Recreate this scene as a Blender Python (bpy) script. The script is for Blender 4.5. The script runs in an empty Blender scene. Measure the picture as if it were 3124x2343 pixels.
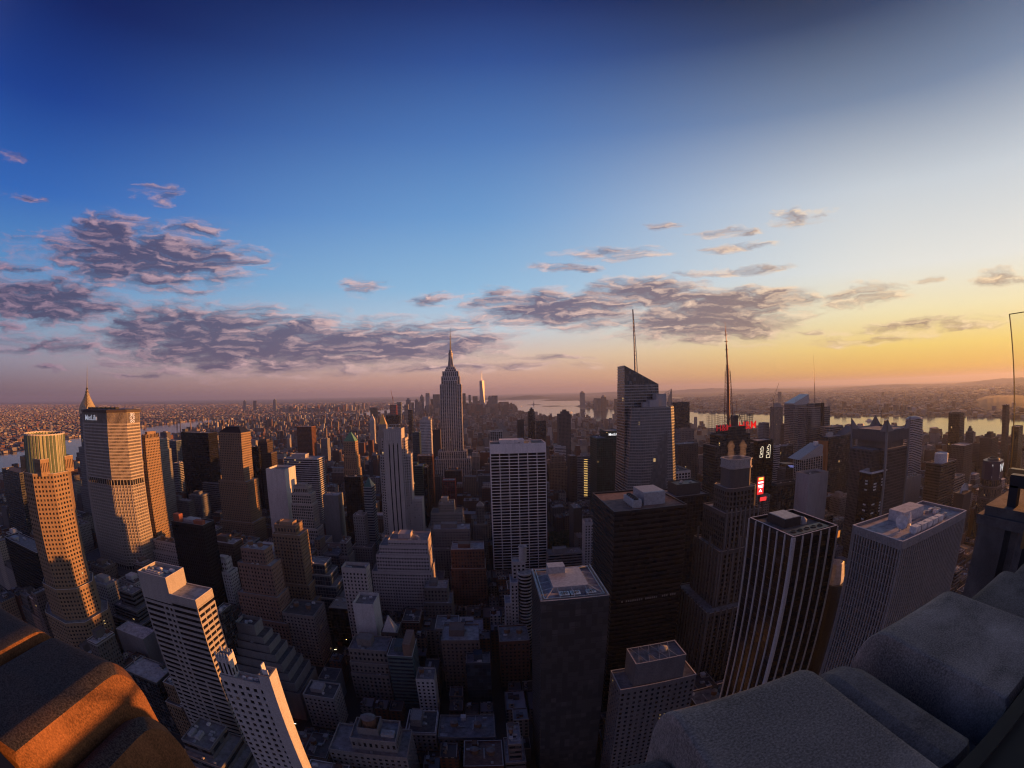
import bpy, math, random
import numpy as np
from mathutils import Vector, Matrix
R = math.radians
C = bpy.context.scene.collection
sc = bpy.context.scene

# ---------------- camera ----------------
cam = bpy.data.cameras.new('camera'); co = bpy.data.objects.new('camera', cam); C.objects.link(co); sc.camera = co
cam.type = 'PANO'; cam.panorama_type = 'FISHEYE_EQUISOLID'
cam.sensor_width = 36.0; cam.sensor_fit = 'HORIZONTAL'
cam.fisheye_lens = 16.294; cam.fisheye_fov = R(200)
cam.clip_start = 0.05; cam.clip_end = 200000
CZ = 260.0
p_, r_, y_ = R(1.03), R(1.34), R(3.8)
fwd = Vector((math.sin(y_)*math.cos(p_), math.cos(y_)*math.cos(p_), math.sin(p_)))
rt = Vector((math.cos(y_), -math.sin(y_), 0)); up = rt.cross(fwd)
# x right is built west, y is downtown, z up: cross(right, forward) = up
rt2 = rt*math.cos(r_) - up*math.sin(r_); up2 = up*math.cos(r_) + rt*math.sin(r_)
mw = Matrix.Identity(4)
for i in range(3):
    mw[i][0] = rt2[i]; mw[i][1] = up2[i]; mw[i][2] = -fwd[i]
mw.translation = (0, 0, CZ)
co.matrix_world = mw

# ---------------- sun ----------------
SUN_AZ, SUN_EL = 88.0, 4.6
sd = Vector((math.sin(R(SUN_AZ))*math.cos(R(SUN_EL)), math.cos(R(SUN_AZ))*math.cos(R(SUN_EL)), math.sin(R(SUN_EL))))
sl = bpy.data.lights.new('sun', 'SUN'); so = bpy.data.objects.new('sun', sl); C.objects.link(so)
sl.energy = 5.0; sl.angle = R(0.6); sl.color = (1.0, 0.37, 0.085)
so.rotation_euler = sd.to_track_quat('Z', 'Y').to_euler()

# ---------------- render / view ----------------
sc.view_settings.view_transform = 'Standard'; sc.view_settings.look = 'None'
sc.view_settings.exposure = 0.85; sc.view_settings.gamma = 1.0
cy = sc.cycles
cy.use_denoising = True; cy.denoising_prefilter = 'ACCURATE'; cy.filter_width = 1.15
cy.max_bounces = 4; cy.diffuse_bounces = 2; cy.glossy_bounces = 2; cy.transmission_bounces = 3; cy.volume_bounces = 0
cy.transparent_max_bounces = 6
cy.sample_clamp_indirect = 3.0
cy.caustics_reflective = False; cy.caustics_refractive = False

# ---------------- world: sky with cloud banks ----------------
class NT:
    def __init__(s, nt): s.nt = nt; s.x = 0
    def n(s, t, **kw):
        n = s.nt.nodes.new(t)
        for k, v in kw.items(): setattr(n, k, v)
        return n
    def l(s, a, b): s.nt.links.new(a, b)
    def m(s, op, a, b=None, c=None, clamp=False):
        n = s.n('ShaderNodeMath', operation=op); n.use_clamp = clamp
        for i, v in enumerate((a, b, c)):
            if v is None: continue
            if isinstance(v, (int, float)): n.inputs[i].default_value = v
            else: s.l(v, n.inputs[i])
        return n.outputs[0]
    def ramp(s, fac, stops, interp='LINEAR'):
        n = s.n('ShaderNodeValToRGB'); cr = n.color_ramp; cr.interpolation = interp
        while len(cr.elements) > 1: cr.elements.remove(cr.elements[-1])
        for i, (p, c) in enumerate(stops):
            e = cr.elements[0] if i == 0 else cr.elements.new(p)
            e.position = p; e.color = tuple(c) + ((1,) if len(c) == 3 else ())
        s.l(fac, n.inputs[0]); return n.outputs[0]
    def mix(s, fac, a, b, typ='MIX'):
        n = s.n('ShaderNodeMix', data_type='RGBA', blend_type=typ)
        for i, v in ((0, fac), (6, a), (7, b)):
            if isinstance(v, (int, float)): n.inputs[i].default_value = v
            elif isinstance(v, tuple): n.inputs[i].default_value = v if len(v) == 4 else v + (1,)
            else: s.l(v, n.inputs[i])
        return n.outputs[2]
def lin(*c):
    return tuple(((v/255)/12.92 if v/255 <= .04045 else ((v/255+.055)/1.055)**2.4) for v in c)

w = bpy.data.worlds.new('World'); sc.world = w; w.use_nodes = True
T = NT(w.node_tree); w.node_tree.nodes.clear()
tc = T.n('ShaderNodeTexCoord'); sx = T.n('ShaderNodeSeparateXYZ'); T.l(tc.outputs['Generated'], sx.inputs[0])
X, Y, Z = sx.outputs
az = T.m('ARCTAN2', X, Y); az = T.m('MULTIPLY', az, 180/math.pi)
el = T.m('MULTIPLY', T.m('ARCSINE', Z), 180/math.pi)
eln = T.m('DIVIDE', T.m('MAXIMUM', el, 0.0), 60.0, clamp=True)
def sk(st): return [(e/60.0, lin(*c)) for e, c in st]
rA = T.ramp(eln, sk([(0, (104, 90, 106)), (1.5, (132, 112, 124)), (4, (148, 142, 160)), (8, (132, 162, 192)), (14, (92, 146, 200)), (22, (50, 104, 186)), (32, (24, 64, 146)), (42, (12, 34, 98)), (60, (6, 14, 46))]))
rM = T.ramp(eln, sk([(0, (188, 138, 134)), (2, (212, 166, 150)), (4.5, (222, 196, 182)), (8, (196, 212, 226)), (13, (150, 192, 226)), (22, (112, 160, 212)), (32, (80, 124, 188)), (42, (50, 84, 152)), (49, (33, 57, 118)), (55, (18, 32, 82)), (60, (12, 22, 60))]))
rB = T.ramp(eln, sk([(0, (206, 136, 70)), (1.5, (238, 184, 92)), (4, (248, 214, 122)), (8, (247, 233, 188)), (13, (234, 234, 228)), (22, (204, 212, 220)), (32, (122, 140, 168)), (42, (56, 72, 106)), (50, (18, 26, 52)), (60, (10, 14, 34))]))
fL = T.n('ShaderNodeMapRange', interpolation_type='SMOOTHSTEP'); T.l(az, fL.inputs[0]); fL.inputs[1].default_value = -70; fL.inputs[2].default_value = 8
fR = T.n('ShaderNodeMapRange', interpolation_type='SMOOTHSTEP'); T.l(az, fR.inputs[0]); fR.inputs[1].default_value = -4; fR.inputs[2].default_value = 58
sky = T.mix(fL.outputs[0], rA, rM); sky = T.mix(fR.outputs[0], sky, rB)
# unseen sky behind the camera, raised to a lavender fill for shaded faces
fB = T.n('ShaderNodeMapRange', interpolation_type='SMOOTHSTEP'); T.l(T.m('ABSOLUTE', T.m('SUBTRACT', az, 5.0)), fB.inputs[0]); fB.inputs[1].default_value = 78; fB.inputs[2].default_value = 118
back = T.ramp(eln, sk([(0, (160, 152, 176)), (8, (168, 162, 192)), (25, (112, 114, 154)), (42, (48, 54, 104)), (60, (14, 18, 46))]))
sky = T.mix(fB.outputs[0], sky, back)
# clouds
CL = [(-44.9, 15.8, 10.8, 2.2), (-46.8, 19.6, 3.9, .7), (-49.9, 17.6, 4.6, 1.8), (-38.5, 16.1, 5.0, 1.7), (-57.2, 10.5, 7.9, 1.8), (-62.3, 7.9, 4.1, 1.0), (-61.7, 13.8, 3.1, .6), (-36.4, 7.8, 10.9, 2.3), (-25.5, 6.2, 19.3, 2.3), (-10.8, 6.1, 9.8, 1.7), (-32.6, 3.8, 14.8, .7), (-56.7, 5.6, 8.5, 1.0), (-42.2, 10.4, 3.8, .6), (-39.0, 9.1, 6.1, 1.0), (-15.4, 13.5, 2.5, 1.0), (-6.2, 11.8, 2.9, .7), (16.9, 16.9, 5.4, .7), (11.4, 15.2, 4.4, .4), (33.8, 16.6, 4.9, .44), (41.9, 19.6, 3.5, 1.0), (28.1, 8.2, 8.9, 1.9), (21.3, 11.9, 5.9, 1.3), (31.8, 10.0, 7.2, 1.2), (9.5, 10.3, 7.6, 1.5), (2.6, 12.2, 3.5, .8), (14.0, 8.2, 5.2, .8), (48.3, 9.9, 5.7, 1.1), (39.0, 9.6, 3.6, .4), (57.3, 6.0, 9.8, .85), (47.7, 4.7, 5.6, .45), (42.3, 6.3, 3.7, .27), (58.7, 10.9, 2.1, .4), (69.1, 10.3, 2.4, .65), (33.4, 13.8, 6.7, .4), (23.8, 19.8, 1.1, .45), (32.8, 18.3, 3.7, .45), (-67.2, 24.8, 2.2, .5), (-44.0, 23.3, 1.8, .9), (-2.2, 3.1, 14.9, .5), (8.1, 4.2, 5.2, .3), (-55.9, 3.3, 3.9, .3), (-43.7, 2.6, 3.7, .25), (-37.2, 19.7, 3.8, 1.0), (-39.3, 12.6, 3.7, .5), (-2.1, 9.1, 5.2, .8), (-8.0, 4.7, 8.1, .9), (-63.0, 21.0, 2.1, .4)]
cv = T.n('ShaderNodeCombineXYZ'); T.l(az, cv.inputs[0]); T.l(T.m('MULTIPLY', el, 2.6), cv.inputs[1])
wn = T.n('ShaderNodeTexNoise'); T.l(cv.outputs[0], wn.inputs['Vector']); wn.inputs['Scale'].default_value = .13; wn.inputs['Detail'].default_value = 7; wn.inputs['Roughness'].default_value = .6
ws = T.n('ShaderNodeSeparateColor'); T.l(wn.outputs['Color'], ws.inputs[0])
azw = T.m('ADD', az, T.m('MULTIPLY', T.m('SUBTRACT', ws.outputs[0], .5), 15.0))
elw = T.m('ADD', el, T.m('MULTIPLY', T.m('SUBTRACT', ws.outputs[1], .5), 2.6))
tot = None
for (a, e, sa, se) in CL:
    sa = max(sa, 2.0); k = .80
    q = T.m('POWER', T.m('ABSOLUTE', T.m('MULTIPLY', T.m('SUBTRACT', azw, a), k/sa)), 2.0)
    v = T.m('POWER', T.m('ABSOLUTE', T.m('MULTIPLY', T.m('SUBTRACT', elw, e), k/(se*1.1))), 2.0)
    g = T.m('SUBTRACT', 1.6 if se < 1.2 else 2.4, T.m('ADD', q, v), clamp=False)
    g = T.m('MAXIMUM', g, 0.0)
    tot = g if tot is None else T.m('MAXIMUM', tot, g)
cv2 = T.n('ShaderNodeCombineXYZ'); T.l(azw, cv2.inputs[0]); T.l(T.m('MULTIPLY', elw, 4.4), cv2.inputs[1])
n2 = T.n('ShaderNodeTexNoise'); T.l(cv2.outputs[0], n2.inputs['Vector']); n2.inputs['Scale'].default_value = .26; n2.inputs['Detail'].default_value = 7; n2.inputs['Roughness'].default_value = .56
dens = T.m('ADD', tot, T.m('MULTIPLY', T.m('SUBTRACT', n2.outputs[0], .5), 3.9))
mr = T.n('ShaderNodeMapRange', interpolation_type='SMOOTHSTEP'); T.l(dens, mr.inputs[0]); mr.inputs[1].default_value = .35; mr.inputs[2].default_value = 2.2; mr.inputs[4].default_value = .93
gate = T.m('MULTIPLY', mr.outputs[0], T.m('MINIMUM', T.m('MULTIPLY', tot, 2.5), 1.0))
# cloud colour: thick parts slate mauve, edges and sunward billows peach
n3 = T.n('ShaderNodeTexNoise'); cv3 = T.n('ShaderNodeCombineXYZ'); T.l(T.m('ADD', azw, 1.3), cv3.inputs[0]); T.l(T.m('MULTIPLY', T.m('ADD', elw, .30), 4.4), cv3.inputs[1]); T.l(cv3.outputs[0], n3.inputs['Vector'])
n3.inputs['Scale'].default_value = .26; n3.inputs['Detail'].default_value = 7; n3.inputs['Roughness'].default_value = .56
rel = T.m('MULTIPLY', T.m('SUBTRACT', n2.outputs[0], n3.outputs[0]), 4.2)
thick = T.m('SUBTRACT', T.m('MULTIPLY', dens, .44), rel, clamp=True)
darkc = T.mix(fR.outputs[0], T.mix(fL.outputs[0], lin(72, 68, 102), lin(104, 96, 124)), lin(148, 122, 114))
litc = T.mix(fR.outputs[0], T.mix(fL.outputs[0], lin(172, 138, 160), lin(236, 198, 190)), lin(255, 224, 184))
ccol = T.mix(thick, litc, darkc)
sky = T.mix(gate, sky, ccol)
# physical sky adds its share of dusk light and the glow round the sun
ns = T.n('ShaderNodeTexSky'); ns.sky_type = 'NISHITA'; ns.sun_disc = False; ns.sun_elevation = R(SUN_EL); ns.sun_rotation = R(SUN_AZ); ns.air_density = 1.0; ns.dust_density = 2.0
nsm = T.mix(1.0, ns.outputs[0], (.05, .05, .05, 1), 'MULTIPLY')
sky = T.mix(.06, sky, nsm)
bg = T.n('ShaderNodeBackground'); T.l(sky, bg.inputs[0]); bg.inputs[1].default_value = 0.56
wo = T.n('ShaderNodeOutputWorld'); T.l(bg.outputs[0], wo.inputs[0])
w.cycles.sampling_method = 'MANUAL'; w.cycles.sample_map_resolution = 512

# ---------------- materials ----------------
COL = {'tan': (.27, .19, .13), 'tan2': (.19, .165, .15), 'brick': (.13, .065, .05), 'brick2': (.15, .11, .10), 'grey': (.21, .21, .22), 'grey2': (.13, .13, .145),
       'lime': (.34, .30, .26), 'lime2': (.46, .42, .39), 'lime3': (.29, .27, .25), 'beige': (.38, .34, .32), 'brown': (.085, .06, .05), 'dark2': (.10, .09, .09),
       'white': (.46, .45, .46), 'white2': (.40, .40, .42), 'white3': (.50, .49, .50), 'rust': (.16, .075, .045), 'rust2': (.24, .14, .10), 'steel': (.17, .20, .23),
       'dark': (.05, .055, .065), 'black': (.011, .012, .018), 'green': (.035, .075, .07), 'teal': (.10, .15, .16), 'blue': (.03, .05, .09), 'pink': (.36, .31, .31),
       'red': (.22, .05, .05), 'brownglass': (.10, .07, .05), 'trav': (.78, .73, .73), 'bw': (.5, .5, .5), 'bw2': (.48, .46, .46)}
for k_, (f_, g_) in {'tan2': (.35, 1.25), 'rust2': (.25, 1.15), 'lime': (.3, 1.1), 'lime2': (.3, 1.1), 'lime3': (.4, 1.15), 'beige': (.4, 1.2), 'pink': (.3, 1.25), 'brick2': (.2, 1.1), 'brown': (.3, 1.1), 'dark2': (.3, 1.1), 'grey': (0, 1.15), 'grey2': (0, 1.15), 'white': (0, 1.2), 'white2': (0, 1.15)}.items():
    q_ = COL[k_]; l_ = sum(q_)/3; COL[k_] = tuple((v*(1-f_)+l_*f_*t_)*g_ for v, t_ in zip(q_, (.99, .97, 1.06)))
MC = {}
def bsdf(name):
    m = bpy.data.materials.new(name); m.use_nodes = True
    return m, NT(m.node_tree), m.node_tree.nodes['Principled BSDF']
def plain(name, c, rough=.8, metal=0.0, emit=None, es=0):
    if name in MC: return MC[name]
    m, t, b = bsdf(name)
    b.inputs['Base Color'].default_value = (*c, 1); b.inputs['Roughness'].default_value = rough; b.inputs['Metallic'].default_value = metal
    tcn = t.n('ShaderNodeTexCoord'); no = t.n('ShaderNodeTexNoise'); t.l(tcn.outputs['Object'], no.inputs['Vector']); no.inputs['Scale'].default_value = .7; no.inputs['Detail'].default_value = 4
    cc = t.mix(1.0, (*c, 1), t.ramp(no.outputs[0], [(.3, (.72, .72, .72)), (.7, (1.15, 1.15, 1.15))]), 'MULTIPLY'); t.l(cc, b.inputs['Base Color'])
    if emit: b.inputs['Emission Color'].default_value = (*emit, 1); b.inputs['Emission Strength'].default_value = es
    MC[name] = m; return m
def wallmat(key):
    k = 'wall_' + key
    if k in MC: return MC[k]
    c = COL[key]; m, t, b = bsdf(k)
    tcn = t.n('ShaderNodeTexCoord'); mp = t.n('ShaderNodeMapping'); mp.inputs['Scale'].default_value = (.16, .16, .03)
    t.l(tcn.outputs['Object'], mp.inputs[0]); oi = t.n('ShaderNodeObjectInfo')
    no = t.n('ShaderNodeTexNoise', noise_dimensions='4D'); t.l(mp.outputs[0], no.inputs['Vector']); no.inputs['Detail'].default_value = 5; no.inputs['Roughness'].default_value = .65
    no.inputs['Scale'].default_value = 2.0; t.l(t.m('MULTIPLY', oi.outputs['Random'], 40.0), no.inputs['W'])
    n2 = t.n('ShaderNodeTexNoise'); t.l(tcn.outputs['Object'], n2.inputs['Vector']); n2.inputs['Scale'].default_value = 1.4; n2.inputs['Detail'].default_value = 3
    f = t.ramp(no.outputs[0], [(.25, (.62, .61, .60)), (.55, (1, 1, 1)), (.8, (1.22, 1.2, 1.17))])
    cc = t.mix(1.0, (*c, 1), f, 'MULTIPLY'); cc = t.mix(.5, cc, t.ramp(n2.outputs[0], [(.3, tuple(v*.6 for v in c)), (.7, tuple(v*1.3 for v in c))]))
    hs = t.n('ShaderNodeHueSaturation'); t.l(cc, hs.inputs['Color']); t.l(t.m('ADD', t.m('MULTIPLY', oi.outputs['Random'], .3), .85), hs.inputs['Value'])
    t.l(hs.outputs[0], b.inputs['Base Color']); b.inputs['Roughness'].default_value = .82 if sum(c) > .3 else .62
    b.inputs['Specular IOR Level'].default_value = .25
    MC[k] = m; return m
def glassmat(bay, fl, tint='std', lit=.003):
    k = 'glazing_%s_%d_%d' % (tint, round(bay*10), round(fl*10))
    if k in MC: return MC[k]
    m, t, b = bsdf(k)
    tcn = t.n('ShaderNodeTexCoord'); sp = t.n('ShaderNodeSeparateXYZ'); t.l(tcn.outputs['Object'], sp.inputs[0])
    sn = t.n('ShaderNodeSeparateXYZ'); t.l(tcn.outputs['Normal'], sn.inputs[0])
    u = t.m('SUBTRACT', t.m('MULTIPLY', sp.outputs[1], sn.outputs[0]), t.m('MULTIPLY', sp.outputs[0], sn.outputs[1]))
    cb = t.n('ShaderNodeCombineXYZ'); t.l(t.m('FLOOR', t.m('DIVIDE', u, bay)), cb.inputs[0]); t.l(t.m('FLOOR', t.m('DIVIDE', sp.outputs[2], fl)), cb.inputs[1])
    oi = t.n('ShaderNodeObjectInfo'); t.l(t.m('ADD', t.m('MULTIPLY', oi.outputs['Random'], 90.0), t.m('MULTIPLY', sn.outputs[0], 7.0)), cb.inputs[2])
    wn_ = t.n('ShaderNodeTexWhiteNoise', noise_dimensions='3D'); t.l(cb.outputs[0], wn_.inputs['Vector'])
    base = {'std': ((.006, .007, .010), (.016, .019, .026), (.10, .10, .11)), 'black': ((.005, .005, .007), (.008, .008, .011), (.02, .02, .026)), 'green': ((.006, .02, .02), (.012, .04, .038), (.03, .07, .065)),
            'blue': ((.01, .016, .03), (.02, .035, .06), (.05, .08, .12)), 'brown': ((.02, .013, .008), (.05, .032, .02), (.09, .06, .04)), 'patch': ((.03, .034, .042), (.048, .054, .064), (.07, .076, .09)), 'crown': ((.05, .10, .05), (.07, .13, .07), (.08, .15, .08)),
            'pale': ((.045, .055, .07), (.07, .085, .10), (.11, .125, .15))}[tint]
    cc = t.ramp(wn_.outputs['Value'], [(0, base[0]), (.5, base[1]), (.8, base[1]), (.95, base[2])], 'CONSTANT' if tint == 'patch' else 'LINEAR')
    t.l(cc, b.inputs['Base Color']); b.inputs['Roughness'].default_value = .22 if tint != 'patch' else .35
    b.inputs['Specular IOR Level'].default_value = .55 if tint not in ('black',) else .3
    wc = t.n('ShaderNodeSeparateColor'); t.l(wn_.outputs['Color'], wc.inputs[0])
    on = t.m('LESS_THAN', wc.outputs[1], lit)
    b.inputs['Emission Color'].default_value = (1.0, .62, .25, 1); t.l(t.m('MULTIPLY', on, t.m('MULTIPLY', wc.outputs[2], .5)), b.inputs['Emission Strength'])
    MC[k] = m; return m
def roofmat(v):
    k = 'roof_felt_%d' % v
    if k in MC: return MC[k]
    c = [(.20, .205, .23), (.33, .33, .36), (.09, .09, .10), (.45, .45, .49), (.20, .13, .11)][v]
    m, t, b = bsdf(k); tcn = t.n('ShaderNodeTexCoord'); no = t.n('ShaderNodeTexNoise'); t.l(tcn.outputs['Object'], no.inputs['Vector']); no.inputs['Scale'].default_value = .25; no.inputs['Detail'].default_value = 7; no.inputs['Roughness'].default_value = .7
    t.l(t.ramp(no.outputs[0], [(.3, tuple(x*.45 for x in c)), (.5, c), (.72, tuple(x*1.5 for x in c))]), b.inputs['Base Color']); b.inputs['Roughness'].default_value = .9
    MC[k] = m; return m

# ---------------- mesh helpers ----------------
class MB:
    def __init__(s): s.v = []; s.f = []
    def quad(s, a, b, c, d):
        n = len(s.v); s.v += [a, b, c, d]; s.f.append((n, n+1, n+2, n+3))
    def box(s, x0, x1, y0, y1, z0, z1):
        n = len(s.v)
        s.v += [(x0, y0, z0), (x1, y0, z0), (x1, y1, z0), (x0, y1, z0), (x0, y0, z1), (x1, y0, z1), (x1, y1, z1), (x0, y1, z1)]
        s.f += [(n, n+3, n+2, n+1), (n+4, n+5, n+6, n+7), (n, n+1, n+5, n+4), (n+1, n+2, n+6, n+5), (n+2, n+3, n+7, n+6), (n+3, n, n+4, n+7)]
    def prism(s, P, z0, z1, top=True, bottom=False, P2=None):
        k = len(P); n = len(s.v); P2 = P2 or P
        s.v += [(x, y, z0) for x, y in P] + [(x, y, z1) for x, y in P2]
        for i in range(k):
            j = (i+1) % k; s.f.append((n+i, n+j, n+k+j, n+k+i))
        if top: s.f.append(tuple(range(n+k, n+2*k)))
        if bottom: s.f.append(tuple(range(n+k-1, n-1, -1)))
    def ring(s, P, Q, z0, z1, inner=False):
        k = len(P); n = len(s.v)
        s.v += [(x, y, z0) for x, y in P] + [(x, y, z1) for x, y in P] + [(x, y, z0) for x, y in Q] + [(x, y, z1) for x, y in Q]
        for i in range(k):
            j = (i+1) % k
            s.f.append((n+i, n+j, n+k+j, n+k+i)); s.f.append((n+k+i, n+k+j, n+3*k+j, n+3*k+i)); s.f.append((n+j, n+i, n+2*k+i, n+2*k+j))
            if inner: s.f.append((n+2*k+j, n+2*k+i, n+3*k+i, n+3*k+j))
    def tube(s, a, b, r0, r1=None, k=6, cap=True):
        a = Vector(a); b = Vector(b); r1 = r0 if r1 is None else r1
        d = (b-a).normalized(); u = d.orthogonal().normalized(); v = d.cross(u); n = len(s.v)
        for (c, r) in ((a, r0), (b, r1)):
            for i in range(k):
                t = 2*math.pi*i/k; s.v.append(tuple(c+u*(r*math.cos(t))+v*(r*math.sin(t))))
        for i in range(k):
            j = (i+1) % k; s.f.append((n+i, n+j, n+k+j, n+k+i))
        if cap: s.f.append(tuple(range(n+k, n+2*k))); s.f.append(tuple(range(n+k-1, n-1, -1)))
    def lathe(s, cx, cy, prof, k=16, cap=True):
        n = len(s.v); m = len(prof)
        for r, z in prof:
            for i in range(k):
                t = 2*math.pi*i/k; s.v.append((cx+r*math.cos(t), cy+r*math.sin(t), z))
        for q in range(m-1):
            for i in range(k):
                j = (i+1) % k; s.f.append((n+q*k+i, n+q*k+j, n+(q+1)*k+j, n+(q+1)*k+i))
        if cap: s.f.append(tuple(range(n+(m-1)*k, n+m*k)))
    def build(s, name, mat, parent=None, loc=None, smooth=False):
        me = bpy.data.meshes.new(name); me.from_pydata(s.v, [], s.f); me.update()
        me.materials.append(mat); o = bpy.data.objects.new(name, me); C.objects.link(o)
        if parent: o.parent = parent
        if loc: o.location = loc
        if smooth: me.polygons.foreach_set('use_smooth', [True]*len(me.polygons))
        return o
def thing(name, label, cat, loc=(0, 0, 0), group=None):
    o = bpy.data.objects.new(name, None); C.objects.link(o); o.location = loc; o['label'] = label; o['category'] = cat
    if group: o['group'] = group
    return o
def tag(o, label=None, cat=None, group=None, kind=None):
    for k, v in (('label', label), ('category', cat), ('group', group), ('kind', kind)):
        if v: o[k] = v
    return o
def rect(x0, x1, y0, y1): return [(x0, y0), (x1, y0), (x1, y1), (x0, y1)]
def inset(P, d):
    k = len(P); out = []
    for i in range(k):
        a = Vector(P[i-1]); b = Vector(P[i]); c = Vector(P[(i+1) % k])
        e1 = (b-a).normalized(); e2 = (c-b).normalized(); n1 = Vector((-e1.y, e1.x)); n2 = Vector((-e2.y, e2.x))
        q = 1+n1.dot(n2); out.append(tuple(b+(n1+n2)*(d/q)))
    return out

ST = { # bay, pier width, floor height, spandrel, relief, mode
 'm': (3.6, 1.9, 3.7, 1.7, .35), 'p': (3.0, 1.0, 3.8, 1.3, .5), 'b': (0, 0, 3.8, 1.7, .55), 'c': (3.2, .22, 3.9, .45, .14), 'g': (4.4, .9, 3.9, 1.2, .5)}
class Bld:
    """one building: walls, glazing and roofs are collected, then linked as parts of one thing"""
    def __init__(s, ox, oy): s.wall = MB(); s.gl = MB(); s.roofs = []; s.cop = []; s.ox = ox; s.oy = oy; s.extra = []
    def L(s, P): return [(x-s.ox, y-s.oy) for x, y in P]
    def tier(s, P, z0, z1, st, par=1.1, roof=True, top=None):
        """P world polygon (CCW), st = (bay, pier, floor, spandrel, relief, kind)"""
        P = s.L(P); bay, pw, fl, sp, dep, kind = st
        if kind == 'x':
            s.wall.prism(P, z0, z1, top=False)
        else:
            Q = inset(P, dep); s.gl.prism(Q, z0, z1-.01, top=False)
            top = top if top is not None else (2.2 if kind in 'mpg' else .9)
            nf = max(1, int((z1-z0-top)/fl)); f = (z1-z0-top)/nf
            PB = inset(P, .22) if kind == 'p' else P
            for i in range(nf):
                s.wall.ring(PB, Q, z0+i*f, z0+i*f+sp*f/fl)
            s.wall.ring(P, Q, z1-top, z1-.02)
            if bay:
                off = -.07 if kind in 'pgc' else .08
                k = len(P)
                for i in range(k):
                    a = Vector(P[i]); b = Vector(P[(i+1) % k]); e = b-a; Ln = e.length; e /= Ln; n = Vector((e.y, -e.x))
                    nb = max(1, round(Ln/bay)); q = Ln/nb
                    for j in range(0, nb+1):
                        c = a+e*(q*j); hw = pw/2
                        lo = max(j*q-hw, 0.02); hi = min(j*q+hw, Ln-.02)
                        if hi-lo < .05: continue
                        p0 = a+e*lo-n*off; p1 = a+e*hi-n*off; p2 = a+e*hi-n*(dep+.1); p3 = a+e*lo-n*(dep+.1)
                        nn = len(s.wall.v); zt = z1-.05
                        s.wall.v += [(*p0, z0), (*p1, z0), (*p2, z0), (*p3, z0), (*p0, zt), (*p1, zt), (*p2, zt), (*p3, zt)]
                        s.wall.f += [(nn, nn+1, nn+5, nn+4), (nn+1, nn+2, nn+6, nn+5), (nn+3, nn, nn+4, nn+7), (nn+4, nn+5, nn+6, nn+7)]
        if par > 0 and s.oy < 650: (s.cop.append(MB()), s.cop[-1].ring(inset(P, -.06), inset(P, .5), z1+par, z1+par+.22, inner=True))
        if par > 0: s.wall.ring(P, inset(P, .45), z1-.02, z1+par, inner=True)
        if roof:
            q = MB(); q.prism(inset(P, .4), z1-.05, z1+.012); s.roofs.append(q)
    def part(s, name, mb, mat, parent=None, smooth=False): s.extra.append((name, mb, mat, parent, smooth))
    def done(s, name, label, cat, wmat, gmat, rmat, group=None):
        o = thing(name, label, cat, (s.ox, s.oy, 0), group)
        if s.wall.f: s.wall.build('wall', wmat, o)
        if s.gl.f: s.gl.build('glazing', gmat, o)
        for q in s.roofs: q.build('roof', rmat, o)
        for q in s.cop: q.build('coping', COPE[int(abs(s.ox)) % 3], o)
        last = None
        for nm, mb, mt, par, sm in s.extra:
            pr = last if par == 'last' else o
            q = mb.build(nm, mt, pr, smooth=sm)
            if par != 'last': last = q
        return o
rg = random.Random(5)
M_UNIT = plain('roof_unit_metal', (.36, .37, .40), .5); M_DARKM = plain('dark_steel', (.05, .05, .06), .5, .5); M_WOOD = plain('tank_cedar', (.19, .105, .065), .85)
M_CONE = plain('tank_roof', (.17, .16, .17), .7); M_WHITE = plain('white_paint', (.62, .62, .64), .6); M_GREENCU = plain('copper_green', (.10, .26, .17), .6); M_STEELP = plain('pale_steel', (.34, .35, .38), .4, .6)
M_RED = plain('plain_red', (.30, .09, .05), .8)
COPE = [wallmat('white'), wallmat('grey'), wallmat('lime')]
def tank(B, x, y, z, r, h):
    t = MB(); 
    for a in range(4): t.box(x+r*.6*math.cos(a*math.pi/2+.78)-.15, x+r*.6*math.cos(a*math.pi/2+.78)+.15, y+r*.6*math.sin(a*math.pi/2+.78)-.15, y+r*.6*math.sin(a*math.pi/2+.78)+.15, z, z+2.2)
    t.lathe(x, y, [(r*.98, z+2.2), (r, z+2.25), (r*.95, z+2.2+h)], 14, cap=False); B.part('water_tank', t, M_WOOD)
    c = MB(); c.lathe(x, y, [(r*1.06, z+2.2+h), (.1, z+2.2+h+r*.5)], 14); B.part('tank_lid', c, M_CONE, 'last')
def units(B, x0, x1, y0, y1, z, n, s=1.0):
    for i in range(n):
        a = rg.uniform(x0+1, max(x0+1.1, x1-3.5*s)); b = rg.uniform(y0+1, max(y0+1.1, y1-3.5*s)); u = MB(); hh = rg.uniform(.9, 2.2)*s
        ww, dd = rg.uniform(1.6, 3.4)*s, rg.uniform(1.4, 3.0)*s
        u.box(a, a+ww, b, b+dd, z+.25, z+hh); u.box(a+.2, a+.4, b+.2, b+dd-.2, z, z+.25); u.box(a+ww-.4, a+ww-.2, b+.2, b+dd-.2, z, z+.25)
        if rg.random() < .5: u.lathe(a+ww/2, b+dd/2, [(min(ww, dd)*.36, z+hh), (min(ww, dd)*.36, z+hh+.35)], 10)
        B.part('roof_unit', u, M_UNIT if rg.random() < .7 else M_WHITE)
def penthouse(B, x0, x1, y0, y1, z, h, mat, rm=None):
    p = MB(); p.prism(rect(x0, x1, y0, y1), z, z+h, top=True); p.ring(inset(rect(x0, x1, y0, y1), -.12), inset(rect(x0, x1, y0, y1), .3), z+h-.4, z+h+.5, inner=True)
    p.box(x0+.8, x0+1.8, y0-.06, y0+.1, z, z+2.1)
    B.part('roof_house', p, mat)
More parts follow.
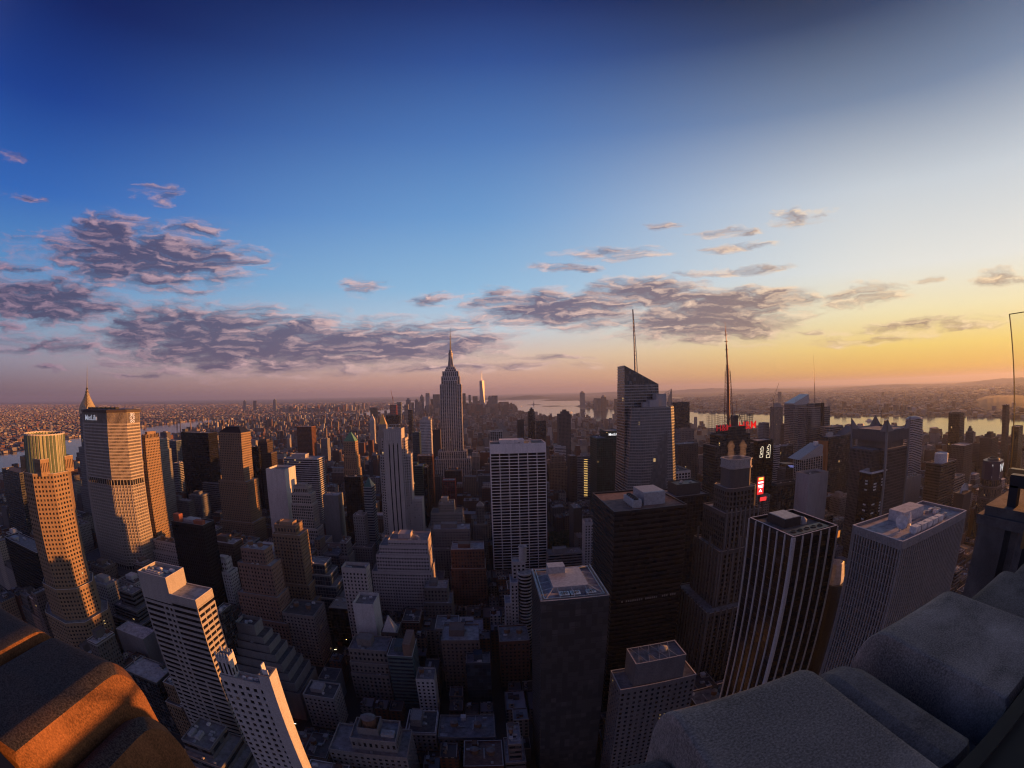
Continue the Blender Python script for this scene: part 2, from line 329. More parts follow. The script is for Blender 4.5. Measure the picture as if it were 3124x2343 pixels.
def roofkit(B, kind, x0, x1, y0, y1, z, wm):
    x0 -= B.ox; x1 -= B.ox; y0 -= B.oy; y1 -= B.oy; w = x1-x0; d = y1-y0
    if kind in ('plant', 'flat', 'units', 'tanks', 'penthouse', 'penthouse2', 'plant2', 'well'):
        big = kind in ('plant', 'penthouse', 'penthouse2')
        if big:
            a = x0+w*rg.uniform(.15, .35); penthouse(B, a, a+w*rg.uniform(.3, .45), y0+d*.3, y0+d*.8, z, rg.uniform(3.5, 7), wm)
        if kind == 'tanks':
            tank(B, x0+w*.28, y0+d*.5, z, min(2.4, w*.12)+.4, 3.6)
            if w > 22: tank(B, x0+w*.7, y0+d*.45, z, min(2.4, w*.12)+.4, 3.6)
        units(B, x0, x1, y0, y1, z, {'flat': 3, 'units': 7, 'plant': 4, 'tanks': 3}.get(kind, 3))
        if kind == 'penthouse2':
            p = MB(); p.box(x1-w*.36, x1-1, y0+2, y1-2, z, z+12); B.part('stair_tower', p, wallmat('rust2'))
    if kind == 'units':
        for i in range(rg.choice([1, 2, 2, 3])):
            u = MB(); a = x0+w*(.12+.26*i); u.box(a, a+w*.13, y0+d*.2, y0+d*.5, z+.4, z+3); u.box(a+.3, a+.6, y0+d*.2, y0+d*.5, z, z+.4); B.part('cooling_unit', u, M_UNIT)
    if kind in ('pyramid', 'pyramid2', 'hip', 'glasspyr'):
        hh = {'pyramid': 17, 'pyramid2': 7, 'hip': 9, 'glasspyr': 12}[kind]; p = MB(); P = rect(x0+.3, x1-.3, y0+.3, y1-.3)
        f = {'pyramid': .12, 'pyramid2': .05, 'hip': .55, 'glasspyr': .12}[kind]; cx, cy_ = (x0+x1)/2, (y0+y1)/2
        P2 = [(cx+(a-cx)*f, cy_+(b-cy_)*f*.6) for a, b in P]; p.prism(P, z+.03, z+hh, True, False, P2)
        B.part('pitched_roof', p, {'pyramid': M_GREENCU, 'glasspyr': plain('green_roof_glass', (.07, .17, .15), .3), 'hip': wallmat('black'), 'pyramid2': wallmat('lime3')}[kind])
    if kind in ('castle', 'crenel', 'spikes', 'spikes2'):
        c = MB(); n = max(4, int(w/3.2)); hh = {'castle': 2.6, 'crenel': 7, 'spikes': 6, 'spikes2': 2}[kind]
        for i in range(n+1):
            a = x0+(w-.9)*i/n
            c.box(a, a+.9, y0, y0+.9, z, z+hh*rg.uniform(.75, 1)); c.box(a, a+.9, y1-.9, y1, z, z+hh)
        for i in range(1, max(3, int(d/3.2))):
            b = y0+(d-.9)*i/max(3, int(d/3.2)); c.box(x1-.9, x1, b, b+.9, z, z+hh*rg.uniform(.75, 1)); c.box(x0, x0+.9, b, b+.9, z, z+hh)
        B.part('crown_piers', c, wm); penthouse(B, x0+w*.2, x1-w*.2, y0+d*.22, y1-d*.2, z, hh*1.3, wm)
    if kind in ('notch', 'pent3'):
        penthouse(B, x0+w*.25, x1-w*.1, y0+d*.2, y1-d*.2, z, 7, wm); penthouse(B, x0+w*.4, x1-w*.3, y0+d*.3, y1-d*.3, z+7, 5, wm)
    return

# ---------------- survey tables (metres; x west, y downtown) ----------------
MEAS = [
('black_midleft', -610.3, -535.4, 774, 810, 192.0, 'c:black', [], 'flat', 'dark_glass_tower', 'building', 'smooth black glass tower standing right of the wide slab with the name sign'),
('hiproof', -428.9, -382.6, 652, 686, 204.8, 'm:tan', [(0.62, 4, 8, 6), (0.3, 8, 14, 12)], 'hip', 'old_office_tower', 'building', 'tan stone tower with dark hipped roof and sunlit side, right of the black glass tower'),
('blackslab2', -526.0, -500.9, 931.6, 942.3, 150, 'c:black', [], 'flat', 'dark_glass_tower', 'building', 'narrow black glass slab squeezed behind the tan tower with the hipped roof'),
('decobrown', -508.3, -482.6, 943.3, 973.3, 158, 'p:brown', [(0.86, 0, 9, 0)], 'spikes', 'art_deco_tower', 'building', 'brown tower with a spiky crown and bright orange right edge, behind the white box tower'),
('whitebox', -329.3, -295.7, 632.0, 674.0, 150, 'x:white', [], 'well', 'white_panel_tower', 'building', 'pale panelled box tower with few tiny windows beside the broad banded block'),
('banded', -366.8, -296.8, 780.8, 820.8, 148, 'b:white2', [], 'plant', 'banded_office_block', 'building', 'broad office block striped by white floor bands, behind the pale panelled box tower'),
('fluted', -574.0, -522.9, 1338, 1376, 168.0, 'p:rust', [], 'flat', 'fluted_brick_tower', 'building', 'rust brown fluted tower standing alone behind the broad banded block'),
('gridgrey', -567.9, -542.8, 1539.1, 1569.1, 112, 'm:grey', [], 'flat', 'grey_office_slab', 'building', 'small grey gridded slab just right of the rust brown fluted tower'),
('greenpyr', -262.2, -238.6, 836, 858, 174.9, 'm:tan', [(0.84, 1, 2, 2), (0.7, 2, 4, 3)], 'pyramid', 'pyramid_roof_tower', 'building', 'ornate tan tower under a steep green pyramid roof with glowing right side'),
('blackbox', -207.7, -181.8, 656.3, 670.3, 140, 'c:black', [], 'flat', 'black_office_block', 'building', 'black glass box with a white striped edge, below the green pyramid roofed tower'),
('glasspyr', -172.2, -159.4, 632.2, 654.2, 130, 'b:steel', [], 'glasspyr', 'glass_roof_tower', 'building', 'glassy tower with sloped green roof and orange side, left of the three stripe tower'),
('greyblank', -242.9, -217.8, 649.6, 675.6, 112, 'x:grey', [], 'flat', 'blank_wall_slab', 'building', 'windowless grey slab beside the black glass box'),
('greenband', -149.1, -119.5, 899.0, 939.0, 118, 'b:green', [], 'plant', 'green_glass_block', 'building', 'low tower of greenish floor bands immediately right of the three stripe tower'),
('blackside', -114.8, -107.2, 867.5, 897.5, 120, 'c:black', [], 'plant', 'dark_narrow_block', 'building', 'very narrow black block wedged between the greenish banded tower and a brown tower'),
('browntop', -137.3, -105.7, 946.9, 976.9, 132, 'p:rust', [], 'flat', 'crenellated_tower', 'building', 'brown tower with a ribbed crown directly below the slim white striped tower'),
('tealslim', -153.1, -137.9, 1000, 1025, 176.9, 'c:teal', [], 'flat', 'teal_glass_tower', 'building', 'slim teal glass tower left of the slim white striped tower'),
('whiteblank', -165.1, -151.4, 1099.9, 1124.9, 152, 'x:white', [], 'flat', 'blank_white_tower', 'building', 'plain pale slab with a blank face in front of the slim teal glass tower'),
('ribbed', -159.7, -131.0, 1172, 1202, 192.4, 'g:white3', [], 'crenel', 'white_striped_tower', 'building', 'slim white striped tower with a dark comb top, left of the tall needle topped skyscraper'),
('reddish', -142.5, -120.7, 1319.0, 1353.0, 158, 'x:brown', [], 'flat', 'brown_slab', 'building', 'dark brown slab with an orange right edge touching the tall needle topped skyscraper'),
('blackfar', -486.5, -418.3, 2300, 2340, 157.7, 'c:black', [], 'flat', 'black_slab', 'building', 'flat black slab behind the roof of the three stripe tower'),
('rednet', -76.9, -53.2, 839.5, 863.5, 100, 'g:red', [], 'flat', 'netted_building_site', 'building', 'building wrapped in red construction netting below the tall needle topped skyscraper'),
('whiteroof', -91.3, -51.3, 1066.8, 1096.8, 80, 'm:brown', [], 'tanks', 'long_loft_building', 'building', 'long loft building with a pale roof edge and two orange rooftop tanks'),
('gothic', -272.9, -250.1, 608.5, 626.5, 132, 'p:lime', [(0.93, 3, 5, 3), (0.82, 4, 7, 5), (0.55, 5, 12, 8), (0.42, 8, 24, 12)], 'castle', 'gothic_pier_tower', 'building', 'stepped limestone tower with piers and toothed crown, in front of the broad banded block'),
('french', -219.6, -193.9, 426.9, 446.9, 128, 'm:tan', [(0.93, 2, 5, 3), (0.5, 3, 8, 5), (0.36, 6, 14, 8)], 'castle', 'setback_brick_tower', 'building', 'tan setback tower whose narrow right side glows bright orange'),
('browntower', -234.2, -206.6, 373.2, 391.2, 118, 'm:rust2', [(0.88, 4, 7, 4), (0.62, 9, 10, 8), (0.4, 12, 16, 12)], 'tanks', 'brown_brick_tower', 'building', 'reddish brown brick tower with setbacks, in front of the one glowing orange down its side'),
('terraces', -198.0, -174.1, 447.6, 471.6, 80, 'c:steel', [(0.86, 1, 6, 5), (0.72, 2, 13, 9), (0.56, 3, 20, 13)], 'flat', 'terraced_glass_block', 'building', 'dark glass block stepping down in white edged terraces'),
('beige', -136.2, -111.8, 393.0, 408.6, 98, 'm:beige', [], 'well', 'beige_hotel_block', 'building', 'plain beige block with an open roof well and a warm lit right side'),
('hotelgrid', -108.2, -63.8, 482.3, 516.3, 100, 'm:pink', [(0.94, 10, 0, 2), (0.84, 14, 1, 5), (0.65, 20, 3, 9)], 'plant', 'gridded_masonry_block', 'building', 'wide pinkish masonry block with rows of small dark windows below the three stripe tower'),
('whiteslim', -120.6, -101.5, 364.8, 390.8, 74, 'x:white', [], 'well', 'narrow_white_tower', 'building', 'narrow white panel tower with one short column of windows and a sunken roof'),
('greymid', -186.0, -168.9, 615.0, 631.2, 92, 'm:grey', [(0.5, 4, 8, 6)], 'plant', 'grey_midrise', 'building', 'grey mid-rise with pale slanted bands on its right side, below the black glass box'),
('trimmed', -68.9, -20.5, 577.2, 605.2, 84, 'm:tan2', [(0.7, 2, 3, 5)], 'plant', 'trimmed_loft_block', 'building', 'wide tan loft block with a white trim line round its roof'),
('beigestep', -68.1, -45.2, 667.3, 693.3, 98, 'm:lime', [(0.86, 12, 12, 5), (0.66, 16, 14, 9)], 'plant', 'stepped_beige_block', 'building', 'stepped beige block behind the wide tan loft block with white trim'),
('lantern', -12.6, -1.0, 671.6, 685.6, 92, 'm:tan2', [(0.7, 5, 4, 6)], 'pyramid2', 'slender_masonry_tower', 'building', 'slender old tower with a small lantern top just left of the white gridded office slab'),
('brickU', -41.1, -2.7, 513.6, 543.6, 78, 'm:brick', [(0.7, 1, 1, 3)], 'penthouse', 'red_brick_block', 'building', 'dark red brick block outlined by white cornice trims'),
('whiteterr', -67.5, -42.7, 450.0, 476.0, 56, 'm:tan2', [(0.72, 0, 4, 5)], 'penthouse', 'white_top_loft', 'building', 'old loft building with a pale tiered rooftop house'),
('curvecorn', -194.9, -161.8, 364.4, 398.4, 58, 'm:tan2', [], 'tanks', 'corniced_block', 'building', 'dark stone block with a light rounded cornice, right of the reddish brown brick tower'),
('flatglass', -162.3, -136.1, 409.6, 439.6, 46, 'c:black', [], 'vents', 'flat_roof_block', 'building', 'low dark glass block with a pale ribbed roof left of the narrow white tower'),
('ziggurat', -212.5, -192.9, 303.5, 319.5, 72, 'x:grey', [(0.9, 1, 8, 3), (0.83, 3, 14, 7), (0.75, 5, 20, 11), (0.67, 6, 26, 15), (0.58, 7, 32, 19), (0.5, 8, 38, 23), (0.4, 9, 42, 27)], 'well', 'ziggurat_block', 'building', 'terraced ziggurat block stepping down towards the street, with a blank grey roof tower'),
('apart', -118.7, -85.2, 326.4, 352.4, 50, 'm:tan2', [(0.75, 0, 0, 3), (0.55, 0, 0, 6)], 'penthouse', 'ornate_apartment_house', 'building', 'brown apartment house with ornate notched parapet, left of the white roofed glassy block'),
('glassfl', -83.2, -62.5, 316.8, 346.8, 52, 'b:teal', [], 'penthouse2', 'white_roof_block', 'building', 'glassy banded block with a white roof and a brick stair tower'),
('tankbig', -85.8, -57.8, 200.9, 222.9, 60, 'm:grey', [(0.85, 14, 6, 5)], 'bigtank', 'water_tank_building', 'building', 'near grey building carrying one large round wooden tank at the bottom edge'),
('blueglass', -20.7, -1.2, 320.0, 337.4, 44, 'c:blue', [], 'penthouse', 'blue_glass_loft', 'building', 'narrow dark blue glass front under a white roof terrace'),
('Ublock', -40.7, -9.4, 338.4, 368.4, 56, 'm:brick2', [], 'penthouse', 'roof_garden_block', 'building', 'wide brown block with pale patchy roof terraces either side of a stair house'),
('gridbrown', 7.4, 32.7, 344.6, 374.6, 50, 'm:brick', [], 'tanks', 'loft_with_mansard', 'building', 'brown loft building with red roof plant tight against the grey glass tower'),
('lightblank', -145.2, -119.6, 271.1, 293.1, 34, 'm:beige', [], 'plant', 'pale_corner_block', 'building', 'pale low corner building with a jagged chimney wall'),
('whitehouse', -59.4, -45.1, 301.2, 319.2, 40, 'm:white', [], 'tanks', 'small_white_loft', 'building', 'small white fronted loft with two round pale tanks at its foot'),
('bluebox', -145.3, -129.1, 307.4, 327.4, 26, 'x:steel', [], 'flat', 'blue_grey_theatre', 'building', 'low blue grey windowless hall beside the pale low corner building'),
('grace', 9.3, 82.5, 598.6, 642.6, 192, 'grace', [], 'plant', 'white_grid_skyscraper', 'skyscraper', 'broad white gridded office slab in the centre of the city'),
('stripefar', 18.9, 49.9, 1150, 1180, 164.6, 'p:bw', [], 'flat', 'pinstripe_tower', 'building', 'black and white pinstriped tower peeping over the broad white gridded slab'),
('slimA', 114.0, 135.3, 1500, 1520, 169.7, 'm:dark', [], 'flat', 'dark_residential_slab', 'building', 'dark slim slab, leftmost of the group behind the broad white gridded slab'),
('slimB', 142.9, 162.2, 1420, 1442, 198.9, 'c:dark', [], 'notch', 'dark_residential_slab', 'building', 'tallest dark slim slab of the group behind the broad white gridded slab'),
('slimC', 162.0, 191.8, 1380, 1406, 171.2, 'b:dark', [], 'flat', 'dark_residential_slab', 'building', 'wide dark slab with pale roof, rightmost of three behind the broad white gridded slab'),
('slimD', 206.9, 240.4, 1240, 1268, 196.8, 'm:dark2', [], 'notch', 'checker_residential_tower', 'building', 'dark flecked apartment tower between the white gridded slab and the green glass tower'),
('vzA', 191.5, 237.1, 757.7, 807.7, 178, 'c:green', [], 'flat', 'green_glass_tower', 'building', 'dark green glass tower at the left foot of the sloped glass skyscraper'),
('lampstrip', 210.5, 254.7, 1011.8, 1021.6, 112, 'b:grey', [], 'plant', 'lit_strip_tower', 'building', 'grey rounded tower with a vertical strip of glowing yellow lights'),
('brownslab', 195.3, 211.2, 1022.6, 1056.6, 112, 'p:brown', [], 'flat', 'brown_brick_slab', 'building', 'narrow brown brick slab against the grey tower with the yellow light strip'),
('pinkloft', 164.2, 195.5, 1095.4, 1121.4, 104, 'm:tan', [(0.85, 4, 3, 4), (0.7, 6, 6, 8)], 'plant', 'pink_setback_loft', 'building', 'pinkish setback loft right of the broad white gridded slab'),
('whitish', 180.9, 209.4, 1148.3, 1168.3, 118, 'b:white2', [], 'plant', 'white_banded_block', 'building', 'small white banded block behind the pinkish setback loft'),
('stonelow', 80.4, 127.1, 575.4, 597.6, 44, 'b:grey', [], 'plant', 'low_stone_block', 'building', 'low grey stone block behind the open frame roof of the grey glass tower'),
('whitenarrow', 125.6, 136.9, 557.4, 574.4, 90, 'm:white', [], 'well', 'narrow_white_flats', 'building', 'thin white brick tower squeezed left of the wide black office tower'),
('wedge', 131.4, 144.5, 661.8, 695.8, 84, 'x:dark', [], 'flat', 'grey_side_slab', 'building', 'dark slab with a pale roof and a row of yellow lamps down its edge'),
('pennslab', 505.8, 557.0, 1150, 1190, 220.8, 'b:dark', [], 'flat', 'dark_wide_slab', 'building', 'dark wide slab directly behind the right shoulder of the sloped glass skyscraper'),
('gothicR', 435.3, 471.5, 950, 978, 165.4, 'm:tan2', [(0.86, 4, 5, 4)], 'castle', 'beige_deco_tower', 'building', 'beige old tower with notched top below the dark wide slab'),
('finegrid', 381.4, 426.4, 840.3, 874.3, 148, 'm:dark2', [], 'flat', 'fine_grid_tower', 'building', 'dull brown finely gridded tower below the beige old tower with notched top'),
('piersfront', 217.4, 270.7, 554.9, 598.9, 150, 'p:lime2', [], 'units', 'white_pier_block', 'building', 'squat block of pale piers with white roof plant, in front of the sloped glass skyscraper'),
('darkpent', 182.9, 228.1, 419.6, 459.6, 150, 'c:black', [], 'darkpent', 'dark_penthouse_block', 'building', 'dark block with a black penthouse box, left of the stone tower with a steaming rim'),
('black1185', 88.0, 143.9, 298.9, 362.9, 175, 'b:black', [], 'coolers', 'black_office_tower', 'skyscraper', 'huge black office tower with a row of fans and a white box on its roof'),
('frameroof', 26.8, 63.6, 219.5, 266.5, 150, 'patch', [], 'frames', 'grey_glass_tower', 'skyscraper', 'near grey patchwork glass tower with an open steel frame roof and three fans'),
('lowR', 75.9, 105.8, 201.9, 219.9, 112, 'm:grey2', [(0.86, 8, 8, 2)], 'openframes', 'pale_shoulder_block', 'building', 'pale block with blank upper walls and rooftop frames, below the huge black office tower'),
('copper', 87.5, 93.7, 220.9, 238.9, 57.8, 'm:lime3', [], 'flat', 'small_copper_trim_house', 'building', 'slim stone house with a pale green top band beside the parapet stone'),
('pinstripe', 134.7, 166.1, 160.2, 201.2, 190, 'stripes', [], 'plant2', 'white_rib_black_tower', 'skyscraper', 'black tower with widely spaced white vertical ribs and a sunken roof'),
('exxon', 148.0, 207.5, 102.6, 133.6, 200, 'exxon', [], 'dishes', 'fine_ribbed_slab', 'skyscraper', 'big slab of fine pale vertical ribs with two satellite dishes on its roof'),
('glyph', 446.0, 481.5, 649.5, 679.5, 168, 'c:black', [], 'glyph', 'black_sign_tower', 'building', 'black tower with two glowing outlined emblems near its top'),
('ladder', 499.7, 512.3, 669.4, 691.4, 152, 'b:white2', [], 'flat', 'ladder_striped_tower', 'building', 'narrow tower with white ladder like stripes right of the two glowing emblems'),
('darkA', 522.0, 551.6, 678.1, 704.1, 150, 'c:dark', [], 'flat', 'dark_square_block', 'building', 'plain dark square block behind the ladder striped tower'),
('archroof', 467.9, 522.7, 592.6, 616.6, 126, 'm:dark2', [], 'arch', 'curved_roof_block', 'building', 'dark block under a curved roof with blue lit stripes'),
('canopy', 482.8, 527.9, 564.3, 590.3, 148, 'p:bw2', [], 'canopy', 'wing_roof_building', 'building', 'white striped building topped by a rising wing shaped roof'),
('insetwhite', 418.4, 457.5, 474.9, 504.9, 138, 'inset', [], 'well', 'white_inset_building', 'building', 'white blank walled block with a recessed dark glass panel'),
('darkB', 398.4, 437.6, 524.4, 539.1, 120, 'c:dark', [], 'well', 'dark_blue_block', 'building', 'low dark blue block just left of the white blank walled block'),
('lowbrown', 372.5, 408.3, 540.1, 564.1, 100, 'm:tan2', [], 'plant', 'low_brown_block', 'building', 'low brown block with a light roof at the foot of the red screen'),
('westin', 613.2, 692.6, 638.9, 668.9, 162, 'c:dark', [], 'slant', 'slanted_glass_tower', 'building', 'dark blue glass tower with a slanting cut top near the river'),
('behindw', 643.3, 686.6, 669.9, 699.9, 176.5, 'b:grey', [], 'flat', 'grey_band_slab', 'building', 'light grey slab behind the dark blue tower with the slanting top'),
('checker', 450.4, 483.9, 381.1, 403.1, 150, 'checker', [], 'checkroof', 'checkered_black_tower', 'building', 'black tower flecked with white window panels and framed by a white roof rim'),
('bwcol', 491.9, 523.2, 413.5, 435.5, 162, 'p:bw2', [], 'flat', 'white_column_tower', 'building', 'black tower with white corner columns behind the white rimmed checkered tower'),
('riverwhite', 916.3, 964.0, 640, 666, 174.8, 'b:white2', [], 'dome', 'pale_riverside_tower', 'building', 'pale striped tower with a low dome at the right side of the four horned tower'),
('drum', 568.7, 620.5, 338.2, 368.2, 150, 'b:brown', [], 'drum', 'drum_roof_block', 'building', 'dark square block carrying a big white round drum'),
('marriottL', 562.1, 637.1, 419.1, 437.1, 118, 'x:grey', [], 'units', 'blank_grey_hotel', 'building', 'long blank grey wall block left of the louvred hotel'),
('marriottR', 636.9, 706.9, 362.9, 382.4, 114, 'b:lime', [], 'units', 'louvred_hotel', 'building', 'long louvred hotel slab of slanting bands behind the fine ribbed slab'),
('ariver', 1033.8, 1063.8, 560, 597.6, 181.0, 'c:brownglass', [], 'spikes2', 'brown_glass_slab', 'building', 'tall brown glass slab rising against the river, right of the four horned tower'),
('briver', 1021.7, 1046.7, 520, 532.8, 143.1, 'm:dark2', [], 'pent3', 'small_river_tower', 'building', 'small dark apartment tower with a stepped head against the river'),
('criver', 802.8, 842.8, 420, 453.9, 143.2, 'm:brown', [], 'flat', 'brown_apartment_slab', 'building', 'brown flecked apartment slab in front of the tall brown glass slab'),
('driver', 1070.2, 1120.2, 470, 508.7, 126.6, 'm:brown', [], 'pent3', 'brown_apartment_block', 'building', 'wide brown apartment block behind the tower with the letter W'),
('eriver', 1252.1, 1282.1, 500, 515.0, 188.9, 'm:brown', [], 'flat', 'tall_brown_tower', 'building', 'tallest brown tower at the right side, behind the thin glass screen edge'),
('friver', 1164.4, 1204.4, 420, 445.3, 145.4, 'c:brownglass', [], 'flat', 'olive_glass_block', 'building', 'broad olive brown tower seen through the glass screen'),
('hudson', 1078.7, 1122.6, 1450, 1484, 177.5, 'b:grey', [], 'crane', 'unfinished_tower', 'building', 'unfinished grey tower with a crane beside it and an orange right edge'),
('tinyA', 635.1, 653.2, 900, 922, 173.1, 'm:grey', [], 'flat', 'grey_block_by_river', 'building', 'small grey block standing against the river left of the unfinished tower'),
('tinyB', 785.0, 813.0, 1000, 1026, 155.7, 'm:brown', [], 'flat', 'brown_block_by_river', 'building', 'squat brown block standing against the river right of the unfinished tower'),
('farleft', -792.4, -711.5, 391.2, 425.2, 150, 'b:dark', [], 'flat', 'dark_banded_tower', 'building', 'dark banded tower at the left edge, beside the tower with the green glass crown'),
('lowblackleft', -589.5, -490.9, 274.6, 304.6, 96, 'b:black', [], 'units', 'wide_black_block', 'building', 'wide black flat roofed block at the left edge'),
('orange', -464.3, -456.4, 488, 522, 206.0, 'm:tan', [], 'crenel', 'orange_lit_tower', 'building', 'tower whose broad side glows orange, touching the wide slab with the name sign'),
('greygreen', -589.5, -574.2, 650, 687.0, 188.3, 'm:grey', [(0.9, 1, 3, 2)], 'flat', 'grey_green_tower', 'building', 'grey tower half lit yellow behind the orange glowing one'),
('glassL', -791.3, -744.8, 920.7, 954.7, 158, 'c:steel', [], 'flat', 'blue_grey_glass_block', 'building', 'blue grey glass block left of the black glass tower'),
('glassL2', -848.6, -798.6, 982.8, 1002.8, 128, 'm:steel', [], 'flat', 'spotted_glass_block', 'building', 'lower spotted glass block in front of the blue grey one'),
('lamella', -692.5, -677.6, 835.7, 865.7, 118, 'b:grey', [], 'flat', 'slatted_block', 'building', 'small block with an orange slatted right side beside the black glass tower'),
('concrete', -555.1, -505.3, 764.2, 773, 96, 'b:grey2', [], 'flat', 'concrete_low_block', 'building', 'low concrete block with deep slots, just left of the tan hipped roof tower'),
('gridlow', -599.5, -539.6, 688.0, 707.8, 74, 'm:grey2', [], 'plant', 'grey_office_mid', 'building', 'low grey masonry office block behind the block with the ridged white roof'),
('gridlow2', -553.9, -522.4, 708.8, 738.8, 82, 'm:grey2', [], 'plant', 'grey_office_mid', 'building', 'grey masonry office block with a stepped top left of the low concrete block'),
('darkmech', -336.4, -290.2, 389.4, 414.0, 130, 'p:black', [], 'mechred', 'dark_ribbed_block', 'building', 'dark ribbed block with a roof box coloured as if lit red and a ridged white roof'),
('chimneys', -454.7, -409.6, 475.5, 493.5, 70, 'm:beige', [(0.8, 3, 3, 4)], 'tanks', 'beige_apartment_pair', 'building', 'beige apartment house with tall chimney stack in front of the name sign slab'),
('stepsA', -390.1, -365.7, 324.0, 344.0, 62, 'b:grey2', [(0.75, 8, 8, 8), (0.55, 12, 14, 14)], 'units', 'stepped_low_block', 'building', 'low stepped office block between the octagonal tower and the slab of long window strips'),
('lowwhite', -298.9, -284.2, 415.0, 429.0, 84, 'm:white', [(0.85, 4, 5, 4)], 'castle', 'small_white_tower', 'building', 'small white tower with a boxy orange lit crown, left of the reddish brown brick tower'),
('lowleftB', -456.2, -418.8, 329.4, 353.4, 58, 'm:lime3', [], 'plant', 'pale_low_block', 'building', 'low stone block right behind the octagonal tower'),
('rubble', -356.9, -315.8, 275.7, 297.7, 44, 'x:grey', [], 'rubble', 'bare_roof_block', 'building', 'low building with a rough bare roof left of the slab of long window strips'),
('glassbehind', -219.0, -211.1, 283.0, 302.5, 92, 'c:dark', [], 'flat', 'dark_glass_annex', 'building', 'dark glass building with a white edged roof right behind the slab of long window strips'),
('louvre', -177.2, -156.1, 150.8, 176.8, 70, 'b:grey2', [(0.9, 0, 8, 6), (0.8, 0, 14, 12), (0.7, 0, 20, 18)], 'units', 'louvred_step_block', 'building', 'dark stepped building with pale louvres at the foot of the white apartment tower'),
('hslab', -206, -160.5, 193, 213, 150, 'strip', [], 'plain', 'strip_window_slab', 'skyscraper', 'concrete slab with long broken strip windows and a lower roof step'),
('whiteapt', -113.7, -87.5, 138.2, 144.2, 145, 'm:white2', [], 'apt', 'white_apartment_tower', 'skyscraper', 'white apartment tower with one bright orange narrow side at the bottom left'),
]
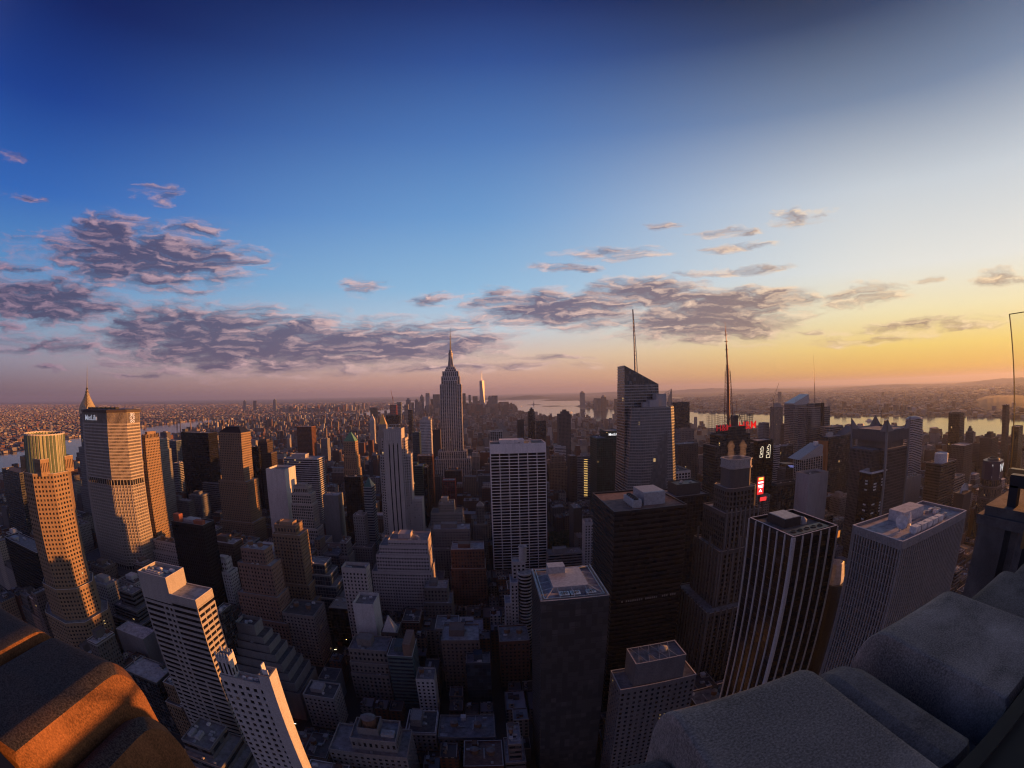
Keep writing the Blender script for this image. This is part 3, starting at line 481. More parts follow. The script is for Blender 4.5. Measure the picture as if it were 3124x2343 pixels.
GEN = [
(-85.4, -46.6, 162.7, 189.7, 38.5, 'm:brick2', 'units', 'mid-height brown brick block with rooftop vents, directly below the large wooden tank building'),
(-45.4, -20.6, 162.7, 189.7, 44.9, 'm:brick', 'well', 'mid-height dark red brick block, directly right of the large wooden tank building'),
(145.6, 162.4, 243.1, 270.1, 39.4, 'p:grey2', 'well', 'mid-height charcoal grey block with a high parapet, directly below the stone tower with steaming rim'),
(127.6, 166.4, 211.6, 238.6, 50.4, 'p:brown', 'well', 'mid-height dark brown block, second one below the stone tower with steaming rim'),
(163.6, 202.4, 243.1, 270.1, 25.0, 'm:beige', 'well', 'low beige block with a high parapet, third one below the stone tower with steaming rim'),
(-111.4, -86.6, 162.7, 189.7, 43.9, 'c:steel', 'flat', 'mid-height steel blue block with a bare roof, directly left of the large wooden tank building'),
(34.6, 55.4, 162.7, 189.7, 37.2, 'm:grey', 'units', 'mid-height grey masonry block with rooftop vents, directly below the slim stone house'),
(490.6, 521.4, 323.5, 350.5, 46.2, 'm:white', 'well', 'mid-height pale block with a high parapet, directly below the finely ribbed dish slab'),
(430.6, 451.4, 292.0, 319.0, 69.0, 'p:dark2', 'units', 'tall sooty block with rooftop vents, second one below the finely ribbed dish slab'),
(452.6, 491.4, 292.0, 319.0, 49.6, 'c:steel', 'well', 'mid-height steel blue block with a high parapet, third one below the finely ribbed dish slab'),
(442.6, 455.4, 243.1, 270.1, 66.6, 'p:rust2', 'well', 'tall reddish brick block with a high parapet, fourth one below the finely ribbed dish slab'),
(402.6, 423.4, 243.1, 270.1, 64.5, 'm:brick', 'plant', 'tall dark red brick block, fifth one below the finely ribbed dish slab'),
(416.6, 429.4, 292.0, 319.0, 48.8, 'm:grey', 'well', 'mid-height grey masonry block with a high parapet, sixth one below the finely ribbed dish slab'),
(355.6, 373.4, 211.6, 238.6, 67.2, 'm:grey', 'units', 'tall grey masonry block with rooftop vents, seventh one below the finely ribbed dish slab'),
(315.6, 354.4, 211.6, 238.6, 74.1, 'm:brown', 'penthouse', 'tall dark brown block with a roof house, eighth one below the finely ribbed dish slab'),
(345.6, 373.4, 243.1, 270.1, 58.5, 'm:grey', 'penthouse', 'mid-height grey masonry block with a roof house, ninth one below the finely ribbed dish slab'),
(319.6, 344.4, 243.1, 270.1, 35.6, 'b:dark2', 'flat', 'mid-height sooty block with a bare roof, tenth one below the finely ribbed dish slab'),
(235.6, 256.4, 292.0, 319.0, 48.0, 'p:lime3', 'plant', 'mid-height limestone block, directly right of the stone tower with steaming rim'),
(231.6, 252.4, 243.1, 270.1, 45.5, 'c:dark', 'flat', 'mid-height dark glass block, second one right of the stone tower with steaming rim'),
(207.6, 224.4, 211.6, 238.6, 67.0, 'm:brick2', 'well', 'tall brown brick block, third one right of the stone tower with steaming rim'),
(253.6, 278.4, 243.1, 270.1, 34.3, 'm:grey2', 'flat', 'mid-height charcoal grey block, fourth one right of the stone tower with steaming rim'),
(-285.4, -246.6, 211.6, 238.6, 53.8, 'c:dark', 'flat', 'mid-height dark glass block with a bare roof, directly below the bare roofed low building'),
(321.6, 342.4, 372.4, 399.4, 78.8, 'm:lime3', 'units', 'tall limestone block with rooftop vents, directly below the white ribbed black tower'),
(349.6, 373.4, 403.9, 430.9, 56.8, 'p:grey', 'flat', 'mid-height grey masonry block with a bare roof, second one below the white ribbed black tower'),
(289.6, 320.4, 372.4, 399.4, 76.7, 'm:brick2', 'units', 'tall brown brick block with rooftop vents, third one below the white ribbed black tower'),
(317.6, 348.4, 403.9, 430.9, 40.2, 'm:tan2', 'well', 'mid-height brown stone block with a high parapet, fourth one below the white ribbed black tower'),
(299.6, 324.4, 323.5, 350.5, 69.2, 'b:dark2', 'units', 'tall sooty block with rooftop vents, fifth one below the white ribbed black tower'),
(283.6, 314.4, 292.0, 319.0, 76.2, 'm:brick', 'well', 'tall dark red brick block, sixth one below the white ribbed black tower'),
(295.6, 316.4, 403.9, 430.9, 45.6, 'b:beige', 'well', 'mid-height beige block with a high parapet, seventh one below the white ribbed black tower'),
(277.6, 298.4, 323.5, 350.5, 52.1, 'b:dark2', 'penthouse', 'mid-height sooty block with a roof house, eighth one below the white ribbed black tower'),
(315.6, 332.4, 292.0, 319.0, 68.6, 'b:grey', 'plant', 'tall grey masonry block, ninth one below the white ribbed black tower'),
(221.6, 234.4, 292.0, 319.0, 78.8, 'p:rust2', 'flat', 'tall reddish brick block with a bare roof, tenth one below the white ribbed black tower'),
(259.6, 276.4, 323.5, 350.5, 46.7, 'c:dark', 'tanks', 'mid-height dark glass block with water tanks, eleventh one below the white ribbed black tower'),
(245.6, 258.4, 323.5, 350.5, 55.7, 'b:brick2', 'tanks', 'mid-height brown brick block with water tanks, twelfth one below the white ribbed black tower'),
(257.6, 282.4, 292.0, 319.0, 51.3, 'm:lime3', 'units', 'mid-height limestone block with rooftop vents, 13th one below the white ribbed black tower'),
(217.6, 230.4, 243.1, 270.1, 79.1, 'm:brick', 'tanks', 'tall dark red brick block with water tanks, 14th one below the white ribbed black tower'),
(279.6, 304.4, 243.1, 270.1, 65.8, 'm:brown', 'penthouse', 'tall dark brown block with a roof house, 15th one below the white ribbed black tower'),
(305.6, 318.4, 243.1, 270.1, 52.4, 'b:beige', 'well', 'mid-height beige block with a high parapet, 16th one below the white ribbed black tower'),
(261.6, 282.4, 211.6, 238.6, 38.8, 'm:grey2', 'well', 'mid-height charcoal grey block with a high parapet, 17th one below the white ribbed black tower'),
(44.6, 83.4, 292.0, 319.0, 37.9, 'b:grey2', 'units', 'mid-height charcoal grey block with rooftop vents, directly right of the brown loft building'),
(-213.4, -172.6, 243.1, 270.1, 37.8, 'm:brick2', 'tanks', 'mid-height brown brick block with water tanks, directly above the white apartment tower'),
(-39.4, -0.6, 243.1, 270.1, 26.9, 'm:grey2', 'tanks', 'low charcoal grey block with water tanks, directly below the narrow dark blue glass front'),
(4.6, 17.4, 211.6, 238.6, 45.9, 'b:brick2', 'tanks', 'mid-height brown brick block with water tanks, second one below the narrow dark blue glass front'),
(-21.4, 3.4, 211.6, 238.6, 27.8, 'p:brick', 'tanks', 'low dark red brick block, third one below the narrow dark blue glass front'),
(-285.4, -272.6, 243.1, 270.1, 32.7, 'p:beige', 'units', 'mid-height beige block with rooftop vents, directly right of the bare roofed low building'),
(-271.4, -246.6, 243.1, 270.1, 46.6, 'm:brick2', 'units', 'mid-height brown brick block with rooftop vents, second one right of the bare roofed low building'),
(-245.4, -228.6, 211.6, 238.6, 54.3, 'p:tan', 'tanks', 'mid-height tan brick block with water tanks, third one right of the bare roofed low building'),
(-271.4, -232.6, 452.8, 479.8, 75.9, 'm:tan2', 'plant', 'tall brown stone block, directly right of the reddish brown brick tower'),
(80.6, 98.4, 403.9, 430.9, 38.8, 'm:white', 'plant', 'mid-height pale block with a roof plant box, directly below the open frame roof tower'),
(58.6, 79.4, 403.9, 430.9, 36.9, 'm:white', 'units', 'mid-height pale block with rooftop vents, second one below the open frame roof tower'),
(66.6, 98.4, 372.4, 399.4, 32.1, 'm:white', 'tanks', 'mid-height pale block with water tanks, third one below the open frame roof tower'),
(52.6, 83.4, 323.5, 350.5, 41.5, 'm:white', 'plant', 'mid-height pale block with a roof plant box, fourth one below the open frame roof tower'),
(343.6, 373.4, 372.4, 399.4, 71.2, 'm:grey', 'flat', 'tall grey masonry block with a bare roof, directly right of the white ribbed black tower'),
(402.6, 433.4, 403.9, 430.9, 55.7, 'm:grey2', 'flat', 'mid-height charcoal grey block, second one right of the white ribbed black tower'),
(325.6, 350.4, 323.5, 350.5, 78.0, 'm:grey', 'units', 'tall grey masonry block with rooftop vents, third one right of the white ribbed black tower'),
(402.6, 433.4, 372.4, 399.4, 42.6, 'b:grey', 'plant', 'mid-height grey masonry block, fourth one right of the white ribbed black tower'),
(351.6, 373.4, 323.5, 350.5, 52.1, 'b:beige', 'plant', 'mid-height beige block, fifth one right of the white ribbed black tower'),
(333.6, 358.4, 292.0, 319.0, 71.8, 'm:brick2', 'plant', 'tall brown brick block, sixth one right of the white ribbed black tower'),
(127.6, 144.4, 243.1, 270.1, 42.8, 'm:tan', 'tanks', 'mid-height tan brick block with water tanks, directly right of the pale frame roofed block'),
(-285.4, -246.6, 484.3, 511.3, 76.9, 'm:beige', 'penthouse', 'tall beige block with a roof house, directly above the reddish brown brick tower'),
(-342.4, -314.6, 533.2, 560.2, 66.4, 'c:steel', 'tanks', 'tall steel blue block with water tanks, second one above the reddish brown brick tower'),
(295.6, 334.4, 645.1, 672.1, 58.4, 'p:tan2', 'penthouse', 'mid-height brown stone block with a roof house, directly below the black penthouse block'),
(223.6, 262.4, 484.3, 511.3, 72.6, 'm:tan2', 'tanks', 'tall brown stone block with water tanks, second one below the black penthouse block'),
(283.6, 300.4, 533.2, 560.2, 61.1, 'p:grey', 'tanks', 'tall grey masonry block with water tanks, third one below the black penthouse block'),
(263.6, 302.4, 484.3, 511.3, 55.3, 'b:white', 'tanks', 'mid-height pale block with water tanks, fourth one below the black penthouse block'),
(255.6, 276.4, 452.8, 479.8, 44.6, 'm:grey', 'units', 'mid-height grey masonry block with rooftop vents, fifth one below the black penthouse block'),
(277.6, 294.4, 403.9, 430.9, 58.2, 'c:steel', 'well', 'mid-height steel blue block with a high parapet, directly left of the white ribbed black tower'),
(249.6, 288.4, 372.4, 399.4, 52.0, 'c:steel', 'flat', 'mid-height steel blue block, second one left of the white ribbed black tower'),
(-328.4, -314.6, 211.6, 238.6, 67.6, 'm:dark2', 'penthouse', 'tall sooty block with a roof house, directly left of the bare roofed low building'),
(520.6, 537.4, 292.0, 319.0, 78.2, 'm:beige', 'plant', 'tall beige block with a roof plant box, directly right of the finely ribbed dish slab'),
(538.6, 559.4, 292.0, 319.0, 68.1, 'm:beige', 'tanks', 'tall beige block with water tanks, second one right of the finely ribbed dish slab'),
(456.6, 481.4, 243.1, 270.1, 65.7, 'c:dark', 'penthouse', 'tall dark glass block, third one right of the finely ribbed dish slab'),
(500.6, 521.4, 243.1, 270.1, 69.0, 'm:brick', 'well', 'tall dark red brick block, fourth one right of the finely ribbed dish slab'),
(424.6, 437.4, 211.6, 238.6, 74.6, 'm:brown', 'plant', 'tall dark brown block, fifth one right of the finely ribbed dish slab'),
(482.6, 499.4, 243.1, 270.1, 47.8, 'm:brick2', 'flat', 'mid-height brown brick block, sixth one right of the finely ribbed dish slab'),
(438.6, 459.4, 211.6, 238.6, 71.3, 'b:grey2', 'units', 'tall charcoal grey block with rooftop vents, seventh one right of the finely ribbed dish slab'),
(522.6, 553.4, 243.1, 270.1, 59.8, 'p:tan', 'penthouse', 'mid-height tan brick block, eighth one right of the finely ribbed dish slab'),
(460.6, 491.4, 211.6, 238.6, 55.8, 'm:brick2', 'well', 'mid-height brown brick block, ninth one right of the finely ribbed dish slab'),
(492.6, 523.4, 211.6, 238.6, 53.4, 'p:brick2', 'plant', 'mid-height brown brick block, tenth one right of the finely ribbed dish slab'),
(402.6, 423.4, 162.7, 189.7, 71.6, 'p:dark2', 'tanks', 'tall sooty block with water tanks, eleventh one right of the finely ribbed dish slab'),
(442.6, 467.4, 162.7, 189.7, 59.9, 'c:dark', 'well', 'mid-height dark glass block, twelfth one right of the finely ribbed dish slab'),
(402.6, 427.4, 131.2, 158.2, 61.1, 'm:brick', 'flat', 'tall dark red brick block, 13th one right of the finely ribbed dish slab'),
(428.6, 445.4, 131.2, 158.2, 47.4, 'm:brown', 'plant', 'mid-height dark brown block, 14th one right of the finely ribbed dish slab'),
(-328.4, -314.6, 452.8, 479.8, 60.0, 'p:brick2', 'well', 'tall brown brick block with a high parapet, directly above the small white tower'),
(-352.4, -314.6, 484.3, 511.3, 79.1, 'p:brown', 'penthouse', 'tall dark brown block with a roof house, second one above the small white tower'),
(-396.4, -365.6, 564.7, 591.7, 53.9, 'p:grey2', 'plant', 'mid-height charcoal grey block with a roof plant box, third one above the small white tower'),
(-245.4, -214.6, 243.1, 270.1, 34.0, 'm:lime3', 'flat', 'mid-height limestone block with a bare roof, directly left of the white apartment tower'),
(-227.4, -210.6, 211.6, 238.6, 40.8, 'm:brick2', 'units', 'mid-height brown brick block with rooftop vents, second one left of the white apartment tower'),
(127.6, 152.4, 452.8, 479.8, 74.0, 'm:brick2', 'penthouse', 'tall brown brick block with a roof house, directly right of the thin white brick tower'),
(127.6, 158.4, 484.3, 511.3, 35.0, 'm:dark2', 'penthouse', 'mid-height sooty block with a roof house, directly right of the open frame roof tower'),
(127.6, 166.4, 403.9, 430.9, 43.5, 'm:dark2', 'penthouse', 'mid-height sooty block with a roof house, second one right of the open frame roof tower'),
(-239.4, -226.6, 292.0, 319.0, 61.9, 'p:lime3', 'units', 'tall limestone block with rooftop vents, directly below the dark glass building'),
(-61.4, -40.6, 243.1, 270.1, 31.1, 'm:lime3', 'penthouse', 'mid-height limestone block with a roof house, directly below the small white fronted loft'),
(-257.4, -240.6, 292.0, 319.0, 54.7, 'm:lime3', 'plant', 'mid-height limestone block with a roof plant box, directly left of the dark glass building'),
(-285.4, -260.6, 323.5, 350.5, 47.2, 'm:brick', 'tanks', 'mid-height dark red brick block with water tanks, second one left of the dark glass building'),
(-271.4, -258.6, 292.0, 319.0, 49.7, 'm:brick2', 'tanks', 'mid-height brown brick block with water tanks, third one left of the dark glass building'),
(468.6, 489.4, 323.5, 350.5, 77.9, 'm:grey2', 'units', 'tall charcoal grey block with rooftop vents, directly left of the finely ribbed dish slab'),
(442.6, 467.4, 323.5, 350.5, 61.9, 'm:grey', 'plant', 'tall grey masonry block, second one left of the finely ribbed dish slab'),
(402.6, 415.4, 292.0, 319.0, 74.7, 'b:white', 'tanks', 'tall pale block with water tanks, third one left of the finely ribbed dish slab'),
(428.6, 441.4, 323.5, 350.5, 61.4, 'm:dark2', 'tanks', 'tall sooty block with water tanks, fourth one left of the finely ribbed dish slab'),
(359.6, 373.4, 292.0, 319.0, 75.7, 'm:dark2', 'tanks', 'tall sooty block with water tanks, fifth one left of the finely ribbed dish slab'),
(630.6, 645.4, 211.6, 238.6, 76.4, 'b:white', 'penthouse', 'tall pale block with a roof house, directly below the tower with the letter W'),
(500.6, 531.4, 162.7, 189.7, 77.5, 'm:brick', 'units', 'tall dark red brick block, second one below the tower with the letter W'),
(554.6, 579.4, 162.7, 189.7, 66.4, 'p:tan2', 'penthouse', 'tall brown stone block, third one below the tower with the letter W'),
(504.6, 543.4, 131.2, 158.2, 79.6, 'c:steel', 'penthouse', 'tall steel blue block, fourth one below the tower with the letter W'),
(478.6, 503.4, 131.2, 158.2, 75.5, 'c:dark', 'penthouse', 'tall dark glass block, fifth one below the tower with the letter W'),
(-285.4, -272.6, 292.0, 319.0, 61.7, 'p:rust2', 'plant', 'tall reddish brick block with a roof plant box, directly below the long strip window slab'),
(560.6, 585.4, 292.0, 319.0, 79.1, 'm:rust2', 'tanks', 'tall reddish brick block with water tanks, directly below the long louvred hotel'),
(576.6, 607.4, 243.1, 270.1, 57.2, 'b:brown', 'penthouse', 'mid-height dark brown block with a roof house, second one below the long louvred hotel'),
(542.6, 563.4, 211.6, 238.6, 65.6, 'b:dark2', 'units', 'tall sooty block with rooftop vents, third one below the long louvred hotel'),
(446.6, 477.4, 131.2, 158.2, 63.9, 'm:grey', 'tanks', 'tall grey masonry block with water tanks, fourth one below the long louvred hotel'),
(159.6, 176.4, 484.3, 511.3, 56.5, 'm:grey2', 'tanks', 'mid-height charcoal grey block with water tanks, directly below the huge black office tower'),
(153.6, 178.4, 452.8, 479.8, 60.6, 'm:dark2', 'tanks', 'tall sooty block with water tanks, second one below the huge black office tower'),
(-259.4, -234.6, 403.9, 430.9, 54.1, 'm:dark2', 'plant', 'mid-height sooty block with a roof plant box, directly below the reddish brown brick tower'),
(331.6, 352.4, 452.8, 479.8, 77.0, 'p:white', 'tanks', 'tall pale block with water tanks, directly below the low brown block'),
(309.6, 330.4, 452.8, 479.8, 73.7, 'm:brick2', 'plant', 'tall brown brick block with a roof plant box, second one below the low brown block'),
(295.6, 308.4, 452.8, 479.8, 64.4, 'c:steel', 'tanks', 'tall steel blue block with water tanks, third one below the low brown block'),
(259.6, 276.4, 403.9, 430.9, 56.7, 'm:brick', 'well', 'mid-height dark red brick block with a high parapet, fourth one below the low brown block'),
(18.6, 35.4, 452.8, 479.8, 50.7, 'b:brick', 'flat', 'mid-height dark red brick block with a bare roof, directly above the round banded tower'),
(30.6, 69.4, 484.3, 511.3, 43.4, 'm:grey', 'penthouse', 'mid-height grey masonry block with a roof house, second one above the round banded tower'),
(-49.4, -28.6, 372.4, 399.4, 49.0, 'm:tan2', 'well', 'mid-height brown stone block with a high parapet, directly below the old loft building'),
(-376.4, -351.6, 452.8, 479.8, 72.4, 'm:lime3', 'well', 'tall limestone block with a high parapet, directly below the dark ribbed block'),
(-392.4, -353.6, 484.3, 511.3, 55.1, 'm:grey', 'flat', 'mid-height grey masonry block with a bare roof, second one below the dark ribbed block'),
(-285.4, -254.6, 533.2, 560.2, 56.4, 'p:grey2', 'tanks', 'mid-height charcoal grey block with water tanks, directly below the tan setback tower'),
(-245.4, -224.6, 484.3, 511.3, 72.9, 'm:brown', 'penthouse', 'tall dark brown block with a roof house, second one below the tan setback tower'),
(-129.4, -112.6, 211.6, 238.6, 22.9, 'm:brick2', 'tanks', 'low brown brick block with water tanks, directly below the pale corner building'),
(-143.4, -130.6, 211.6, 238.6, 20.5, 'p:lime3', 'flat', 'low limestone block with a bare roof, second one below the pale corner building'),
(-185.4, -172.6, 533.2, 560.2, 77.5, 'm:grey2', 'tanks', 'tall charcoal grey block with water tanks, directly left of the grey mid-rise'),
(-223.4, -184.6, 564.7, 591.7, 56.7, 'm:grey', 'units', 'mid-height grey masonry block with rooftop vents, second one left of the grey mid-rise'),
(-223.4, -206.6, 484.3, 511.3, 74.3, 'b:brown', 'well', 'tall dark brown block with a high parapet, directly right of the tan setback tower'),
(227.6, 244.4, 323.5, 350.5, 40.6, 'm:beige', 'penthouse', 'mid-height beige block with a roof house, directly above the stone tower with steaming rim'),
(-45.4, -6.6, 403.9, 430.9, 28.1, 'p:beige', 'penthouse', 'low beige block with a roof house, directly above the wide brown block'),
(-259.4, -246.6, 323.5, 350.5, 49.1, 'm:brown', 'penthouse', 'mid-height dark brown block with a roof house, directly above the dark glass building'),
(44.6, 83.4, 886.3, 913.3, 117.1, 'p:tan2', 'tanks', 'tall brown stone block with water tanks, directly below the broad white gridded office slab'),
(-364.4, -347.6, 211.6, 238.6, 42.6, 'm:dark2', 'penthouse', 'mid-height sooty block, directly right of the octagonal tower with green glass crown'),
(-223.4, -198.6, 323.5, 350.5, 31.3, 'm:beige', 'units', 'mid-height beige block with rooftop vents, directly right of the terraced ziggurat block'),
(416.6, 447.4, 564.7, 591.7, 73.9, 'p:brown', 'penthouse', 'tall dark brown block with a roof house, directly right of the low brown block'),
(193.6, 218.4, 613.6, 640.6, 75.7, 'b:dark2', 'units', 'tall sooty block with rooftop vents, directly left of the huge black office tower'),
(255.6, 294.4, 645.1, 672.1, 60.0, 'p:grey', 'well', 'mid-height grey masonry block with a high parapet, directly left of the black penthouse block'),
(-440.4, -409.6, 372.4, 399.4, 48.6, 'm:white', 'penthouse', 'mid-height pale block with a roof house, directly above the low stepped office block'),
(70.6, 98.4, 484.3, 511.3, 43.3, 'm:grey2', 'plant', 'mid-height charcoal grey block with a roof plant box, directly below the low grey stone block'),
(-205.4, -172.6, 484.3, 511.3, 39.8, 'm:tan', 'flat', 'mid-height tan brick block with a bare roof, directly right of the terraced dark glass block'),
(-499.4, -469.6, 372.4, 399.4, 56.7, 'm:brick2', 'penthouse', 'mid-height brown brick block, directly below the wide slab with the name sign'),
(532.6, 571.4, 564.7, 591.7, 74.3, 'm:rust2', 'plant', 'tall reddish brick block, directly right of the white blank walled block'),
(548.6, 573.4, 533.2, 560.2, 78.4, 'm:lime3', 'penthouse', 'tall limestone block with a roof house, second one right of the white blank walled block'),
(-575.4, -544.6, 323.5, 350.5, 60.4, 'c:dark', 'penthouse', 'tall dark glass block, directly right of the wide black flat roofed block'),
(-543.4, -518.6, 323.5, 350.5, 58.2, 'm:tan2', 'tanks', 'mid-height brown stone block, second one right of the wide black flat roofed block'),
(-575.4, -550.6, 372.4, 399.4, 75.0, 'm:tan2', 'flat', 'tall brown stone block, third one right of the wide black flat roofed block'),
(-535.4, -496.6, 533.2, 560.2, 54.3, 'm:rust2', 'penthouse', 'mid-height reddish brick block with a roof house, directly above the beige apartment house'),
(-491.4, -469.6, 484.3, 511.3, 77.6, 'm:lime3', 'tanks', 'tall limestone block with water tanks, second one above the beige apartment house'),
(-231.4, -206.6, 452.8, 479.8, 43.2, 'b:brick2', 'units', 'mid-height brown brick block with rooftop vents, directly left of the terraced dark glass block'),
(-440.4, -419.6, 403.9, 430.9, 60.4, 'm:brick2', 'penthouse', 'tall brown brick block with a roof house, directly left of the beige apartment house'),
(127.6, 158.4, 372.4, 399.4, 24.3, 'm:white', 'penthouse', 'low pale block with a roof house, directly above the pale frame roofed block'),
(482.6, 507.4, 533.2, 560.2, 72.0, 'b:grey2', 'penthouse', 'tall charcoal grey block with a roof house, directly below the white blank walled block'),
(470.6, 487.4, 484.3, 511.3, 71.7, 'b:grey2', 'penthouse', 'tall charcoal grey block with a roof house, second one below the white blank walled block'),
(488.6, 527.4, 484.3, 511.3, 57.6, 'm:beige', 'units', 'mid-height beige block with rooftop vents, third one below the white blank walled block'),
(-529.4, -504.6, 243.1, 270.1, 48.4, 'm:dark2', 'penthouse', 'mid-height sooty block with a roof house, directly below the wide black flat roofed block'),
(-481.4, -469.6, 243.1, 270.1, 61.9, 'm:brick2', 'well', 'tall brown brick block, second one below the wide black flat roofed block'),
(-374.4, -353.6, 403.9, 430.9, 50.6, 'm:tan2', 'tanks', 'mid-height brown stone block with water tanks, directly below the beige apartment house'),
(54.6, 75.4, 452.8, 479.8, 45.2, 'm:grey', 'well', 'mid-height grey masonry block with a high parapet, directly left of the open frame roof tower'),
(-253.4, -222.6, 533.2, 560.2, 45.9, 'b:beige', 'well', 'mid-height beige block with a high parapet, directly above the terraced dark glass block'),
(-207.4, -186.6, 533.2, 560.2, 60.0, 'c:steel', 'tanks', 'tall steel blue block with water tanks, second one above the terraced dark glass block'),
(-575.4, -536.6, 484.3, 511.3, 64.1, 'm:brick2', 'flat', 'tall brown brick block, directly above the wide slab with the name sign'),
(-643.4, -604.6, 564.7, 591.7, 74.5, 'c:steel', 'well', 'tall steel blue block, second one above the wide slab with the name sign'),
(-408.4, -377.6, 372.4, 399.4, 39.9, 'm:tan2', 'tanks', 'mid-height brown stone block with water tanks, directly right of the low stepped office block'),
(327.6, 373.4, 694.0, 721.0, 54.7, 'm:dark2', 'well', 'mid-height sooty block with a high parapet, directly right of the black penthouse block'),
(-503.4, -482.6, 243.1, 270.1, 51.6, 'm:rust2', 'flat', 'mid-height reddish brick block, directly above the octagonal tower with green glass crown'),
(-513.4, -492.6, 484.3, 511.3, 75.1, 'c:steel', 'penthouse', 'tall steel blue block, directly right of the wide slab with the name sign'),
(-376.4, -359.6, 372.4, 399.4, 48.8, 'm:white', 'well', 'mid-height pale block with a high parapet, directly above the long strip window slab'),
(-245.4, -224.6, 323.5, 350.5, 28.1, 'm:grey', 'units', 'low grey masonry block with rooftop vents, directly left of the terraced ziggurat block'),
(-422.4, -397.6, 564.7, 591.7, 67.0, 'm:dark2', 'well', 'tall sooty block with a high parapet, directly right of the dark ribbed block'),
(-57.4, -18.6, 613.6, 640.6, 43.6, 'm:beige', 'units', 'mid-height beige block with rooftop vents, directly right of the wide tan loft block'),
(602.6, 633.4, 484.3, 511.3, 74.0, 'm:grey', 'well', 'tall grey masonry block with a high parapet, directly below the white flecked black tower'),
(-350.4, -329.6, 452.8, 479.8, 49.2, 'm:grey', 'units', 'mid-height grey masonry block with rooftop vents, directly left of the small white tower'),
(-93.4, -54.6, 533.2, 560.2, 32.6, 'm:tan2', 'penthouse', 'mid-height brown stone block with a roof house, directly above the old loft building'),
(-841.4, -802.6, 805.9, 832.9, 133.1, 'c:steel', 'tanks', 'tall steel blue block with water tanks, directly left of the orange glowing tower'),
(-85.4, -68.6, 403.9, 430.9, 39.6, 'm:brick', 'flat', 'mid-height dark red brick block with a bare roof, directly right of the white pyramid house'),
(-701.4, -662.6, 484.3, 511.3, 75.0, 'm:white', 'tanks', 'tall pale block with water tanks, directly below the arched metal spire tower'),
(-647.4, -616.6, 452.8, 479.8, 72.0, 'm:lime3', 'units', 'tall limestone block with rooftop vents, directly left of the wide slab with the name sign'),
(-693.4, -662.6, 323.5, 350.5, 73.8, 'b:white', 'plant', 'tall pale block with a roof plant box, directly above the wide black flat roofed block'),
]
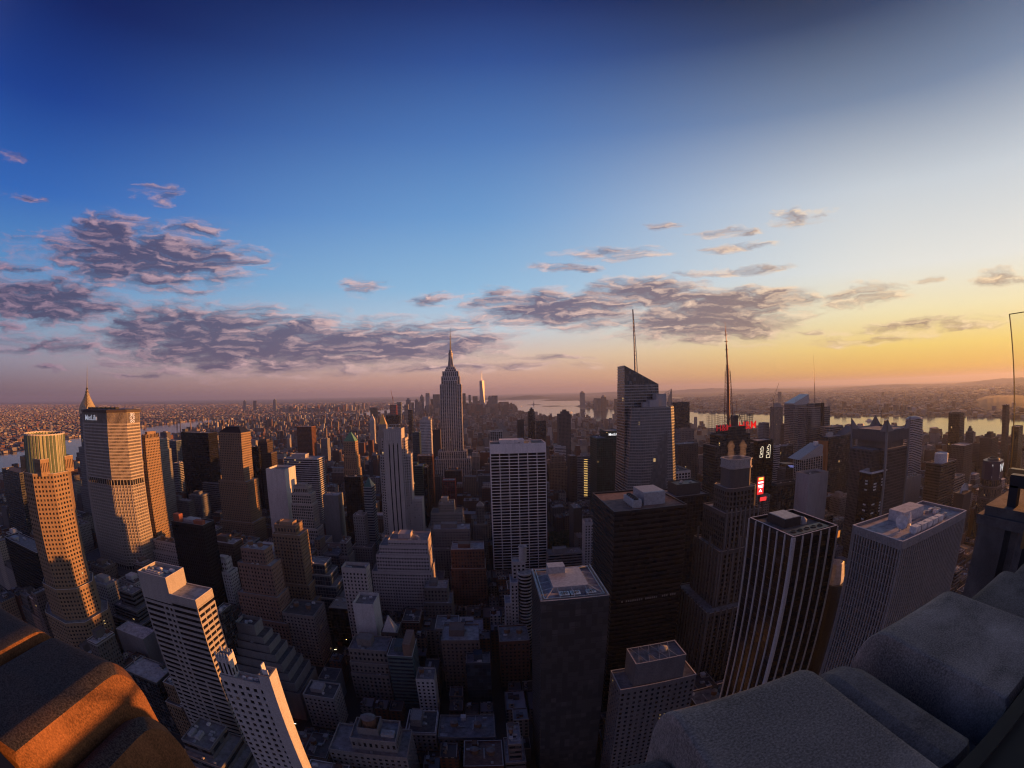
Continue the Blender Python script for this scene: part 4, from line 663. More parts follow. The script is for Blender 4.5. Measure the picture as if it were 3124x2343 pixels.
SMALL = [0,0,0,0,0,0,0,0,0,0,0,0,0,0,0,0,0,0,0,0,0,0,0,0,0,0,0,0,0,0,0,0,0,0,0,0,0,0,0,0,0,0,0,0,0,0,0,0,0,0,0,0,0,0,0,0,0,0,0,0,0,0,0,0,0,0,0,0,0,0,0,0,0,0,0,0,0,0,0,0,0,0,0,0,0,0,0,0,0,0,0,0,0,0,0,0,0,0,0,0,0,0,0,0,0,0,0,0,0,0,0,0,0,0,0,0,0,0,0,0,0,0,0,0,0,0,0,0,0,0,0,0,0,0,0,0,0,0,0,0,0,0,0,0,0,0,0,0,0,0,0,0,0,0,0,0,0,0,0,0,0,0,0,0,0,0,0,0,0,0,24,24,12,0,0,0,0,0,30,38,0,0,0,0,0,0,0,0,18,18,0,0,0,0,0,0,0,0,24,24,0,0,0,0,0,0,0,18,18,18,0,0,0,0,0,0,0,24,0,0,0,0,0,0,0,0,0,0,0,0,0,0,0,0,0,0,0,0,30,14,24,24,30,14,24,0,0,0,0,0,0,0,0,0,14,0,0,0,0,0,0,0,0,0,0,0,0,0,0,0,30,24,14,0,0,0,0,0,0,0,0,0,0,0,0,0,0,0,0,0,0,0,0,0,0,0,0,0,0,0,0,0,0,0,0,0,0,0,0,0,0,0,0,0,0,0,0,0,0,0,18,24,18,24,14,30,18,14,14,24,0,0,0,0,0,0,0,24,14,0,0,0,0,0,0,0,0,30,38,0,0,0,0,0,0,0,0,30,14,0,0,0,0,0,0,0,0,0,0,0,0,0,0,0,0,0,0,0,0,0,0,0,0,0,0,0,0,0,0,0,0,0,0,0,0,0,0,0,0,0,0,0,0,0,0,0,0,0,0,0,0,0,0,0,0,0,0,0,0,0,0,0,0,0,0,0,0,0,0,0,0,0,0,0,0,0,0,0,0,0,0,0,0,0,0,0,0,0,0,0,0,0,0,0,0,0,0,0,0,0,0,0,0,0,0,0,0,0,0,0,0,0,0,0,0,0,0,0,0,0,0,0,0,0,0,0,0,0,0,0,0,0,0,0,0,0,0,0,0,0,0,0,0,0,0,0,0,0,0,0,0,0,0,0,0,0,0,0,0,0,0,0,0,0,0,0,0,0,0,0,0,0,0,0,0,0,0,0,0,0,0,0,0,0,0,0,0,0,0,0,0,0,0,0,0,0,0,0,0,0,0,0,0,0,0,0,0,0,0,0,0,0,0,0,0,0,0,24,0,0,0,0,0,0,0,0,0,0,0,0,0,0,0,0,0,0,0,0,0,0,0,0,0,0,18,38,0,0,0,0,0,0,0,0,0,0,0,0,0,0,0,0,0,0,0,0,0,0,0,0,0,0,0,0,0,0,0,0,0,0,0,0,0,0,0,0,0,0,0,0,0,0,0,0,0,0,0,0,0,0,0,0,13,0,0,0,0,0,0,0,0,30,0,0,0,0,0,0,0,14,0,0,0,18,14,14,30,0,30,0,0,0,0,0,0,0,0,0,0,0,0,0,0,0,0,0,0,0,0,0,0,0,0,0,0,0,0,0,0,0,0,0,0,0,0,0,0,0,0,0,0,0,0,0,0,0,0,0,0,0,0,0,0,0,0,0,0,0,0,0,0,0,0,0,0,0,0,0,0,0,0,0,0,0,0,0,0,0,0,0,0,0,0,0,14,0,0,0,0,0,0,0,0,38,0,0,0,0,0,0,0,0,0,0,0,0,0,0,0,0,0,0,0,0,0,0,0,0,0,0,0,0,0,0,0,0,0,0,0,0,0,0,0,0,0,0,0,0,0,0,0,0,0,0,0,0,0,0,0,0,0,0,0,0,0,0,0,0,0,0,0,0,0,0,0,0,0,0,18,24,30,18,0,0,0,0,0,18,0,0,0,0,0,0,0,0,30,0,0,0,0,0,0,0,0,24,38,24,30,0,0,0,0,0,0,0,0,0,0,0,0,0,0,0,0,0,0,0,0,0,0,0,0,0,0,0,0,0,0,0,0,0,0,0,0,0,0,0,0,0,0,0,0,0,0,0,0,0,0,0,0,0,0,0,0,0,0,0,0,0,0,0,0,0,0,0,0,0,0,0,0,0,0,0,0,0,0,0,0,0,0,0,0,0,0,0,0,0,0,0,0,0,0,0,0,0,0,0,0,0,0,0,0,0,0,0,0,0,0,0,0,0,0,0,0,0,0,0,0,0,0,0,0,0,0,0,0,0,0,0,0,0,0,0,0,0,0,0,0,0,0,0,0,0,0,0,0,0,0,0,0,0,0,0,0,0,0,0,0,0,0,0,0,0,0,0,0,0,0,0,0,0,0,0,0,0,0,0,0,0,0,0,0,0,0,0,0,0,0,0,0,0,0,0,0,0,0,0,0,0,0,0,0,0,0,0,0,0,0,0,0,0,0,0,0,0,0,0,0,0,0,0,0,0,0,0,0,0,0,0,0,0,0,0,0,0,0,0,0,0,0,0,0,0,0,0,0,0,0,0,0,0,0,0,0,0,0,0,0,0,0,0,0,0,0,0,0,0,0,0,24,38,0,0,0,0,0,0,0,0,0,0,0,0,0,18,14,27,27,14,14,18,0,0,0,0,0,0,0,0,38,0,11,11,0,0,0,0,0,0,0,0,0,0,0,14,0,0,0,0,14,0,0,0,0,0,0,0,0,0,0,0,0,0,0,32,0,0,0,0,18,38,0,0,0,13,12,11,0,0,0,14,11,12,0,0,0,0,0,0,0,0,0,0,0,0,0,0,0,0,0,18,0,0,0,0,0,0,0,0,0,0,0,0,0,0,0,0,0,0,0,0,0,0,0,11,11,14,0,0,0,0,27,0,0,0,0,0,0,0,0,0,0,0,0,0,0,38,0,0,0,0,13,0,0,0,0,0,18,0,0,0,0,38,0,0,0,0,14,0,0,0,0,0,0,0,24,24,30,0,0,0,0,30,38,0,0,0,14,0,0,0,0,0,0,14,0,0,0,0,0,0,0,0,14,0,0,0,0,0,0,0,0,18,30,30,0,0,0,0,0,0,0,0,38,38,24,0,0,0,0,0,18,38,18,18,23,14,0,0,0,0,0,0,0,0,0,0,0,0,0,0,30,0,0,0,0,0,0,0,0,0,0,0,0,0,0,0,0,0,0,0,0,0,0,0,0,0,0,0,13,12,11,13,24,24,0,0,0,0,0,0,0,0,0,0,0,0,0,0,0,0,0,0,0,30,0,0,0,0,0,0,0,0,0,0,0,0,0,0,0,0,0,0,0,30,0,0,0,0,0,0,0,0,0,0,0,0,0,0,30,14,32,30,14,14,0,0,0,0,0,0,0,0,0,0,0,0,0,0,0,0,0,0,0,0,0,0,0,0,0,0,0,0,0,0,0,0,0,0,0,0,0,0,0,0,0,0,0,0,0,0,0,0,0,0,0,0,0,0,0,0,0,30,0,0,0,0,0,0,0,0,0,0,0,0,0,0,0,0,0,0,0,18,0,0,0,0,0,0,0,0,0,0,0,0,0,0,0,0,0,0,14,18,0,0,0,0,0,0,0,0,0,0,0,0,0,0,0,0,0,0,0,0,0,14,24,24,24,24,24,18,0,0,0,14,0,0,0,0,0,0,0,0,0,0,0,0,0,0,0,0,0,0,0,23,24,14,30,30,38,14,0,0,0,0,0,0,0,0,0,0,0,0,0,0,0,0,0,0,0,0,0,0,0,0,0,0,0,0,0,0,0,0,0,0,0,0,0,0,0,0,0,0,0,0,0,0,0,0,0,0,0,0,0,0,0,0,0,0,0,0,0,0,0,0,0,0,0,0,0,0,0,0,0,0,0,0,0,0,0,0,0,0,0,0,0,0,0,0,0,0,0,0,0,0,0,0,0,0,0,0,0,0,0,0,0,0,0,0,0,0,0,0,0,0,0,0,0,0,0,0,0,0,0,0,0,0,0,0,0,0,13,12,0,0,30,0,0,0,0,0,0,0,0,0,0,0,0,0,0,0,11,13,0,0,18,18,30,18,0,0,0,0,0,0,0,0,0,0,0,0,0,0,0,0,14,0,0,0,0,0,0,0,0,0,0,0,0,0,0,0,0,0,0,0,18,0,0,0,0,0,0,0,0,0,0,0,0,0,0,0,0,0,0,0,0,0,0,0,0,0,0,0,0,0,0,0,0,0,0,0,0,0,0,0,0,0,0,0,0,0,0,0,0,0,0,0,0,0,0,0,0,0,0,0,0,0,0,0,0,0,0,0,0,0,0,0,0,0,0,0,0,0,0,0,0,0,0,0,0,0,0,0,0,0,0,0,0,0,0,0,0,0,0,0,0,0,0,0,0,0,0,0,0,0,0,0,0,0,0,0,0,0,0,0,0,0,0,0,0,0,0,0,0,0,0,0,0,0,0,0,0,0,0,0,0,0,0,0,0,0,0,0,0,0,0,0,0,0,0,0,0,0,0,0,0,0,0,0,0,0,0,0,0,0,0,0,0,0,0,0,0,0,0,0,0,0,0,0,0,0,0,0,0,0,0,0,0,0,0,0,0,0,0,0,0,0,0,0,0,0,0,0,0,0,0,0,0,0,0,0,0,0,0,0,0,0,0,0,0,0,0,0,0,0,0,0,0,0,0,0,0,0,0,0,0,0,0,0,0,0,0,0,0,0,0,0,0,0,0,0,0,0,0,0,0,0,0,0,0,0,0,0,0,0,0,0,0,0,0,0,0,0,0,0,0,0,0,0,0,0,0,0,0,0,0,0,0,0,0,0,0,0,0,0,0,0,0,0,0,0,0,0,0,0,0,0,0,0,0,0,0,0,0,0,0,0,0,0,0,0,0,0,0,0,0,0,0,0,0,0,0,0,0,0,0,0,0,0,0,0,0,0,0,0,0,0,0,0,0,0,0,0,0,0,0,0,0,0,0,0,0,0,0,0,0,0,0,0,0,0,0,0,0,0,0,0,0,0,0,0,0,0,0,0,0,0,0,0,0,0,0,0,0,0,0,0,0,0,0,0,0,0,0,0,0,0,0,0,0,0,0,0,0,0,0,0,0,0,0,0,0,0,0,0,0,0,0,0,0,0,0,0,0,0,0,0,0,0,0,0,0,0,0,0,0,0,0,0,0,0,0,0,0,0,0,0,0,0,0,0,0,0,0,0,0,0,0,0,0,0,0,0,0,0,0,0,0,0,0,0,0,0,0,0,0,0,0,0,0,0,0,0,0,0,0,0,0,0,0,24,0,0,0,0,0,0,0,0,0,0,0,0,0,0,0,38,24,30,30,14,0,0,0,0,0,0,0,0,0,0,0,0,0,0,0,0,0,0,0,0,0,0,0,0,0,0,0,0,0,0,0,0,0,0,0,0,0,0,0,0,0,0,0,0,0,0,0,0,0,0,14,14,38,0,0,0,0,0,0,0,0,14,0,0,0,38,0,0,0,0,0,0,30,0,0,0,0,0,0,0,0,0,0,0,0,18,0,0,0,0,0,0,18,0,0,0,0,0,0,0,0,0,0,0,0,0,0,0,0,0,0,18,30,0,0,0,0,0,0,0,0,0,0,0,0,0,0,0,0,0,0,0,0,0,0,0,0,0,0,0,0,0,0,0,18,18,0,0,0,0,0,0,0,0,0,0,0,0,0,0,0,0,0,0,38,30,38,14,24,24,0,24,14,0,0,0,0,0,0,0,0,0,0,0,0,0,0,0,0,0,0,0,24,0,0,0,0,0,0,0,0,0,0,0,0,0,0,0,0,0,0,0,38,30,0,0,0,0,0,0,0,0,0,0,0,0,0,0,0,0,0,0,38,18,0,0,0,0,0,0,0,0,0,0,0,0,0,0,0,0,0,0,0,0,0,0,0,0,0,0,0,0,0,0,0,0,0,0,0,0,0,0,0,0,0,0,0,0,0,0,0,0,0,0,0,0,0,0,0,0,0,0,0,24,30,0,0,0,0,0,0,0,0,0,0,0,0,0,0,0,0,0,0,24,14,0,0,0,0,0,0,0,0,0,0,0,0,0,0,0,0,0,0,0,0,0,0,0,0,0,24,0,0,0,0,0,0,0,0,0,0,0,0,0,0,18,30,30,18,30,14,0,0,0,0,0,0,0,0,0,0,0,0,0,0,0,0,0,0,0,0,0,0,0,0,0,0,0,0,0,0,0,0,0,0,0,0,0,0,0,0,0,0,0,0,0,0,0,0,0,0,0,0,0,0,0,0,0,0,0,0,0,0,0,0,0,0,0,0,0,0,0,0,0,0,0,0,0,0,0,0,0,0,0,0,0,0,0,0,0,0,0,0,0,0,0,0,0,0,0,0,0,0,0,0,0,0,0,0,0,0,0,0,0,0,0,0,0,0,0,0,0,0,0,0,0,0,0,0,0,0,0,0,0,0,0,0,0,0,0,0,0,0,0,0,0,0,0,0,0,0,0,0,0,0,0,0,0,0,0,0,0,0,0,0,0,0,0,0,0,0,0,0,0,0,0,0,0,0,0,0,0,0,0,0,0,0,0,0,0,0,0,0,0,0,0,0,0,0,0,0,0,0,0,0,0,0,0,0,0,0,0,0,0,0,0,0,0,0,0,0,0,0,0,0,0,0,0,0,0,0,0,0,0,0,0,30,0,0,0,0,0,0,0,0,0,0,0,0,0,0,0,0,0,0,0,0,0,0,0,0,0,0,0,0,0,0,0,0,0,0,0,0,0,0,0,0,0,0,0,0,0,0,0,0,0,0,0,0,0,0,0,0,0,0,0,0,0,0,0,0,0,0,0,0,0,0,0,0,0,0,0,0,0,0,0,0,0,0,0,0,0,0,0,0,0,0,0,0,0,0,0,0,0,0,0,0,0,0,0,0,0,0,0,0,0,0,0,0,0,0,0,0,0,0,0,0,0,0,0,0,0,0,0,0,0,0,0,0,0,0,0,0,0,0,0,0,0,0,0,0,0,0,0,0,0,0,0,0,0,0,0,0,0,0,0,0,0,0,0,0,0,0,0,0,0,0,0,0,0,0,0,0,0,0,0,0,0,0,0,0,0,0,0,0,0,0,0,0,0,0,0,0,0,0,0,0,0,0,0,0,0,0,0,0,0,0,0,0,0,0,0,0,0,0,0,0,0,0,0,0,0,0,0,0,0,0,0,0,24,0,0,0,0,0,0,0,0,0,0,0,0,0,0,0,0,0,0,0,14,0,0,0,0,0,0,0,0,0,0,0,0,0,0,14,0,0,0,0,0,0,0,0,0,0,0,0,0,0,0,0,0,0,0,24,0,0,0,0,0,0,0,0,0,0,0,0,0,0,0,0,0,0,0,0,0,0,0,0,0,0,0,0,14,0,0,0,0,0,0,0,0,0,0,0,0,0,0,0,0,18,30,38,14,0,0,0,0,0,0,0,0,0,0,38,0,0,0,0,0,14,0,0,0,0,0,0,0,0,0,0,0,0,0,18,0,0,0,0,0,14,0,0,0,0,0,0,0,0,0,0,0,0,0,0,0,0,0,0,0,38,0,0,0,0,0,0,0,0,0,0,0,0,0,0,0,0,0,0,0,0,0,0,0,0,0,0,0,0,0,0,0,0,0,0,0,0,0,0,0,0,38,24,0,0,0,0,0,0,0,0,0,0,0,0,0,0,0,0,0,0,0,0,0,24,14,0,0,0,0,0,0,0,0,0,0,0,0,0,0,30,0,0,0,14,0,0,0,0,0,0,0,0,0,0,0,0,0,0,0,0,0,0,0,14,0,0,0,0,0,0,0,0,0,0,0,0,24,18,18,0,0,0,0,18,30,30,30,18,18,0,0,0,0,0,0,0,0,0,0,0,0,14,0,0,0,0,24,38,38,0,0,0,0,0,0,0,0,0,0,0,0,38,0,0,0,0,0,0,0,0,0,0,0,0,0,0,0,0,0,0,0,0,0,0,0,0,0,0,0,0,0,0,38,0,0,0,0,0,0,0,0,0,0,0,0,0,30,38,30,24,18,18,24,0,0,0,0,0,0,0,0,0,0,0,0,0,0,0,0,0,0,0,0,0,0,0,0,0,0,0,0,0,0,0,0,0,0,0,0,0,0,0,0,0,0,0,0,0,0,0,0,0,0,0,0,0,0,0,0,0,0,0,0,0,0,0,0,0,0,0,0,0,0,0,0,0,0,0,0,0,0,0,0,0,0,0,0,0,0,0,0,0,0,0,0,0,0,0,0,0,0,0,0,0,0,0,0,0,0,0,0,0,0,0,0,0,0,0,0,0,0,0,0,0,0,0,0,0,0,0,0,0,0,0,0,0,0,0,0,0,0,0,0,0,0,0,0,0,0,0,0,0,0,0,0,0,0,0,0,0,0,0,0,0,0,0,0,0,0,0,0,0,0,0,0,0,0,0,0,0,0,0,0,0,0,0,0,0,0,0,0,0,0,0,0,0,0,0,0,0,0,0,0,0,0,0,0,0,0]
